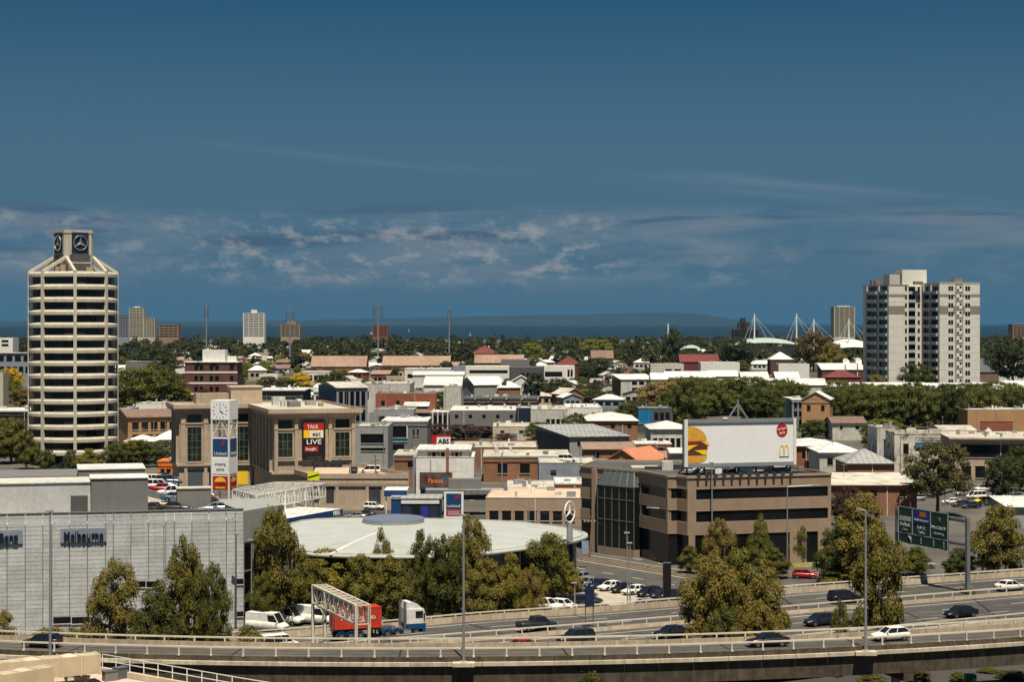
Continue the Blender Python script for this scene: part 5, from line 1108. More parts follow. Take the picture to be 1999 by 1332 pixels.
 ('rotunda_hall', 'low hall with big round edged white roof behind the shopping centre', 505, 592, 763, 790, 30, 'dark_grey', 'white_roof', 'slab', 0, ((.1, .9, .3, .7, 5),), {'over': .8}),
 ('curved_white_block', 'white flat block with small windows left of the yellow tree', 590, 645, 727, 1180, 18, 'white', 'white_roof', 'slab', 0, ((.2, .95, .55, .85, 4),), {}),
 # --- tiled roofs in front of the wood
 ('tiled_terrace', 'long pinkish tiled roof at left among trees', 607, 714, 716, 1500, 26, 'brick', 'terracotta', 'gable_x', 0, (), {'rise': 8.0}),
 ('tiled_terrace', 'longer pinkish tiled roof between two dark trees', 747, 878, 714, 1540, 26, 'brick', 'terracotta', 'gable_x', 0, (), {'rise': 7.5}),
 ('tiled_terrace', 'pinkish tiled roof block with pale chimney box', 927, 1022, 709, 1560, 24, 'terracotta', 'terracotta', 'gable_x', 0, (), {'rise': 6.5}),
 ('red_roof_hall', 'crimson roofed hall standing before the wood', 920, 972, 691, 1900, 26, 'roof_red', 'roof_red', 'hip', 0, (), {'rise': 8.0}),
 ('brown_roof_house', 'dark reddish brown hipped roof house', 1087, 1135, 712, 1500, 22, 'roof_red', 'roof_red', 'hip', 0, (), {'rise': 6.0, 'cat': 'house'}),
 ('slate_roof_house', 'steep grey brown roofed house among trees', 1155, 1197, 700, 1700, 18, 'roof_brown', 'roof_brown', 'gable_x', 0, (), {'rise': 7.0, 'cat': 'house'}),
 ('dark_red_long_roof', 'long dark red roof right of the pale green trees', 1328, 1404, 707, 1560, 26, 'roof_red', 'roof_red', 'gable_x', 0, (), {'rise': 6.0}),
 ('white_mansion', 'white walled house with dark ribbon window below the long dark red roof', 1270, 1335, 712, 1380, 18, 'offwhite', 'white_roof', 'flat', 0, ((.4, .95, .45, .75, 2),), {}),
 ('white_church_hall', 'white walled hall with stepped gable in front of trees', 1368, 1444, 709, 1420, 20, 'white', 'white_roof', 'flat', 0, (), {'clutter': 4}),
 ('cream_hip_house', 'house with pale hipped roof left of the apartment tower', 1504, 1548, 702, 1600, 20, 'brick_dark', 'white_roof', 'hip', 0, (), {'rise': 6.0, 'cat': 'house'}),
 ('white_long_house', 'white walled house under the pale hipped roof', 1520, 1580, 712, 1450, 16, 'white', 'pale_roof', 'flat', 0, (), {'clutter': 3}),
 ('dish_building', 'white roofed red brick building near the apartment tower foot', 1605, 1690, 722, 1300, 20, 'brick_dark', 'white_roof', 'skillion', 0, (), {'rise': 4.0}),
 ('red_hip_house', 'dark red tiled house below the white roofed brick building', 1612, 1680, 737, 1180, 16, 'roof_red', 'roof_red', 'hip', 0, (), {'rise': 4.0, 'cat': 'house'}),
 ('slate_church', 'dark slate roofed church with pale gable edges right of the apartment tower', 1905, 1955, 727, 1300, 26, 'roof_brown', 'steel_dark', 'gable_x', 30, (), {'rise': 9.0, 'cat': 'church'}),
 ('white_villa', 'white house right of the slate roofed church', 1950, 2030, 717, 1400, 16, 'white', 'terracotta', 'hip', 0, ((.1, .9, .4, .7, 4),), {'rise': 3.0, 'cat': 'house'}),
]
mat('peeling', (.62, .57, .48), .9, .2, .5, spots=((.22, .15, .09), .50, .62, .45))
HOUSES = {}
for r in T:
    nm, lab, u0, u1, vt, D, dep, wl, rf, kd, yw, wn, kw = r
    HOUSES[lab] = bld(nm, lab, u0, u1, vt, D, dep, wl, rf, kd, yw, wn, **kw)
def extra(lab): return HOUSES[lab]
# corner shop: recessed upper floor, brown cross, side wing
def corner_shop():
    t = extra('white and grey two storey shop with brown cross on its front'); w = (925 - 812) * 462 / F / 2; z = Z_(897, 462)
    z2 = Z_(876, 470)
    box('upper_wall', t, -w * .95, w * .82, 1.2, 18, z, z2, 'white'); box('upper_roof', t, -w, w * .9, .6, 19, z2, z2 + .3, 'white_roof')
    for a, b in ((-.62, .0), (.2, .6)):
        n = 4 if a < 0 else 3
        for k in range(n): x0 = w * (a + (b - a) * k / n); box('window', t, x0 + .12, x0 + w * (b - a) / n - .1, 1.1, 1.25, z + .5, z2 - .5, 'glass_dark' if k % 2 else 'wood')
    box('cross', t, w * .04, w * .14, -.3, -.01, z * .45, z2 + .6, 'brick'); box('cross_arm', t, -w * .12, w * .26, -.31, -.011, z * .42, z * .68, 'brick')
    box('shadow_gap', t, -w * .75, w * .75, -.06, .02, z * .3, z * .38, 'charcoal')
    box('side_wing', t, -w * 1.12, -w * 1.001, 2, 20, 0, z + .4, 'blue_grey')
    # poster board and ribbed canopy in front
    D = 432.0; p = empty('poster_billboard', (X_(850, D), D, 0), R(-5), 'dark film poster billboard with orange title on posts', 'billboard'); w = 31 * D / F
    box('board', p, -w, w, -.15, .2, Z_(957, D), Z_(923, D), 'sign_black'); mat('poster', (.10, .05, .04), .5, .9, .5, spots=((.06, .10, .16), .5, .6, .6))
    box('poster', p, -w + .1, w - .1, -.2, -.151, Z_(956, D), Z_(924, D), 'poster'); text('Pirates', w * .95, 1.05, 'orange', p, (w * .02, -.24, Z_(939, D)), bold=.02)
    for x in (-w * .7, w * .5): box('post', p, x, x + .3, .21, .5, 0, Z_(957, D), 'steel_dark')
    D = 425.0; c = empty('ribbed_canopy', (X_(900, D), D, 0), R(0), 'long grey ribbed metal canopy running behind the fuel price sign', 'canopy'); w0, w1 = X_(830, D) - X_(900, D), X_(992, D) - X_(900, D)
    box('deck', c, w0, w1, 0, 6, Z_(966, D), Z_(958, D), 'grey'); 
    for k in range(6): box('rib', c, w0, w1, -.12, -.001, Z_(966, D) + k * .22, Z_(966, D) + k * .22 + .11, 'grey_roof')
    box('underside_shade', c, w0 + 4, w1 - .3, .5, .6, Z_(977, D), Z_(966, D), 'dark_grey'); box('back_wall', c, w0 + 5, w1 - 6, 3, 5.8, Z_(958, D), Z_(938, D), 'mid_grey')  # dark strip stands in for the shaded underside of the canopy
    for x in (w0 + 5, 0, w1 - .5): box('post', c, x, x + .3, .2, .5, 0, Z_(966, D), 'steel_white')
corner_shop()
def details():
    t = extra('dark brick flats with white floor bands and white roof tank block'); D = 1040; w = 51 * D / F; z = Z_(708, D)
    for k in range(5): box('floor_band', t, -w - .15, w + .15, -.2, -.002, z - (k + 1) * 5.75, z - (k + 1) * 5.75 + .9, 'white')
    box('balcony', t, -w - 5.2, -w - .16, -.1, 6, z - 6.0, z - 3.6, 'white'); box('balcony', t, -w - 5.2, -w - .16, -.1, 6, z - 11.7, z - 9.3, 'white')
    for k in range(4):
        for a in (.18, .28, .47, .58, .86): box('window', t, -w + 2 * w * a, -w + 2 * w * (a + .07), -.06, .05, z - 5.75 * k - 4.0, z - 5.75 * k - 1.4, 'glass_dark')
    box('tank_block', t, -w * .36, w * .5, 3, 14, z + .3, Z_(684, D), 'white')
    for k in range(3): MB().taper((w * (.62 + k * .12), 6, z), (w * (.62 + k * .12), 6, z + 3.4), 1.0, .8, 8).build('roof_vent', 'white', t)
    t = extra('peeling white derelict building with a blue painted advert'); D = 500; w = 45 * D / F
    box('advert', t, 0 - w * .1, w * .86, -.08, -.01, Z_(880, D), Z_(864, D), 'blue_bright'); box('advert_strip', t, 0, w * .95, -.09, -.012, Z_(860, D), Z_(852, D), 'offwhite'); text('Osini Garth', w * .85, .6, 'dark_grey', t, (w * .48, -.12, Z_(856, D)))
    text('toshi', w * .6, 1.0, 'sign_white', t, (w * .38, -.12, Z_(872, D)), bold=.02)
    for k in range(4): MB().prism([(-w + k * w * .5, -.1), (-w + (k + 1) * w * .5 - .2, -.1), (-w + (k + 1) * w * .5 - .3, 1), (-w + k * w * .5, 1)], Z_(848, D), Z_(848, D) + .9 + .4 * (k % 2)).build('broken_parapet', 'peeling', t)
    t = extra('charcoal office with white roof and white framed window'); D = 585; w = 44.5 * D / F; z = Z_(824, D)
    for a in ((.19, .21), (.55, .57)): box('window_frame', t, -w + 2 * w * a[0], -w + 2 * w * a[1], -.25, -.051, z * .6, z * .92, 'white')
    box('window_frame', t, -w + 2 * w * .19, -w + 2 * w * .57, -.25, -.052, z * .905, z * .93, 'white')
    t = extra('long black roofed pavilion with white spikes along its eave'); D = 880; w = 73 * D / F; z = Z_(779, D)
    for k in range(5): MB().taper((-w + 5 + k * w * .42, -.4, z - .5), (-w + 6.2 + k * w * .42, -1.5, z + 2.2), .35, .1, 6).build('spike', 'white', t)
    box('band', t, -w - .2, w + .2, -.26, -.21, z * .78, z * .9, 'roof_brown')
    t = extra('white roofed house with one dark solar panel'); D = 930
    q = box('solar_panel', t, -3.6, -1.2, 1.5, 5.0, 0, .1, 'navy'); q.location.z = Z_(757, D) + 1.9; q.rotation_euler = (R(20), 0, 0)
    t = extra('glazed showroom front with slim white columns adjoining the dark warehouse'); w = 24 * 770 / F / math.cos(R(22))
    for k in range(6): box('column', t, -w + 2 * w * k / 5 - .2, -w + 2 * w * k / 5 + .2, -.7, -.3, 0, Z_(806, 770), 'white')
    # red shop sign
    D = 570.0; s = empty('roof_sign', (X_(861, D), D, 0), 0, 'red and white roof sign reading ABS', 'sign'); w = 19 * D / F; zb = Z_(869, D)
    box('board', s, -w, w, -.15, .15, zb, Z_(850, D), 'sign_red'); box('panel', s, -w * .45, w * .95, -.2, -.151, zb + .1, Z_(854, D), 'sign_white'); text('ABS', w * 1.15, 1.5, 'sign_black', s, (w * .25, -.24, (zb + Z_(855, D)) / 2), bold=.03)
    for x in (-w * .8, w * .6): box('post', s, x, x + .3, .16, .4, 0, zb, 'steel_dark')
    D = 600.0; s = empty('orange_sign', (X_(246, D), D, 0), 0, 'orange square shop sign on a post behind the grey roof box', 'sign'); w = 12 * D / F
    box('board', s, -w, w, -.2, .2, Z_(915, D), Z_(885, D), 'orange'); box('post', s, -.25, .25, .21, .6, 0, Z_(880, D), 'steel')
    for k in range(3): box('word_strip', s, -w * .7, w * .7, -.26, -.201, Z_(894 + k * 7, D), Z_(892 + k * 7, D), ('sign_blue', 'sign_blue', 'white')[k])
    for (D, u, v, r, lab) in ((1290, 1651, 708, 7.5, 'large white satellite dish left of the apartment tower'), (1295, 1675, 706, 7.0, 'second white satellite dish touching the apartment tower')):
        h = Z_(v, D); q = r * D / F; e_ = empty('satellite_dish', (X_(u, D), D, 0), .2, lab, 'satellite dish', 'white satellite dishes'); MB().taper((0, 1, 0), (0, 1, h), .5, .35, 8).build('mast', 'steel_white', e_)
        o_ = MB().lathe([(.01, 0), (q * .5, q * .08), (q * .85, q * .26), (q, q * .42), (q * .97, q * .44), (.01, .06)], 20).build('reflector', 'white', e_); o_.location = (0, .4, h); o_.rotation_euler = (R(62), 0, R(12)); MB().bar((0, .2, h), (.1, -q * .8, h + q * .4), .12, .12).build('feed_arm', 'steel', e_)
details()
# white-roofed housing row seen through the tree line
rows = [(1272, 1330, 741, 1010), (1300, 1395, 737, 1060), (1385, 1440, 735, 1090), (1448, 1500, 738, 1080), (1515, 1560, 738, 1085), (1420, 1470, 757, 960), (1440, 1538, 752, 985), (1545, 1612, 752, 985), (1616, 1680, 760, 985), (1690, 1808, 760, 975), (1812, 1900, 761, 975), (1905, 1960, 760, 980), (1962, 2050, 757, 985)]
for i, (a, b, v, D) in enumerate(rows):
    bld('terrace_house', 'white roofed terrace house in the row behind the green street trees', a, b, v, D, 14, 'offwhite', 'white_roof', 'gable_x', 0, (), rise=3.2, cat='house', group='white roofed terrace row behind the street trees')
# small houses scattered in the suburb before the wood
rg = random.Random(21); n = 0
for k in range(600):
    u = rg.uniform(-40, 2040); v = rg.choice([rg.uniform(676, 700), rg.uniform(697, 735), rg.uniform(705, 790)]); D = D_(v)
    if 1660 < u < 1930 or u < 235 or n >= 130: continue
    if u > 1250 and v > 725: continue
    if v > 760 and (u < 560 or u > 1240): continue
    hw = rg.uniform(5, 9); x = X_(u, D)
    c = rg.random()
    rf = 'white_roof' if c < .55 else 'pale_roof' if c < .7 else 'terracotta' if c < .82 else 'grey_roof' if c < .92 else 'roof_brown'
    nm = {'white_roof': 'small white roofed house among the trees of the suburb', 'pale_roof': 'small cream roofed house among the trees of the suburb', 'terracotta': 'small terracotta roofed house among the trees of the suburb', 'grey_roof': 'small grey roofed house among the trees of the suburb', 'roof_brown': 'small brown roofed house among the trees of the suburb'}[rf]
    zz = rg.uniform(4.5, 7.5); du = hw / D * F
    bld('suburban_house', nm, u - du, u + du, 0, D, rg.uniform(10, 15), rg.choice(['offwhite', 'white', 'brick', 'cream', 'beige']), rf, rg.choice(['hip', 'gable_x', 'gable_y', 'flat']), rg.uniform(-25, 25), (((.1, .9, .35, .7, 3),) if D < 2000 else ()), rise=rg.uniform(2, 4), cat='house', group='houses scattered through the suburb', zt=zz); n += 1
FOOT = [(o.location.x, o.location.y) for o in COL.objects if o.parent is None and o.get('category') in ('building', 'house', 'apartment building')]
rg = random.Random(77); n = 0
for k in range(4000):
    u = rg.uniform(225, 1680) if rg.random() < .85 else rg.uniform(1900, 2030); v = rg.uniform(698, 800); D = D_(v); x = X_(u, D)
    if n >= 190: break
    if u > 1240 and v > 728: continue
    if u < 520 and v > 740: continue
    if any(abs(x - a) < 10.5 and abs(D - b_) < 16 for a, b_ in FOOT): continue
    FOOT.append((x, D)); n += 1; hw = rg.uniform(3.2, 7.5); du = hw / D * F; zz = rg.uniform(3.4, 6.8); c = rg.random()
    rf, wd = ('white_roof', 'white') if c < .42 else ('pale_roof', 'cream') if c < .6 else ('grey_roof', 'grey') if c < .8 else ('roof_brown', 'brown') if c < .9 else ('terracotta', 'dull terracotta')
    kd = rg.choice(['hip', 'gable_x', 'gable_y', 'flat', 'skillion', 'gable_y'])
    bld('low_house' if kd != 'flat' else 'low_shop', 'low %s roofed %s packed %s' % (wd, 'house' if kd != 'flat' else 'flat topped shop', 'close behind the dark warehouses' if v > 760 else 'in the middle of the roofscape' if v > 725 else 'before the tiled roofs'), u - du, u + du, 0, D, rg.uniform(9, 15), rg.choice(['offwhite', 'white', 'brick', 'cream', 'beige', 'blue_grey', 'brick_red', 'mid_grey']), rf, kd, rg.uniform(-28, 28), ((.1, .9, .35, .72, 3),), rise=rg.uniform(1.6, 3.4), cat='house' if kd != 'flat' else 'shop', group='low houses and shops of the roofscape', zt=zz, clutter=1)
# ------------------------------------------------------------------ far towers, stadium, masts
def slab(name, lab, u0, u1, vt, D, dep, wl, floors, rf='grey_roof', strip='glass_dark', head=None, frac=.45):
    t = bld(name, lab, u0, u1, vt, D, dep, wl, rf, 'flat', 0, (), cat='apartment building', par=.6); w = (u1 - u0) * D / F / 2; z = Z_(vt, D); fh = (z - Z_(655, D)) / floors
    for k in range(floors + 1):
        for i in range(4):
            a = -w * .94 + i * w * .47; box('window', t, a + .3, a + w * .47 - .3, -.15, .02, z - (k + 1) * fh + fh * (.9 - frac), z - (k + 1) * fh + fh * .9, strip)
    if head:
        for a, b, v in head: box('roof_house', t, -w + 2 * w * a, -w + 2 * w * b, dep * .3, dep * .7, z, Z_(v, D), wl if v > 600 else 'offwhite')
    return t
slab('white_slab_tower', 'white banded slab tower left of centre above the wood', 474.5, 516, 612, 3000, 22, 'white', 13, head=((.35, .62, 605),))
slab('cream_tower', 'cream stepped tower right of the round tower', 252, 280, 602, 3200, 22, 'cream', 12, head=((.3, .7, 598),))
slab('blue_grey_block', 'blue grey office slab left of the cream stepped tower', 228, 251, 615, 3250, 22, 'blue_grey', 9)
slab('cream_low_block', 'lower cream block right of the cream stepped tower', 280, 302, 622, 3190, 22, 'cream', 8)
slab('brown_cube_flats', 'brown cube flats with cream top near a floodlight mast', 548, 585, 634, 3100, 24, 'beige_dark', 6, head=((.3, .75, 627),))
slab('red_brick_flats', 'red brick flats behind a floodlight mast at the bay', 728, 757, 636, 3300, 22, 'brick_red', 6)
slab('banded_tower', 'cream banded tower near the stadium masts', 1628, 1669, 600, 2600, 26, 'cream', 16, head=((.2, .8, 597),))
slab('edge_tower', 'brick and cream flats at the right edge by the bay', 1977, 2010, 634, 2600, 24, 'terracotta', 7)
slab('dark_domed_hotel', 'dark stepped hotel with roof turret left of the stadium masts', 1432, 1482, 645, 2900, 24, 'charcoal', 3, head=((.2, .7, 630), (.3, .5, 621)))
slab('orange_villa', 'orange roofed flats right of the cream tower', 310, 348, 635, 3100, 24, 'terracotta', 4)
for i, (u, vt, vb, D) in enumerate(((403, 583, 690, 1900), (566, 593, 695, 1850), (738, 582, 693, 1880), (877, 590, 693, 1900))):
    t = empty('floodlight_mast', (X_(u, D), D, 0), 0, ('leftmost steel floodlight mast rising behind the dark brick flats', 'floodlight mast rising in front of the brown cube flats', 'floodlight mast with the broadest lamp head by the red brick flats', 'rightmost floodlight mast with slim stacked lamps')[i], 'mast', 'floodlight masts along the lake')
    zt = Z_(vt, D); zh = Z_(vt + 16, D); MB().taper((0, 0, 0), (0, 0, zh), .9, .5, 8).build('pole', 'steel', t); MB().taper((0, 0, zh), (0, 0, zt), .3, .1, 6).build('spire', 'steel', t)
    hw = (2.2, 4.5, 5.2, 2.2)[i]
    for k in range(6): box('lamp_bar', t, -hw, hw, -.5, .5, zh - k * 2.0 - 1.0, zh - k * 2.0 - .3, 'steel_dark'); 
    for x in (-hw * .8, hw * .8): box('lamp_frame', t, x - .2, x + .2, -.3, .3, zh - 11.5, zh, 'steel_dark')
def stadium():
    D = 2200.0; t = empty('stadium_roof', (X_(1560, D), D, 0), 0, 'white tensile stadium roof with green flank', 'stadium'); ox = X_(1560, D)
    def shell(u0, u1, v0, v1, m, dep):
        n = 14; mb = MB(); k = n + 1
        for y in (0, dep * .5, dep):
            for i in range(k):
                f = i / n; z = Z_(v1, D) + (Z_(v0, D) - Z_(v1, D)) * (math.sin(math.pi * min(1, max(0, f))) ** .6) * (1 if y == dep * .5 else .45); mb.v.append((X_(u0 + (u1 - u0) * f, D) - ox, y, z))
        for j in range(2):
            for i in range(n): mb.f.append((j * k + i, j * k + i + 1, (j + 1) * k + i + 1, (j + 1) * k + i)); mb.mi.append(0)
        mb.build('roof_shell', m, t, True)
        box('stand_wall', t, X_(u0, D) - ox, X_(u1, D) - ox, dep * .3, dep * .6, 0, Z_(v1, D) - .5, 'offwhite')
    mat('stadium_green', (.42, .50, .44), .6, .1, .1)
    shell(1425, 1570, 660, 677, 'stadium_green', 60); shell(1612, 1725, 663, 690, 'white', 80); shell(1330, 1372, 674, 684, 'stadium_green', 30)
    for u, v in ((1477, 612), (1560, 612), (1594, 623), (1663, 622), (1307, 632)):
        x = X_(u, D) - ox; MB().taper((x, 20, 0), (x, 20, Z_(v, D)), 1.1, .7, 8).build('roof_mast', 'white', t)
        for du, vb in ((-22, 668), (-12, 668), (28, 668), (50, 672)):
            if u in (1307,): continue
            MB().bar((x, 20, Z_(v + 4, D)), (X_(u + du, D) - ox, 20, Z_(vb, D)), .22, .22).build('roof_cable', 'white', t)
stadium()
for i, (u, v, D) in enumerate(((725, 635, 8000), (798, 633, 11000), (918, 641, 7000))):
    z0 = -1; t = empty('sailing_boat', (X_(u, D), D, z0), .4 * i, ('tiny white sail beside the red brick flats on the bay', 'farthest tiny white sail on the bay', 'white sail on the bay above the crimson roofed hall', 'small white boat left of the dark hotel', 'white boat between the two tallest stadium masts', 'twin sail close to the stadium mast', 'faint sail between two floodlight masts')[i], 'boat', 'sails on the bay')
    s = 1.2
    MB().prism([(-4 * s, 0), (-3 * s, -1.2 * s), (3 * s, -1.1 * s), (5 * s, 0), (3 * s, 1.1 * s), (-3 * s, 1.2 * s)], 0, 1.2 * s).build('hull', 'white', t); MB().prism([(-3 * s, -.15), (.6 * s, -.15), (.6 * s, .15), (-3 * s, .15)], 1.6 * s, 10 * s, top=[(.4 * s, -.1), (.6 * s, -.1), (.6 * s, .1), (.4 * s, .1)]).build('sail', 'white', t)
# ------------------------------------------------------------------ trees: unit crowns (height 1, width 1) shared between copies
leafmat('leaf_euc', (.038, .050, .008), (.110, .113, .017), (.22, .170, .034)); leafmat('leaf_euc_light', (.062, .072, .010), (.145, .14, .018), (.24, .20, .03)); leafmat('leaf_red', (.036, .042, .012), (.080, .082, .022), (.14, .11, .036))
leafmat('leaf_green', (.030, .042, .010), (.070, .085, .016), (.13, .135, .026), .35); leafmat('leaf_dark', (.016, .024, .010), (.034, .046, .016), (.065, .075, .024), .35); leafmat('leaf_lime', (.07, .09, .010), (.15, .17, .018), (.24, .24, .03), .4); leafmat('leaf_yellow', (.30, .20, .008), (.55, .36, .010), (.70, .48, .02), .5); leafmat('leaf_brown', (.09, .065, .02), (.17, .12, .035), (.26, .18, .06), .4); leafmat('leaf_plum', (.025, .013, .012), (.05, .026, .022), (.08, .045, .035), .5); leafmat('leaf_far', (.014, .023, .009), (.032, .045, .015), (.075, .078, .026), .05)
def crown_mesh(name, seed, clumps, nleaf, leaf, m, flat=1.0, inner=.12):
    # leaves sit on the upper shell of each clump, a few fill its shaded core: bright tops, dark gaps between clumps
    rs = np.random.RandomState(seed); C = np.array([c[0] for c in clumps]); Rr = np.array([c[1] for c in clumps]); p = (Rr ** 2).sum(1); p = p / p.sum()
    k = rs.choice(len(C), nleaf, p=p); d = rs.normal(size=(nleaf, 3)); d /= np.linalg.norm(d, axis=1)[:, None]
    d[:, 2] = np.where((d[:, 2] < -.15) & (rs.rand(nleaf) < .88), -d[:, 2] * .9, d[:, 2])
    core = rs.rand(nleaf) < .24
    rad = np.where(core, rs.uniform(.1, .6, nleaf), 1 - np.abs(rs.normal(0, inner, nleaf)))
    lump = 1 + .13 * np.sin(d[:, 0] * 7 + k * 1.7) * np.sin(d[:, 1] * 6 + k * 2.3) + .06 * rs.normal(size=nleaf)
    pos = C[k] + d * Rr[k] * (rad * lump)[:, None]
    n = d + rs.normal(0, .38, (nleaf, 3)); n[:, 2] += .3; n /= np.linalg.norm(n, axis=1)[:, None]
    a = np.cross(n, rs.normal(size=(nleaf, 3))); a /= np.linalg.norm(a, axis=1)[:, None]; b = np.cross(n, a)
    s = leaf * rs.uniform(.55, 1.35, (nleaf, 1)) * np.where(core, 1.7, 1.0)[:, None]; hang = rs.uniform(.6, 1.1, (nleaf, 1)); bend = n * s * rs.uniform(-.3, .3, (nleaf, 1))
    V = np.stack([pos - a * s * hang, pos - b * s * .6 + bend, pos + a * s * hang, pos + b * s * .6 + bend], 1).reshape(-1, 3)
    me = bpy.data.meshes.new(name); me.vertices.add(nleaf * 4); me.vertices.foreach_set('co', V.ravel())
    me.loops.add(nleaf * 4); me.polygons.add(nleaf); me.loops.foreach_set('vertex_index', np.arange(nleaf * 4)); me.polygons.foreach_set('loop_start', np.arange(0, nleaf * 4, 4)); me.polygons.foreach_set('loop_total', np.full(nleaf, 4))
    me.update(); me.materials.append(M_(m)); return me
def trunk_mesh(name, clumps, m, base=.028, fork=.3):
    mb = MB(); mb.taper((0, 0, -.01), (.01, .005, fork), base, base * .72)
    cs = sorted(clumps, key=lambda c: -c[0][2])[:3] + clumps[::max(1, len(clumps) // 7)][:7]
    for c in cs:
        e = Vector(c[0]); a = Vector((.01, .005, fork * .95)); mid = a.lerp(e, .5) + Vector((0, 0, .02)); mb.taper(a, mid, base * .62, base * .42, 5); mb.taper(mid, e, base * .42, base * .14, 5)
    return mb.mesh(name, m)
PROTO = {}
def proto(key, clumps, nleaf, leaf, lm, bark='bark_pale', base=.028, fork=.3, inner=.12):
    PROTO[key] = (trunk_mesh('trunk_' + key, clumps, bark, base, fork), crown_mesh('crown_' + key, len(key) * 13 + sum(map(ord, key)), clumps, nleaf, leaf, lm, inner=inner))
def env_clumps(seed, n, prof, r0, r1, zs=1.25, z0=.2, z1=.95, gap=1.15, lead=False):
    # clumps spread through the envelope and kept apart, so that shade shows between them
    rg = random.Random(seed); out = []; tries = 0
    L_ = [(0, 0, 1.0)] + [(rg.uniform(.12, .24) * math.cos(q_), rg.uniform(.12, .24) * math.sin(q_), rg.uniform(.62, .9)) for q_ in (rg.uniform(0, 2), rg.uniform(2.2, 4.2), rg.uniform(4.3, 6.2))] if lead else [(0, 0, 1.0)]
    while len(out) < n and tries < 6000:
        lx, ly, lh = L_[tries % len(L_)]
        tries += 1; z = rg.uniform(z0, z1); w = float(np.interp(z, [q[0] for q in prof], [q[1] for q in prof])); r = rg.uniform(r0, r1) * (.7 + .55 * w / .5)
        a = rg.uniform(0, 2 * math.pi); q = max(0, w - r * .35) * math.sqrt(rg.uniform(.05, 1)); q *= (.62 if lead else 1.0); x, y = lx + q * math.cos(a), ly + q * math.sin(a); z = min(z0 + (z - z0) * lh, 1 - r * zs * .95)
        g = gap * (1 - .45 * tries / 6000)
        if any(((x - c[0][0]) ** 2 + (y - c[0][1]) ** 2 + ((z - c[0][2]) / zs) ** 2) < (g * (r + c[1][0]) * .62) ** 2 for c in out): continue
        out.append(((x, y, z), (r, r, r * zs)))
    return out
EU = [(.1, .18), (.25, .44), (.45, .48), (.65, .40), (.82, .26), (1, .08)]; WI = [(.15, .28), (.35, .5), (.6, .5), (.82, .36), (1, .1)]; CO = [(.05, .48), (.3, .42), (.6, .3), (.85, .14), (1, .03)]; RO = [(.15, .3), (.35, .48), (.6, .5), (.85, .36), (1, .12)]; CY = [(.02, .38), (.3, .5), (.6, .42), (.85, .22), (1, .04)]
for i in range(4): proto('euc%d' % i, env_clumps(30 + i, 38, EU, .085, .15, 1.3, .08, .97, 1.15, True), 23000, .0150, 'leaf_euc', inner=.09)
for i in range(3): proto('wide%d' % i, env_clumps(60 + i, 46, WI, .085, .14, 1.1, .14, .97, 1.15, True), 23000, .0155, 'leaf_euc_light' if i == 1 else 'leaf_euc', inner=.09)
for i in range(2): proto('tall%d' % i, env_clumps(80 + i, 38, [(.2, .2), (.35, .47), (.5, .42), (.7, .5), (.85, .40), (1, .1)], .09, .155, 1.15, .18, .97, 1.15, True), 21000, .0160, 'leaf_euc', inner=.09)
for i in range(3): proto('round%d' % i, env_clumps(90 + i, 50, [(.0, .36), (.3, .48), (.6, .5), (.85, .38), (1, .14)], .09, .15, 1.05, .08), 11000, .021, 'leaf_green', 'bark', inner=.16)
proto('dark0', env_clumps(110, 40, RO, .10, .16, 1.0, .2), 9000, .022, 'leaf_dark', 'bark'); proto('conifer0', env_clumps(111, 40, CY, .09, .15, 1.2, .08), 8000, .022, 'leaf_dark', 'bark', fork=.1)
proto('lime0', env_clumps(113, 34, RO, .10, .16, 1.0, .2), 7000, .024, 'leaf_lime', 'bark'); proto('yellow0', env_clumps(114, 26, RO, .12, .17, .9, .25), 4000, .032, 'leaf_yellow', 'bark'); proto('brown0', env_clumps(115, 44, RO, .08, .13, 1.0, .18), 8000, .022, 'leaf_brown', 'bark'); proto('plum0', env_clumps(116, 30, RO, .10, .16, .9, .12), 5000, .026, 'leaf_plum', 'bark'); proto('red0', env_clumps(117, 50, WI, .07, .12, 1.1, .2), 12000, .018, 'leaf_red', 'bark'); proto('lean0', env_clumps(118, 44, [(.25, .2), (.4, .48), (.6, .5), (.8, .4), (1, .15)], .07, .12, 1.0, .3), 11000, .018, 'leaf_red', 'bark')
for i in range(3): proto('far%d' % i, env_clumps(130 + i, 16, RO, .15, .22, 1.0, .15), 900, .06, 'leaf_far', 'bark', inner=.2)
proto('farcon', env_clumps(140, 14, CY, .13, .2, 1.3, .1), 700, .06, 'leaf_dark', 'bark', inner=.2)
def bush_clumps(s, n=22): return env_clumps(s, n, [(0, .4), (.4, .5), (.8, .35), (1, .2)], .13, .2, .9, .12, .85)
proto('bush0', bush_clumps(150), 5000, .028, 'leaf_euc', fork=.08); proto('bush1', bush_clumps(151), 5000, .028, 'leaf_green', fork=.08)
NT = 0
def tree(name, label, kind, u, vb, vt, wpx, D=None, z=0.0, group=None, rot=None, cat='tree', lm=None):
    global NT
    NT += 1
    D = D or D_(vb, z); h = Z_(vt, D) - z; w = wpx * D / F
    t = empty(name, (X_(u, D), D, z), 0, label, cat, group); a = rot if rot is not None else NT * 2.399
    tm, cm = PROTO[kind]
    for nm, me in (('trunk', tm), ('crown', cm)):
        o = link(nm, me, t); o.scale = (w, w, h); o.rotation_euler = (0, 0, a)
        if nm == 'crown' and lm: o.material_slots[0].link = 'OBJECT'; o.material_slots[0].material = MATS[lm]
    return t
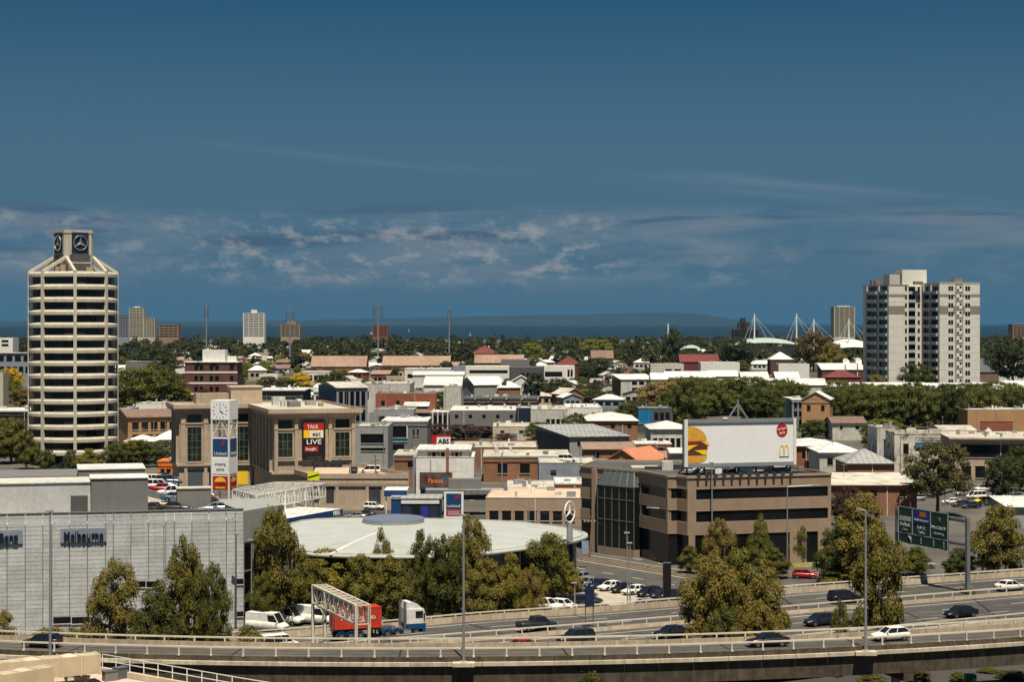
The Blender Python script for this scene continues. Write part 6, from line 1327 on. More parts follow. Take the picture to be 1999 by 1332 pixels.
# foreground gums, freeway verge
FG = [
 ('pointed gum tree in front of the panelled wall, left of the taller trio', 'euc0', 215, 1250, 1088, 108, 247, 0), ('low rounded gum between the pointed gum and the tallest one', 'euc1', 308, 1262, 1132, 112, 245, 0), ('tallest gum of the group in front of the panelled wall', 'euc2', 357, 1265, 1042, 98, 247, 0), ('slim gum at the right of the panelled wall group', 'euc3', 417, 1265, 1098, 66, 246, 0),
 ('tall dense gum at the corner between panelled wall and oval showroom', 'tall0', 540, 1222, 989, 98, None, 0), ('short leafy gum left of the dense corner gum', 'wide0', 512, 1222, 1115, 66, 268, 0), ('broad low gum with flat top behind the white vans', 'wide1', 640, 1200, 1072, 150, 282, 0), ('narrow spired gum rising over the oval roof', 'euc1', 745, 1196, 1030, 64, 280, 0), ('bushy gum behind the empty freeway gantry', 'wide2', 762, 1205, 1085, 105, 270, 0), ('yellowish upright gum against the white roof', 'euc3', 822, 1190, 1033, 66, 279, 0), ('full gum right of the yellowish one', 'euc0', 866, 1202, 1042, 86, 272, 0), ('round headed gum behind the tall lamp post', 'tall1', 917, 1196, 1003, 82, 277, 0), ('lower gum right of the tall lamp post', 'wide0', 955, 1205, 1088, 92, 270, 0), ('small sparse gum in front of the showroom glass', 'euc2', 1036, 1196, 1100, 66, 268, 0), ('wide crowned gum hiding the right part of the showroom', 'tall0', 1072, 1180, 1040, 100, None, 0), ('little gum at the showroom tip', 'wide1', 1110, 1170, 1098, 56, None, 0),
 ('leafy gum filling the gap right of the dense corner gum', 'wide0', 596, 1200, 1088, 92, 276, 0), ('round gum behind the truck container', 'wide2', 702, 1204, 1082, 96, 274, 0), ('short gum behind the truck cab', 'euc2', 796, 1202, 1092, 76, 273, 0), ('bushy gum before the darkest showroom glass', 'wide1', 1000, 1202, 1082, 84, 271, 0),
 ('small street tree left of the lamp post before the brown office', 'wide2', 1348, 1122, 1066, 52, None, 0), ('gum in front of the office ground floor beside the lamp post', 'euc3', 1404, 1112, 1012, 64, None, 0), ('dark slender gum before the middle of the office', 'euc1', 1484, 1105, 1003, 54, None, 0), ('pale spindly gum right of the office windows', 'euc0', 1552, 1098, 1018, 50, None, 0), ('yellow topped gum before the office', 'wide1', 1486, 1118, 1038, 62, None, 0), ('umbrella shaped gum on two thin trunks', 'wide0', 1510, 1148, 1068, 66, 320, 0),
 ('large gum at the left of the verge clump between the carriageways', 'tall1', 1392, 1262, 1078, 122, 236, 0), ('large gum at the right of the verge clump between the carriageways', 'euc2', 1492, 1262, 1090, 118, 240, 0), ('middle gum of the verge clump with yellow tips', 'wide1', 1440, 1262, 1070, 118, 244, 0), ('low shrubby gum at the foot of the verge clump', 'wide2', 1415, 1262, 1180, 92, 230, 0), ('low pale shrub gum at the right foot of the verge clump', 'wide0', 1490, 1262, 1170, 90, 229, 0),
 ('huge spreading gum behind the freeway, left of the green sign', 'wide2', 1690, 1150, 962, 128, None, 0), ('bushy gum left of the huge spreading one', 'wide0', 1632, 1145, 1030, 92, None, 0), ('bright tall gum behind the right lamp post', 'tall0', 1712, 1262, 1032, 104, 240, 0), ('small conical gum beside the dark car', 'euc0', 1636, 1262, 1168, 44, 231, 0),
 ('wide reddish gum in the parking area above the green sign', 'lean0', 1830, 1010, 862, 140, None, 0), ('large grey green gum at the right edge behind the freeway', 'wide0', 1948, 1130, 983, 124, None, 0), ('dense dark round tree at the right edge by parked cars', 'dark0', 1957, 985, 888, 70, None, 0), ('bright green tree at the right edge above the dark round one', 'round1', 1990, 960, 870, 60, None, 0), ('low shrub gum under the green sign', 'wide1', 1788, 1125, 1068, 76, None, 0), ('olive shrub gum right of the green sign', 'wide2', 1872, 1128, 1070, 70, None, 0), ('dark scrub at the foot of the huge spreading gum', 'bush0', 1655, 1150, 1112, 110, None, 0),
]
for lab, kd, u, vb, vt, w, D, z in FG: tree('gum_tree', lab, kd, u, vb, vt, w * 1.04, D, z)
BU = [('dark shrub at the left edge beyond the ramp', 'bush0', 5, 1246, 1190, 54, 245), ('ochre shrub right of the panelled wall group', 'bush0', 486, 1256, 1220, 66, 232), ('low olive shrub behind the black hatchback', 'bush0', 95, 1240, 1222, 70, 246), ('low shrub at the base of the panelled wall', 'bush0', 150, 1243, 1226, 80, 246), ('shrub under the overpass by the green bin', 'bush1', 1790, 1345, 1306, 60, 226), ('low shrub at the lower right edge under the overpass', 'bush1', 1975, 1340, 1310, 60, 230), ('dark shrub between the ramp columns', 'bush0', 1700, 1345, 1316, 60, 226), ('shrub behind the right ramp column', 'bush1', 1930, 1338, 1306, 50, 234), ('shrub under the overpass left of the green bin', 'bush1', 1870, 1342, 1312, 36, 228), ('small dark shrub by the black sedan', 'bush0', 1343, 1258, 1226, 28, 225), ('dry reddish shrub under the middle of the ramp', 'bush0', 1150, 1345, 1308, 60, 204)]
for lab, kd, u, vb, vt, w, D in BU: tree('shrub', lab, kd, u, vb, vt, w, D, cat='shrub')
MID = [
 ('loose olive tree at the left edge below the round tower', 'wide0', 22, 905, 815, 84, None), ('olive tree hiding the left foot of the round tower', 'wide2', 52, 895, 840, 46, 560), ('small round tree left in front of the round tower', 'round0', 92, 905, 877, 28, 540), ('small round tree right in front of the round tower', 'round1', 138, 905, 878, 26, 540), ('taller bushy tree before the round tower', 'wide1', 172, 916, 876, 50, 535), ('green tree at the left end of the hedge row', 'round2', 222, 912, 868, 40, 560), ('green hedge tree left of the orange sign', 'round0', 236, 915, 862, 44, 566), ('green hedge tree behind the orange sign', 'round1', 272, 915, 858, 52, 568), ('green hedge tree at the beige wall', 'round2', 318, 915, 862, 46, 570), ('dark low shrub tree before the grey roof boxes', 'dark0', 130, 925, 902, 46, 520),
 ('big green tree right of the round tower', 'round1', 270, 800, 716, 90, None), ('broad olive tree above the brick shop', 'wide0', 310, 790, 705, 90, None), ('lime green tree left of the dark brick flats', 'lime0', 335, 790, 752, 60, None), ('small tree beside the round tower at mid height', 'round0', 250, 795, 762, 36, None), ('deep green tree right of the round tower further back', 'dark0', 300, 740, 672, 70, None), ('brown green tree left of the round tower', 'brown0', 40, 800, 758, 56, None), ('olive tree left of the round tower further back', 'wide1', 20, 780, 735, 50, None), ('golden yellow flowering tree at the left edge', 'yellow0', 18, 770, 719, 48, None), ('shade tree beside the brick shop', 'round2', 300, 850, 805, 44, None),
 ('golden yellow tree behind the shopping centre', 'yellow0', 588, 770, 728, 36, None), ('bright green tree right of the golden tree', 'round0', 640, 770, 730, 46, None), ('tall green tree beside the column flats', 'round1', 655, 785, 725, 42, None), ('small green tree at the white flats', 'round2', 522, 760, 735, 34, None), ('round green tree before the dark warehouse', 'round0', 853, 815, 763, 52, None),
 ('round clipped green tree left of the grey warehouse', 'round1', 1052, 868, 824, 50, None), ('round clipped green tree before the brick store', 'round2', 1130, 852, 808, 56, None), ('deep plum leaved tree behind the red roof sign', 'plum0', 905, 860, 828, 70, None), ('plum leaved tree left of the red roof sign', 'plum0', 845, 850, 826, 60, 680), ('second plum leaved tree', 'plum0', 950, 855, 832, 60, None), ('small plum leaved tree before the concrete store', 'plum0', 985, 865, 846, 36, None), ('plum leaved tree before the rusty shed', 'plum0', 1135, 898, 868, 44, None),
 ('tall dark conifer above the black pavilion', 'conifer0', 1047, 790, 728, 56, None), ('second dark conifer above the black pavilion', 'dark0', 1090, 792, 738, 50, None), ('yellowish tree right of the dark conifers', 'lime0', 1130, 792, 760, 50, None), ('dark round tree right of the dark conifers', 'round2', 1165, 795, 762, 66, None), ('dark green tree below the grey brown roofed house', 'dark0', 1165, 740, 698, 62, None), ('small dark tree left of the grey flats', 'dark0', 1240, 820, 780, 54, None), ('large brown feathery tree left of the street trees', 'brown0', 1292, 815, 742, 84, None), ('green tree behind the blue block', 'round0', 1225, 830, 788, 44, None),
 ('round green shrub tree right of the billboard', 'round1', 1588, 856, 820, 52, None), ('green shrub tree behind the derelict building', 'lime0', 1722, 850, 818, 66, None), ('green tree left of the derelict building', 'round0', 1702, 880, 824, 40, None), ('low green tree under the brick white roofed building', 'round2', 1592, 925, 892, 66, None), ('dark bush beside the brick cottage', 'round1', 1640, 855, 828, 44, None), ('round tree at the foot of the apartment tower', 'round2', 1790, 768, 708, 60, 1010), ('low tree left at the foot of the apartment tower', 'wide2', 1710, 765, 732, 50, 1000), ('dark round tree right of the apartment tower', 'dark0', 1978, 745, 655, 66, 1250), ('dark tree beside the slate church', 'dark0', 1930, 740, 690, 40, 1320),
 ('plum shrub right of the brown office', 'plum0', 1640, 1020, 960, 44, 405), ('purple leaved shrub beside the brick garage', 'plum0', 1662, 985, 948, 40, 415), ('lime shrub at the right edge', 'lime0', 1985, 920, 872, 50, None),
 ('large dark tree behind the long pinkish roof', 'dark0', 905, 712, 668, 56, None), ('dark tree between the two longer pinkish roofs', 'dark0', 726, 712, 688, 40, None), ('olive tree by the stadium', 'brown0', 1588, 700, 645, 62, 1700), ('dark tree before the stadium', 'dark0', 1440, 700, 660, 60, 1700), ('bushy tree right of the stadium flank', 'wide0', 1625, 705, 668, 50, 1600), ('tall dark pine pair left of the stadium', 'conifer0', 1315, 705, 640, 46, 1800), ('pale green tree before the bay', 'lime0', 1038, 700, 670, 40, 2100), ('pale green tree right of the first pale one', 'lime0', 1165, 695, 662, 60, 2200),
]
for lab, kd, u, vb, vt, w, D in MID: tree('town_tree', lab, kd, u, vb, vt, w * 1.2, D)
# street trees: two dense rows either side of the tan brick flats
rg = random.Random(5)
STR = [(1310 + i * 21 + rg.uniform(-7, 7), rg.uniform(805, 838), rg.uniform(735, 770), rg.uniform(58, 80)) for i in range(13)] + [(1632 + i * 21 + rg.uniform(-7, 7), rg.uniform(818, 842), rg.uniform(752, 775), rg.uniform(56, 78)) for i in range(19)] + [(1320 + i * 30 + rg.uniform(-7, 7), rg.uniform(788, 800), rg.uniform(728, 745), rg.uniform(50, 70)) for i in range(8)] + [(1640 + i * 34 + rg.uniform(-7, 7), rg.uniform(792, 805), rg.uniform(738, 752), rg.uniform(50, 70)) for i in range(11)]
for i, (u, vb, vt, w) in enumerate(STR): tree('street_tree', 'dense green street tree in the ' + ('front row left of the tan brick flats' if i < 13 else 'front row right of the tan brick flats' if i < 32 else 'back row left of the tan brick flats' if i < 40 else 'back row at the foot of the apartment tower'), 'round%d' % (i % 3), u, vb, vt, w, None, 0, 'dense green street trees', None, 'tree')
# suburb and park trees, up to the bay
kinds = ['far0', 'far1', 'far2', 'far0', 'far1', 'farcon']
pts = []
for k in range(230):
    v = 662 + 62 * rg.random() ** 1.25; u = rg.uniform(-20, 2020)
    if u > 1250 and v > 715: continue
    pts.append((v, u))
for v, u in sorted(pts):
    D = D_(v) if v > 672 else D_(672) * rg.uniform(.9, 1.0)
    if 1670 < u < 1915 and D > 1000: continue
    h = rg.uniform(9, 16) if v > 690 else rg.uniform(11, 19); w = h * rg.uniform(.75, 1.1)
    if u < 240 and v > 700: continue
    kd = rg.choice(kinds) if D > 1500 else rg.choice(['round0', 'round1', 'dark0', 'wide0', 'round2', 'far1'])
    tree('park_tree', {'farcon': 'dark pointed pine', 'dark0': 'dark round tree', 'wide0': 'olive gum'}.get(kd, 'green tree') + (' at the edge of the wood by the bay' if D > 2600 else ' of the leafy suburb behind the tiled roofs' if D > 1500 else ' of the suburb among the white roofs'), kd, u, 0, VH + (H - h) * F / D, w * F / D, D, 0, 'trees of the leafy suburb')
pts = [(rg.uniform(696, 792), rg.uniform(230, 1270)) for k in range(150)] + [(rg.uniform(694, 735), rg.uniform(230, 1660)) for k in range(60)]
for v, u in sorted(pts):
    D = D_(v); h = rg.uniform(6.5, 13); w = h * rg.uniform(.8, 1.2)
    kd = rg.choice(['round0', 'round1', 'round2', 'dark0', 'wide1', 'brown0', 'lime0', 'plum0', 'conifer0'])
    tree('garden_tree', {'r': 'round green garden tree', 'd': 'dark green garden tree', 'w': 'yellow green garden gum', 'b': 'brownish garden tree', 'l': 'lime green garden tree', 'p': 'plum leaved garden tree', 'c': 'dark pointed garden conifer'}[kd[0]] + (' squeezed between the nearer town roofs' if v > 735 else ' among the farther town roofs'), kd, u, 0, VH + (H - h) * F / D, w * F / D, D, 0, 'garden trees between the roofs')
def wood():
    V = []; n = 0; rs = np.random.RandomState(4); parts = []
    for k in range(1350):
        D = 1700 + 2500 * rs.rand() ** .9; u = rs.uniform(-60, 2060)
        h = rs.uniform(9, 19); w = h * rs.uniform(.7, 1.1); m = 90
        if rs.rand() < .2: h *= 1.15; w *= .6
        c = np.array([X_(u, D), D, 0.]); q = rs.randint(3); me = PROTO[kinds[q]][1]
        if not hasattr(wood, 'c'): wood.c = {}
        if q not in wood.c:
            a = np.empty(len(me.vertices) * 3); me.vertices.foreach_get('co', a); wood.c[q] = a.reshape(-1, 4, 3)
        A = wood.c[q][rs.choice(len(wood.c[q]), 240, replace=False)]; ctr = A.mean(1, keepdims=True); A = ctr + (A - ctr) * 1.7
        th = rs.rand() * 6.28; x = A[..., 0] * math.cos(th) - A[..., 1] * math.sin(th); y = A[..., 0] * math.sin(th) + A[..., 1] * math.cos(th)
        parts.append(np.stack([x * w + c[0], y * w + c[1], A[..., 2] * h], -1))
    P = np.concatenate(parts).reshape(-1, 3); n = len(P) // 4
    me = bpy.data.meshes.new('distant_wood'); me.vertices.add(n * 4); me.vertices.foreach_set('co', P.ravel()); me.loops.add(n * 4); me.polygons.add(n); me.loops.foreach_set('vertex_index', np.arange(n * 4)); me.polygons.foreach_set('loop_start', np.arange(0, n * 4, 4)); me.polygons.foreach_set('loop_total', np.full(n, 4)); me.update(); me.materials.append(MATS['leaf_far'])
    tag(link('distant_wood', me), 'dark green wood spreading before the bay', 'wood', kind='stuff')
wood()
# ------------------------------------------------------------------ vehicles (x forward)
def paint(name, col, metal=.0): return mat('paint_' + name, col, .28, 0, spec=.5, metal=metal)
for n_, c_, mt in (('white', (.72, .72, .70), 0), ('black', (.010, .011, .016), 0), ('silver', (.42, .44, .45), .5), ('navy', (.012, .018, .04), 0), ('red', (.40, .008, .010), 0), ('grey', (.13, .14, .15), .3), ('charcoal', (.035, .038, .042), .2), ('blue', (.05, .10, .20), .2), ('yellow', (.8, .6, .02), 0)): paint(n_, c_, mt)
glass('car_glass', (.012, .014, .017), .06, .7)
CARS = {   # length, width, stations (x, z_low, z_belt, width factor), cabin (x belt rear, x belt front, x roof rear, x roof front, z roof), wheel x
 'sedan': (4.75, 1.82, [(-2.37, .42, .86, .84), (-2.25, .28, 1.0, .93), (-1.5, .24, 1.04, 1), (-.4, .22, .98, 1), (.9, .22, .95, 1), (1.55, .24, .86, .99), (2.1, .28, .76, .93), (2.36, .40, .62, .82)], (-1.62, 1.05, -1.0, .30, 1.44), 1.38),
 'hatch': (4.3, 1.80, [(-2.14, .42, .92, .86), (-2.05, .28, 1.04, .94), (-1.4, .24, 1.02, 1), (0, .22, .97, 1), (.9, .22, .95, 1), (1.45, .24, .87, .99), (1.95, .28, .76, .93), (2.14, .40, .62, .82)], (-2.02, 1.05, -1.55, .25, 1.48), 1.3),
 'suv': (4.6, 1.88, [(-2.29, .48, 1.0, .88), (-2.2, .34, 1.14, .96), (-1.4, .30, 1.14, 1), (0, .28, 1.10, 1), (.95, .28, 1.08, 1), (1.5, .30, 1.02, .99), (2.1, .34, .9, .94), (2.3, .44, .74, .84)], (-2.18, 1.1, -1.95, .38, 1.74), 1.38),
 'ute': (5.2, 1.86, [(-2.6, .5, 1.08, .92), (-2.5, .40, 1.12, .97), (-1.0, .34, 1.12, 1), (.2, .30, 1.08, 1), (1.2, .30, 1.06, 1), (1.9, .32, 1.0, .99), (2.4, .36, .9, .94), (2.6, .46, .74, .84)], (-.75, 1.42, -.5, .75, 1.74), 1.62),
 'van': (5.9, 2.0, [(-2.95, .5, 1.5, .95), (-2.9, .36, 1.5, .98), (-1.4, .32, 1.5, 1), (.6, .30, 1.45, 1), (1.6, .30, 1.4, 1), (2.2, .32, 1.25, .98), (2.75, .36, 1.0, .92), (2.95, .46, .8, .82)], (-2.9, 2.2, -2.85, 1.35, 2.55), 1.85),
 'minivan': (4.9, 1.9, [(-2.45, .48, 1.1, .9), (-2.4, .34, 1.12, .97), (-1.4, .30, 1.12, 1), (.3, .28, 1.10, 1), (1.2, .28, 1.08, 1), (1.75, .30, 1.0, .99), (2.25, .34, .88, .93), (2.45, .44, .72, .82)], (-2.38, 1.6, -2.25, .8, 1.95), 1.5),
}
CM = {}
wm = MB(); 
def wheel_meshes():
    t = MB().lathe([(.12, -.11), (.30, -.11), (.33, -.08), (.33, .08), (.30, .11), (.12, .11)], 16).mesh('tyre', 'rubber'); r = MB(); r.lathe([(.0, .095), (.10, .10), (.215, .075), (.22, .115)], 10)
    for k in range(5):
        a = 2 * math.pi * k / 5; r.bar((0, 0, .1), (.2 * math.cos(a), .2 * math.sin(a), .1), .06, .03)
    return t, r.mesh('rim', 'tyre_rim')
TYRE, RIM = wheel_meshes()
def car_meshes(kind):
    if kind in CM: return CM[kind]
    L_, W, st, cab, wx = CARS[kind]; hw = W / 2; mb = MB(); n = 9
    for x, zl, zb, k in st:
        w = hw * k
        for y, z in ((-w * .86, zl), (-w * .98, zl + .12), (-w, (zl + zb) * .5 + .05), (-w * .95, zb - .05), (-w * .80, zb), (w * .80, zb), (w * .95, zb - .05), (w, (zl + zb) * .5 + .05), (w * .98, zl + .12), (w * .86, zl)): mb.v.append((x, y, z))
    n = 10
    for i in range(len(st) - 1):
        for j in range(n): mb.f.append((i * n + j, i * n + (j + 1) % n, (i + 1) * n + (j + 1) % n, (i + 1) * n + j)); mb.mi.append(0)
    mb.f.append(tuple(range(n))); mb.mi.append(0); e = (len(st) - 1) * n; mb.f.append(tuple(e + j for j in range(n))); mb.mi.append(0)
    body = mb.mesh('body_' + kind, 'paint_white', True)
    a0, a1, r0, r1, zr = cab; zf = float(np.interp(a1, [s[0] for s in st], [s[2] for s in st])) - .02; zb = float(np.interp(a0, [s[0] for s in st], [s[2] for s in st])) - .02
    wb, wr = hw * .90, hw * .70 if kind not in ('van', 'minivan') else hw * .86
    BL = [(a0, -wb, zb), (a0, wb, zb), (a1, wb, zf), (a1, -wb, zf)]; TP = [(r0, -wr, zr), (r0, wr, zr), (r1, wr, zr), (r1, -wr, zr)]
    q = {}
    q['windscreen'] = MB().poly([BL[3], BL[2], TP[2], TP[3]]).mesh('ws', 'car_glass'); q['rear_window'] = MB().poly([BL[1], BL[0], TP[0], TP[1]]).mesh('rw', 'car_glass')
    if kind == 'van':   # panel van: glazing only at the front
        f = .22; lerp = lambda p, s, k: tuple(p[i] + (s[i] - p[i]) * k for i in range(3))
        for nm, b0, b1, t0, t1, sg in (('side_window', BL[0], BL[3], TP[0], TP[3], -1), ('side_window.L', BL[1], BL[2], TP[1], TP[2], 1)):
            m0, m1 = lerp(b0, b1, .70), lerp(t0, t1, .78); q[nm] = MB().poly([lerp(m0, (m0[0], m0[1], m0[2]), 0), b1, lerp(b1, t1, .8), lerp(m0, m1, .8)]).mesh('sw', 'car_glass')
        shell = MB()
        for b0, b1, t0, t1 in ((BL[0], BL[3], TP[0], TP[3]), (BL[1], BL[2], TP[1], TP[2])):
            o = -1 if b0[1] < 0 else 1; m0, m1 = lerp(b0, b1, .69), lerp(t0, t1, .77)
            shell.poly([b0, m0, m1, t0]); shell.poly([lerp(m0, m1, .8), lerp(b1, t1, .8), t1, m1])
        shell.poly([BL[0], BL[1], TP[1], TP[0]])
    else:
        q['side_window'] = MB().poly([BL[0], BL[3], TP[3], TP[0]]).mesh('sw', 'car_glass'); q['side_window.L'] = MB().poly([BL[2], BL[1], TP[1], TP[2]]).mesh('sw', 'car_glass'); shell = MB()
    i = .0
    ins = [(r0 - .06, -wr - .03), (r1 + .05, -wr - .03), (r1 + .05, wr + .03), (r0 - .06, wr + .03)]
    shell.prism(ins, zr - .02, zr + .035, top=[(r0 + .1, -wr + .12), (r1 - .1, -wr + .12), (r1 - .1, wr - .12), (r0 + .1, wr - .12)])
    for b_, t_ in zip(BL, TP): shell.bar(b_, t_, .09, .09)
    for s in (-1, 1):
        for f in ((.52,) if kind not in ('suv', 'minivan') else (.36, .66)): shell.bar((a0 + (a1 - a0) * f, s * wb, (zb + zf) / 2), (r0 + (r1 - r0) * f, s * wr, zr), .08, .05)
    q['roof'] = shell.mesh('roof_' + kind, 'paint_white')
    x2 = st[-1][0]; zc = st[-1][2]; x0 = st[0][0]; zr0 = st[0][2]
    q['headlight'] = MB().box(x2 - .16, x2 + .015, -hw * .82, -hw * .48, zc - .08, zc + .06).mesh('hl', 'lamp_clear'); q['headlight.L'] = MB().box(x2 - .16, x2 + .015, hw * .48, hw * .82, zc - .08, zc + .06).mesh('hl', 'lamp_clear')
    q['tail_light'] = MB().box(x0 - .015, x0 + .14, -hw * .86, -hw * .56, zr0 - .12, zr0 + .06).mesh('tl', 'lamp_red'); q['tail_light.L'] = MB().box(x0 - .015, x0 + .14, hw * .56, hw * .86, zr0 - .12, zr0 + .06).mesh('tl', 'lamp_red')
    q['grille'] = MB().box(x2 - .06, x2 + .02, -hw * .42, hw * .42, zc - .2, zc - .04).mesh('gr', 'rubber')
    for nm_, sx_ in (('wheel_arch', -1), ('wheel_arch.L', 1)):
        pr = [(sx_ * wx + .41 * math.cos(math.pi * i_ / 10), .33 + .41 * math.sin(math.pi * i_ / 10)) for i_ in range(11)]; mb_ = MB()
        for y_ in (-hw * 1.003, hw * 1.003): mb_.poly([(x_, y_, z_) for x_, z_ in pr])
        mb_.sweep([Vector((x_, 0, z_)) for x_, z_ in pr], [Vector((0, 1, 0))] * 11, [(-hw * 1.003, 0), (hw * 1.003, 0)], closed=False); q[nm_] = mb_.mesh('wa', 'rubber')
    q['mirror'] = MB().box(a1 - .35, a1 - .2, -hw * 1.12, -hw * .93, zf + .05, zf + .2).mesh('mi', 'paint_white'); q['mirror.L'] = MB().box(a1 - .35, a1 - .2, hw * .93, hw * 1.12, zf + .05, zf + .2).mesh('mi', 'paint_white')
    if kind == 'ute': q['tray_cover'] = MB().box(-2.5, -.85, -hw * .86, hw * .86, 1.1, 1.17).mesh('tc', 'rubber')
    CM[kind] = (body, q, wx, hw); return CM[kind]
def car(kind, col, loc, yaw, label, group=None, cat=None, parts=True):
    body, q, wx, hw = car_meshes(kind)
    nm = {'sedan': 'sedan_car', 'hatch': 'hatchback_car', 'suv': 'suv', 'ute': 'utility_truck', 'van': 'van', 'minivan': 'minivan'}[kind]
    t = empty(nm, loc, yaw, label, cat or {'van': 'van', 'minivan': 'van', 'ute': 'pickup'}.get(kind, 'car'), group)
    P = MATS['paint_' + col]
    def add(n_, me, par=t):
        o = link(n_.replace('.L', ''), me, par)
        if me.materials[0].name == 'paint_white': o.material_slots[0].link = 'OBJECT'; o.material_slots[0].material = P
        return o
    add('body', body)
    for k, me in q.items():
        if not parts and k.split('.')[0] in ('mirror', 'grille'): continue
        add(k, me)
    for sx in (-1, 1):
        for sy in (-1, 1):
            w = link('wheel', TYRE, t); w.location = (sx * wx, sy * (hw - .1), .33); w.rotation_euler = (R(-90) * sy, 0, 0); link('rim', RIM, w)
    return t
def zroad(L1, L2_, x):
    return zfw(x)
def fw(u, v, z=None):                       # point on the freeway surface seen at a pixel
    zz = 4.0
    for _ in range(10): D = D_(v, zz); zz = zfw(X_(u, D))
    return Vector((X_(u, D), D, zz + .02))
FD = math.atan2(.53, 1.0)
def rampcar(kind, col, u, s_off, lab, face):
    # stand on the ramp deck, s_off metres from the near rail line
    k = (u - UC) / F; x = 0
    for _ in range(20): y = 206.4 + (x + 13) ** 2 / 370 + s_off; x = k * y
    yaw = math.atan2(2 * (x + 13) / 370, 1) + (math.pi if face < 0 else 0)
    return car(kind, col, (x, y, ZR + .02), yaw, lab)
rampcar('hatch', 'white', 1738, 3.1, 'white hatchback on the near ramp heading left', -1); rampcar('sedan', 'black', 1498, 2.9, 'black sedan on the near ramp below the verge trees', -1); rampcar('hatch', 'black', 82, 2.9, 'black hatchback on the ramp at the left edge', -1)
for kind, col, u, v, back, lab in (
    ('sedan', 'black', 1875, 1206, 1, 'black sedan on the middle carriageway near the right edge'), ('suv', 'charcoal', 1124, 1258, 1, 'dark grey wagon on the middle carriageway seen over the ramp rail'), ('sedan', 'black', 1311, 1246, 1, 'black sedan partly behind the verge shrub'), ('hatch', 'navy', 1600, 1222, 1, 'dark blue car half hidden by the small conical gum'), ('sedan', 'red', 1015, 1274, 1, 'red car whose roof just shows above the ramp rail'),
    ('suv', 'black', 1648, 1178, 0, 'black four wheel drive on the far carriageway heading right'), ('sedan', 'white', 1972, 1154, 0, 'white sedan at the right edge of the far carriageway'), ('ute', 'charcoal', 1048, 1231, 0, 'dark utility with covered tray on the far carriageway'), ('minivan', 'white', 546, 1270, 0, 'white people mover half hidden behind the ramp rail')):
    p = fw(u, v); car(kind, col, p, FD + (math.pi if back else 0), lab)
def gcar(kind, col, u, v, yaw, lab, z=.03, group=None): p = G_(u, v, z); return car(kind, col, p, R(yaw), lab, group)
gcar('van', 'white', 553, 1220, -20, 'long white panel van parked nearest the panelled wall'); gcar('van', 'white', 612, 1219, -20, 'white passenger van parked behind the long panel van'); gcar('minivan', 'white', 795, 1216, 180, 'white van parked behind the blue and white truck'); gcar('suv', 'silver', 896, 1214, -10, 'silver four wheel drive parked behind the lamp post')
van = gcar('van', 'white', 522, 1233, -22, 'white box van in the tree shade in front of the long panel van')
gcar('suv', 'white', 1068, 1192, -35, 'white four wheel drive parked by the showroom, left of a pair'); gcar('hatch', 'white', 1100, 1190, -35, 'white hatchback parked by the showroom, right of a pair'); gcar('sedan', 'white', 975, 1202, -15, 'white convertible behind the far barrier')
k = 0
for u, v, kd, col, lab in ((1128, 1136, 'hatch', 'silver', 'silver hatchback at the far end of the forecourt row'), (1150, 1146, 'sedan', 'silver', 'silver sedan second in the forecourt row'), (1172, 1149, 'sedan', 'navy', 'navy sedan third in the forecourt row'), (1193, 1153, 'sedan', 'white', 'white sedan fourth in the forecourt row'), (1217, 1157, 'sedan', 'black', 'black sedan fifth in the forecourt row'), (1240, 1161, 'sedan', 'white', 'white sedan sixth in the forecourt row'), (1266, 1165, 'hatch', 'black', 'black hatchback seventh in the forecourt row'), (1292, 1168, 'sedan', 'navy', 'navy sedan eighth in the forecourt row'), (1320, 1170, 'sedan', 'navy', 'dark blue sedan at the near end of the forecourt row')): gcar(kd, col, u, v, 218, lab, .04, 'cars in the forecourt row')
for u, v, kd, col, lab in ((1128, 1186, 'suv', 'black', 'black wagon against the showroom tip'), (1146, 1180, 'sedan', 'charcoal', 'charcoal sedan against the showroom tip'), (1140, 1168, 'hatch', 'silver', 'silver hatchback against the showroom tip'), (1290, 1196, 'sedan', 'white', 'white sedan roof showing above the forecourt barrier'), (1310, 1186, 'sedan', 'navy', 'navy sedan in front of the forecourt row')): gcar(kd, col, u, v, 20, lab, .04)
for u, v, kd, col, yw, lab in ((1160, 1192, 'sedan', 'grey', 20, 'grey sedan nearest the barrier at the forecourt corner'), (1122, 1158, 'hatch', 'navy', 20, 'navy hatchback tight against the showroom glass'), (1255, 1190, 'hatch', 'silver', 200, 'silver hatchback in the open forecourt'), (1330, 1180, 'suv', 'black', 218, 'black wagon behind the totem sign'), (1344, 1172, 'sedan', 'charcoal', 218, 'charcoal sedan at the verge clump end of the forecourt')): gcar(kd, col, u, v, yw, lab, .04)
gcar('sedan', 'silver', 1157, 1073, -62, 'silver sedan on the street below the glass stair tower'); gcar('sedan', 'silver', 1296, 1090, -28, 'silver blue sedan on the street before the brown office'); gcar('hatch', 'red', 1572, 1130, -10, 'bright red small car beside the right gums'); gcar('sedan', 'silver', 1622, 1138, -10, 'silver car half hidden under the bushy gum'); gcar('sedan', 'charcoal', 1148, 1050, -60, 'dark car parked beside the brown office wall'); gcar('hatch', 'white', 1392, 1104, -12, 'white car hidden behind the street tree'); gcar('suv', 'white', 730, 996, -12, 'white pickup shaped car before the parking annex'); gcar('sedan', 'charcoal', 712, 1010, 170, 'dark sedan on the side street'); gcar('sedan', 'silver', 695, 1014, 170, 'silver sedan on the side street'); gcar('suv', 'silver', 1800, 1110, 0, 'grey car under the green sign')
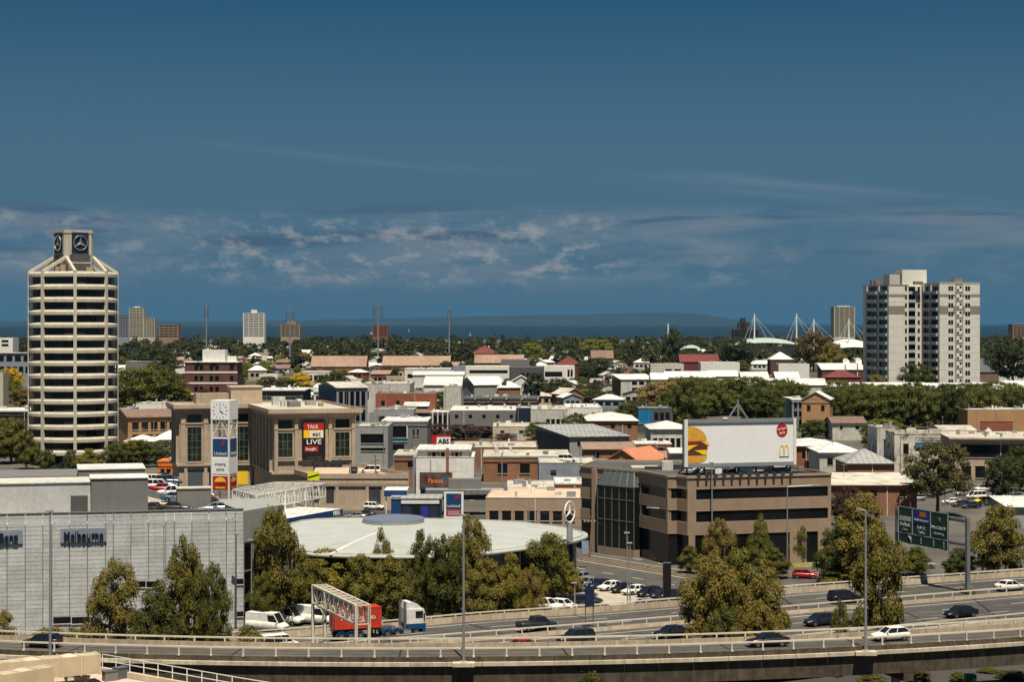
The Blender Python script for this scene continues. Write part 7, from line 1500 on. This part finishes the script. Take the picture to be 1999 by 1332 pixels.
for u, v, kd, col, yw, lab in ((1905, 975, 'minivan', 'white', 200, 'white passenger van in the right parking area'), (1918, 983, 'hatch', 'yellow', 200, 'yellow car in front of the white passenger van'), (1950, 975, 'ute', 'silver', 190, 'silver pickup in the right parking area'), (1938, 987, 'sedan', 'black', 200, 'black car right of the yellow car'), (1858, 985, 'sedan', 'white', 180, 'white car left of the yellow car'), (1732, 975, 'sedan', 'white', 180, 'white car beside the brick garage'), (1755, 985, 'hatch', 'white', 180, 'second white car beside the brick garage'), (1962, 958, 'suv', 'charcoal', 200, 'dark car under the dense round tree'), (1880, 968, 'sedan', 'silver', 200, 'silver sedan left of the white passenger van'), (1975, 968, 'sedan', 'grey', 195, 'grey sedan right of the silver pickup'), (1790, 978, 'hatch', 'silver', 185, 'silver hatchback left of the reddish gum trunk'), (1812, 972, 'sedan', 'charcoal', 185, 'charcoal sedan near the reddish gum trunk'), (1875, 990, 'hatch', 'charcoal', 190, 'charcoal hatchback in the front parking row'), (1895, 993, 'sedan', 'navy', 190, 'navy sedan in the front parking row'), (1920, 960, 'suv', 'white', 200, 'white wagon at the back of the right parking area'), (1985, 985, 'sedan', 'white', 200, 'white sedan beside the carport')): gcar(kd, col, u, v, yw, lab)
for u, v, kd, col, yw, lab in ((322, 940, 'sedan', 'charcoal', 0, 'dark sedan farthest on the dealership roof'), (309, 947, 'suv', 'white', 5, 'white wagon second farthest on the dealership roof'), (318, 953, 'sedan', 'blue', 5, 'blue sedan on the dealership roof'), (312, 957, 'suv', 'white', 5, 'white van like car on the dealership roof'), (322, 962, 'sedan', 'red', 5, 'red sedan on the dealership roof'), (338, 970, 'ute', 'white', 185, 'white double cab pickup on the dealership roof'), (345, 980, 'sedan', 'blue', 5, 'blue car against the ramp wall on the dealership roof'), (398, 984, 'sedan', 'silver', 190, 'silver sedan at the roof parapet'), (405, 990, 'sedan', 'red', 190, 'red sedan at the roof parapet'), (410, 995, 'sedan', 'charcoal', 190, 'charcoal sedan at the roof parapet'), (420, 1001, 'sedan', 'silver', 190, 'silver sedan nearest the dealership front edge'), (330, 948, 'suv', 'grey', 5, 'grey wagon beside the far parapet of the dealership roof'), (300, 952, 'hatch', 'silver', 5, 'silver hatchback tucked behind the plant block'), (344, 1000, 'sedan', 'charcoal', 0, 'charcoal sedan along the front parapet of the roof'), (388, 978, 'sedan', 'white', 190, 'white sedan at the end of the ramp wall'), (300, 1001, 'hatch', 'charcoal', 90, 'dark hatchback beside the stair block')):
    gcar(kd, col, u, v, yw, lab, ZDECK + .02)
p = G_(720, 928, 7.07); car('minivan', 'white', (p.x, 452, 7.07), R(180), 'white van on the parking annex roof'); p = G_(692, 925, 7.07); car('sedan', 'charcoal', (X_(690, 455), 455, 7.07), R(90), 'dark car on the parking annex roof')
car('minivan', 'white', (X_(1108, 488), 488, Z_(908, 480) + .08), 0, 'white van on the grey and mauve roof')

# ------------------------------------------------------------------ container truck
def truck():
    p = fw(694, 1248); yaw = FD * .8; t = empty('container_truck', p, yaw, 'blue and white prime mover pulling a trailer with an orange red container', 'truck')
    # trailer from x=-3.2 .. 5, cab ahead
    c = empty('container', (0, 0, 0)); c.parent = t
    x0, x1, w, z0, z1 = -3.1, 3.0, 1.22, 1.45, 4.05
    box('shell', c, x0, x1, -w, w, z0, z1, 'container')
    for k in range(24):
        x = x0 + .15 + k * .25
        for s in (-1, 1): box('rib', c, x, x + .12, s * w - .02 if s > 0 else -w - .035, s * w + .035 if s > 0 else -w + .02, z0 + .15, z1 - .15, 'container')
    for s in (-1, 1):
        box('edge_rail', c, x0 - .03, x1 + .03, s * (w - .06) - .1, s * (w - .06) + .1, z0 - .02, z0 + .14, 'container'); box('edge_rail', c, x0 - .03, x1 + .03, s * (w - .06) - .1, s * (w - .06) + .1, z1 - .14, z1 + .02, 'container')
        box('corner_post', c, x1 - .1, x1 + .04, s * (w - .06) - .1, s * (w - .06) + .1, z0, z1 + .02, 'container')
    text('HAMBURG SUD', 4.5, .42, 'sign_white', c, (.0, -w - .06, 2.75), rot=(R(90), 0, 0), ext=.012, bold=.01)
    for x in (1.75, 2.35): pass
    text('Hamburg', 1.0, .16, 'sign_white', c, (x1 + .03, 0, 3.4), rot=(R(90), 0, R(90)), ext=.01); box('door_bar', c, x0 - .06, x0 - .02, -.9, -.8, z0 + .1, z1 - .1, 'steel'); box('door_bar', c, x0 - .06, x0 - .02, .8, .9, z0 + .1, z1 - .1, 'steel')
    box('chassis', t, -3.2, 4.6, -.5, .5, 1.05, 1.43, 'steel_dark')
    def wh(x, par, guard=True):
        for s in (-1, 1):
            wl = link('wheel', TYRE, t); wl.location = (x, s * 1.0, .52); wl.rotation_euler = (R(-90) * s, 0, 0); wl.scale = (1.55, 1.55, 1.9); link('rim', RIM, wl)
            if guard:
                mb = MB(); pr = []
                for k in range(9): a = math.pi * k / 8; pr.append((x + .66 * math.cos(a), .52 + .68 * math.sin(a)))
                for a, b in zip(pr[:-1], pr[1:]): mb.poly([(a[0], s * .76, a[1]), (b[0], s * .76, b[1]), (b[0], s * 1.24, b[1]), (a[0], s * 1.24, a[1])]); mb.poly([(a[0], s * 1.24, a[1]), (b[0], s * 1.24, b[1]), (b[0], s * 1.24, b[1] - .12), (a[0], s * 1.24, a[1] - .12)])
                mb.build('mudguard', 'truck_blue', t)
    for x in (-2.2, -.95, .3): wh(x, t)
    for s in (-.7, .7): box('landing_leg', t, 2.3, 2.5, s - .1, s + .1, .3, 1.1, 'steel_dark')
    for x in (3.9, 5.2): wh(x, t)
    wh(7.7, t, False)
    box('tractor_chassis', t, 3.0, 8.6, -.45, .45, .8, 1.05, 'steel_dark'); box('fuel_tank', t, 6.0, 7.0, -1.18, -.6, .45, 1.0, 'silver'); box('fuel_tank', t, 6.0, 7.0, .6, 1.18, .45, 1.0, 'silver')
    cb = empty('cab', (-1.45, 0, -.12)); cb.parent = t; cb.scale = (1.12, 1.03, 1.12)
    sh = [(7.0, 1.55), (9.25, 1.55), (9.32, 2.3), (9.05, 3.2), (7.0, 3.2)]
    def ext(nm, pr, w0, m):
        mb = MB(); n = len(pr)
        for y in (-w0, w0): mb.v += [(x, y, z) for x, z in pr]
        mb.f.append(tuple(range(n))); mb.f.append(tuple(range(n, 2 * n))); mb.mi += [0, 0]
        for i in range(n): j = (i + 1) % n; mb.f.append((i, j, n + j, n + i)); mb.mi.append(0)
        return mb.build(nm, m, cb)
    ext('upper_body', sh, 1.22, 'paint_white'); ext('lower_body', [(7.05, 1.0), (7.7, 1.0), (7.75, .95), (8.85, .95), (8.95, .4), (9.3, .4), (9.3, 1.549), (7.05, 1.549)], 1.21, 'truck_blue'); ext('roof_fairing', [(7.0, 3.2), (8.95, 3.2), (8.3, 3.75), (7.7, 3.98), (7.15, 4.0)], 1.1, 'paint_white')
    for s in (-1, 1): box('side_window', cb, 8.05, 8.95, s * 1.225 - .01, s * 1.225 + .01, 2.15, 2.95, 'car_glass'); box('mirror', cb, 9.0, 9.15, s * 1.3 - .08, s * 1.3 + .18, 2.0, 2.7, 'rubber'); box('exhaust', cb, 6.75, 6.95, s * .95 - .1, s * .95 + .1, 1.1, 4.05, 'steel_dark')
    q = box('windscreen', cb, 9.15, 9.3, -1.05, 1.05, 2.2, 3.0, 'car_glass'); q.rotation_euler = (0, R(-12), 0)
    box('grille', cb, 9.3, 9.33, -.8, .8, .8, 1.9, 'rubber'); box('headlight', cb, 9.29, 9.34, -1.1, -.75, .65, .85, 'lamp_clear'); box('headlight', cb, 9.29, 9.34, .75, 1.1, .65, .85, 'lamp_clear')
truck()

# ------------------------------------------------------------------ freeway gantries
def gantry_truss():
    zt = 10.6; a = G_(708, 1183, zt); b = G_(622, 1143, zt); d = b - a; d.z = 0; L_ = d.length; yaw = math.atan2(d.y, d.x)
    t = empty('truss_gantry', (a.x, a.y, 0), yaw, 'bare pale steel truss gantry spanning the freeway before the container truck', 'gantry'); w = .75; h = 2.1
    mb = MB()
    for s in (-w, w):
        for z in (zt, zt - h): mb.bar((0, s, z), (L_, s, z), .22, .22)
    mb.build('chords', 'rail_white', t); n = 9
    for k in range(n + 1):
        x = L_ * k / n; mb = MB(); mb.bar((x, -w, zt), (x, w, zt), .16, .12); mb.bar((x, -w, zt - h), (x, w, zt - h), .16, .12)
        for s in (-w, w):
            mb.bar((x, s, zt), (x, s, zt - h), .14, .14)
            if k < n: mb.bar((x, s, zt if k % 2 else zt - h), (x + L_ / n, s, zt - h if k % 2 else zt), .12, .12)
        if k < n: mb.bar((x, -w, zt), (x + L_ / n, w, zt), .1, .1)
        mb.build('truss_bay', 'rail_white', t)
    for x in (.1, L_ - .1):
        for s in (-w, w): box('post', t, x - .17, x + .17, s - .17, s + .17, 0, zt, 'rail_white')
        for z in (3.0, 6.0): box('post_tie', t, x - .1, x + .1, -w, w, z, z + .2, 'rail_white')
    q = empty('lane_signal_box', G_(690, 1160, 8) , 0)
    bpy.data.objects.remove(q)
gantry_truss()
def sign_gantry():
    a = Vector((62.4, 280.0, 4.4)); a = fw(1889, 1160); D1 = a.y; b = Vector((X_(1752, D1 * 1.061), D1 * 1.061, a.z)); d = b - a; d.z = 0; L_ = d.length; yaw = math.atan2(d.y, d.x)
    t = empty('sign_gantry', a, yaw, 'grey steel gantry carrying the large green freeway direction sign', 'gantry')
    zt = Z_(1015, D1) - a.z
    box('post', t, -.26, .26, -.26, .26, 0, zt + .2, 'steel_grey'); box('post', t, L_ - .26, L_ + .26, -.26, .26, -a.z, zt + .2, 'steel_grey'); box('foot', t, -.9, .9, -.7, .7, 0, .6, 'concrete_stain_shade')
    box('beam', t, .36, L_ - .36, -.2, .3, zt - .5, zt, 'steel_grey'); zb = Z_(1063, D1) - a.z; box('beam', t, .36, L_ - .36, -.2, .3, zb - .35, zb, 'steel_grey')
    # board faces the oncoming traffic (local +y side looks towards the camera's left)
    f0, f1 = .21, .93; x0, x1 = L_ * f0, L_ * f1; z1 = Z_(1003, D1 * 1.013) - a.z; z0 = Z_(1077, D1 * 1.013) - a.z
    s = empty('direction_sign', (0, 0, 0)); s.parent = t
    y = .55
    box('board', s, x0, x1, y, y + .12, z0, z1, 'sign_green'); 
    fm = lambda q0, q1, p0, p1, m, e=.0: box('trim', s, x1 + (x0 - x1) * q0, x1 + (x0 - x1) * q1, y + .121 + e, y + .15 + e, z0 + (z1 - z0) * p0, z0 + (z1 - z0) * p1, m)
    for q0, q1, p0, p1 in ((0, 1, .985, 1), (0, 1, 0, .015), (0, .012, 0, 1), (.988, 1, 0, 1), (0, 1, .275, .29), (.285, .297, .29, 1), (.65, .662, .29, 1)): fm(q0, q1, p0, p1, 'sign_text')
    fm(.31, .64, .62, .97, 'sign_blue'); fm(.03, .26, .62, .74, 'sign_text'); fm(.44, .57, .80, .93, 'orange', .002); fm(.80, .85, .76, .84, 'sign_yellow')
    W = x1 - x0; Hh = z1 - z0
    def tx(tt, q, p, w, h, m='sign_text'): text(tt, W * w, Hh * h, m, s, (x1 + (x0 - x1) * q, y + .17, z0 + Hh * p), rot=(R(90), 0, R(180)), bold=.01)
    tx('Docklands', .145, .52, .2, .1); tx('City', .145, .38, .12, .07); tx('Melb Airport', .475, .69, .28, .08); tx('Bell St', .475, .5, .16, .08); tx('Tulla', .475, .38, .14, .07); tx('West Gate Br', .82, .58, .28, .09); tx('Geelong', .82, .42, .2, .08); tx('M1', .825, .80, .05, .07, 'sign_green')
    for q, lf in ((.27, 1), (.47, 0), (.72, 0), (.92, 0)):
        x = x1 + (x0 - x1) * q; mb = MB(); zb_ = z0 + Hh * .06; zt_ = z0 + Hh * .23
        mb.bar((x, y + .15, zb_), (x, y + .15, zt_), .12, .03); mb.poly([(x - .28, y + .16, zt_ - .25), (x + .28, y + .16, zt_ - .25), (x, y + .16, zt_ + .12)])
        if lf: mb.bar((x, y + .15, zb_ + .35), (x + .6, y + .15, zt_), .12, .03)
        mb.build('arrow', 'sign_text', s)
mat('steel_grey', (.16, .17, .18), .5, .1)
sign_gantry()

# ------------------------------------------------------------------ lamp posts, poles
def lamp(u, vt, D, z, lab, arm=0.0, armv=0.0, r=.17, m='steel', name='lamp_post'):
    t = empty(name, (X_(u, D), D, z), 0, lab, 'lamp post', 'street and freeway lamp posts'); h = Z_(vt, D) - z
    MB().taper((0, 0, 0), (0, 0, h), r, r * .62, 8).build('pole', m, t); box('base_plate', t, -r * 2, r * 2, -r * 2, r * 2, 0, .12, 'concrete_pale')
    if arm:
        MB().taper((0, 0, h - .1), (arm * .9, 0, h + armv), r * .45, r * .35, 6).build('arm', m, t); box('lamp_head', t, arm * .85 if arm > 0 else arm * 1.15, arm * 1.15 if arm > 0 else arm * .85, -.18, .18, h + armv - .08, h + armv + .1, 'grey')
    else: box('lamp_head', t, -.5, .3, -.2, .2, h, h + .18, 'grey')
    return t
for u, vt, lab in ((905, 1008, 'tall lamp post standing on the ramp edge at centre'), (1690, 996, 'tall lamp post standing on the ramp edge at right'), (98, 1000, 'tall lamp post standing on the ramp edge at left')):
    k = (u - UC) / F; x = k * 206
    for _ in range(20): y = 206.4 + (x + 13) ** 2 / 370 - .9; x = k * y
    t = lamp(u, vt, y, ZR - .35, lab, -.9 if u > 1000 else 0, .1, .16)
    q = box('bracket', t, -1.15, 1.15, -.5, 1.0, -.42, -.02, 'concrete_pale')
for u, vt, vb, lab, arm in ((1390, 905, 1108, 'very tall lamp post in front of the brown office', 0), (1537, 950, 1112, 'lamp post with long arm before the right half of the office', 5.0), (1308, 994, 1100, 'lamp post with left arm before the office corner', -3.6), (320, 1028, 1240, 'twin headed lamp post before the panelled wall', 0), (461, 1044, 1232, 'slim dark lamp post at the right end of the panelled wall', 0), (491, 1056, 1228, 'pale lamp post beside the corner gum', 0), (1225, 1042, 1196, 'slim pole at the forecourt edge', 0), (1230, 1062, 1196, 'second slim pole at the forecourt edge', 0), (1265, 1105, 1165, 'short pale pole beside the street', 0), (1122, 1140, 1195, 'forecourt lamp pole by the showroom tip', 0), (1000, 1110, 1200, 'pale pole before the showroom glass', 0)):
    lamp(u, vt, D_(vb), 0, lab, arm, .2, (.11 if vt > 1000 else .15), 'steel' if u != 461 else 'steel_dark')
for u, vt, vb, lab in ((1151, 1010, 1090, 'leaning wooden power pole at the office corner'), (1240, 1028, 1075, 'wooden power pole before the stair tower'), (684, 905, 985, 'pole in front of the parking annex'), (708, 918, 995, 'power pole with cross arm by the parking annex'), (733, 890, 992, 'taller power pole by the parking annex'), (640, 770, 900, 'none'), (1132, 870, 915, 'utility pole beside the grey and mauve roof'), (1171, 863, 905, 'utility pole by the terracotta roof'), (1630, 868, 935, 'grey utility pole right of the billboard'), (980, 885, 960, 'dark pole behind the ribbed canopy'), (300, 815, 870, 'pale pole before the tan brick shop'), (174, 835, 905, 'dark lamp pole before the round tower'), (22, 825, 870, 'pale lamp pole at the left edge trees'), (33, 835, 880, 'second lamp pole at the left edge trees'), (1845, 950, 990, 'thin pole above the green sign')):
    if lab == 'none': continue
    D = D_(vb); t = empty('utility_pole', (X_(u, D), D, 0), 0, lab, 'pole', 'utility poles of the town'); h = Z_(vt, D); m = 'wood' if 'power' in lab or 'wood' in lab else 'steel'
    MB().taper((0, 0, 0), (.5 if 'leaning' in lab else 0, 0, h), .22, .14, 8).build('pole', m, t); box('cap', t, -.2, .2, -.2, .2, h, h + .1, m)
    if m == 'wood': box('cross_arm', t, -1.1, 1.1, -.08, .08, h - .9, h - .75, 'wood'); [box('insulator', t, x - .06, x + .06, -.06, .06, h - .75, h - .55, 'white') for x in (-.9, -.3, .3, .9)]
def wire(a, b, sag, lab):
    P = [a.lerp(b, i / 12) + Vector((0, 0, -sag * 4 * (i / 12) * (1 - i / 12))) for i in range(13)]; mb = MB()
    for p, q in zip(P[:-1], P[1:]): mb.bar(p, q, .05, .05, sides=4)
    tag(mb.build('overhead_wire', 'steel_dark'), lab, 'wire', 'overhead wires of the street')
p1 = Vector((X_(1151, D_(1090)) + .5, D_(1090), Z_(1013, D_(1090)))); p2 = Vector((X_(1240, D_(1075)), D_(1075), Z_(1031, D_(1075)))); wire(p1, p2, 1.0, 'overhead wire between the two wooden poles by the stair tower'); wire(p1, p1 + Vector((-14, 20, 1)), .8, 'overhead wire running from the leaning pole behind the star emblem'); wire(p2, p2 + Vector((30, -6, 0)), 1.2, 'overhead wire running along the brown office front')
for (u1, v1, z1), (u2, v2, z2), lab in (((684, 985, 8.5), (733, 992, 11), 'overhead wire before the parking annex wall'), ((733, 992, 11), (900, 1000, 9), 'overhead wire above the fuel kiosk'), ((1132, 915, 9), (1171, 905, 9.5), 'overhead wire between poles by the terracotta roof'), ((1171, 905, 9.5), (1300, 900, 9), 'overhead wire running behind the billboard')): wire(G_(u1, v1) + Vector((0, 0, z1)), G_(u2, v2) + Vector((0, 0, z2)), .8, lab)
# dark slab sign on the forecourt, small freeway sign, banner, green bin
D = D_(1182); t = empty('totem_sign', (X_(1302, D), D, 0), R(10), 'black upright totem sign at the street side of the forecourt', 'sign'); box('slab', t, -.6, .6, -.15, .15, .2, Z_(1100, D), 'sign_black'); box('base', t, -.7, .7, -.25, .25, 0, .2, 'concrete'); box('cap', t, -.6, .6, -.16, .16, Z_(1100, D) + .001, Z_(1100, D) + .08, 'steel')
D = fw(1150, 1226).y; z = fw(1150, 1226).z; t = empty('roadside_sign', (X_(1151, D), D, z), R(15), 'small dark backed freeway sign on twin posts before the forecourt', 'sign'); box('plate', t, -.6, .6, -.05, .05, Z_(1185, D) - z, Z_(1146, D) - z, 'navy'); [box('post', t, x - .06, x + .06, .06, .16, 0, Z_(1150, D) - z, 'steel_dark') for x in (-.5, .5)]
D = D_(1110); t = empty('flag_banner', (X_(1136, D), D, 0), R(25), 'pale blue feather banner at the showroom tip', 'banner'); box('pole', t, -.05, .05, -.05, .05, 0, Z_(1056, D), 'steel'); box('flag', t, .06, 1.3, -.02, .02, Z_(1082, D), Z_(1057, D), 'flag_blue')
D = 224; t = empty('wheelie_bin', (X_(1894, D), D, 0), 0, 'bright green bin under the overpass at the lower right', 'bin'); zz = Z_(1317, D); t.location.z = 0
mat('bin_green', (.01, .22, .03), .5, .05)
MB().prism([(-.55, -.5), (.55, -.5), (.55, .5), (-.55, .5)], 0, zz - .1, top=[(-.62, -.58), (.62, -.58), (.62, .55), (-.62, .55)]).build('body', 'bin_green', t); MB().prism([(-.66, -.62), (.66, -.62), (.66, .6), (-.66, .6)], zz - .1, zz, top=[(-.5, -.45), (.5, -.45), (.5, .5), (-.5, .5)]).build('lid', 'bin_green', t); box('front_patch', t, .2, .45, -.62, -.56, zz * .5, zz * .75, 'white')
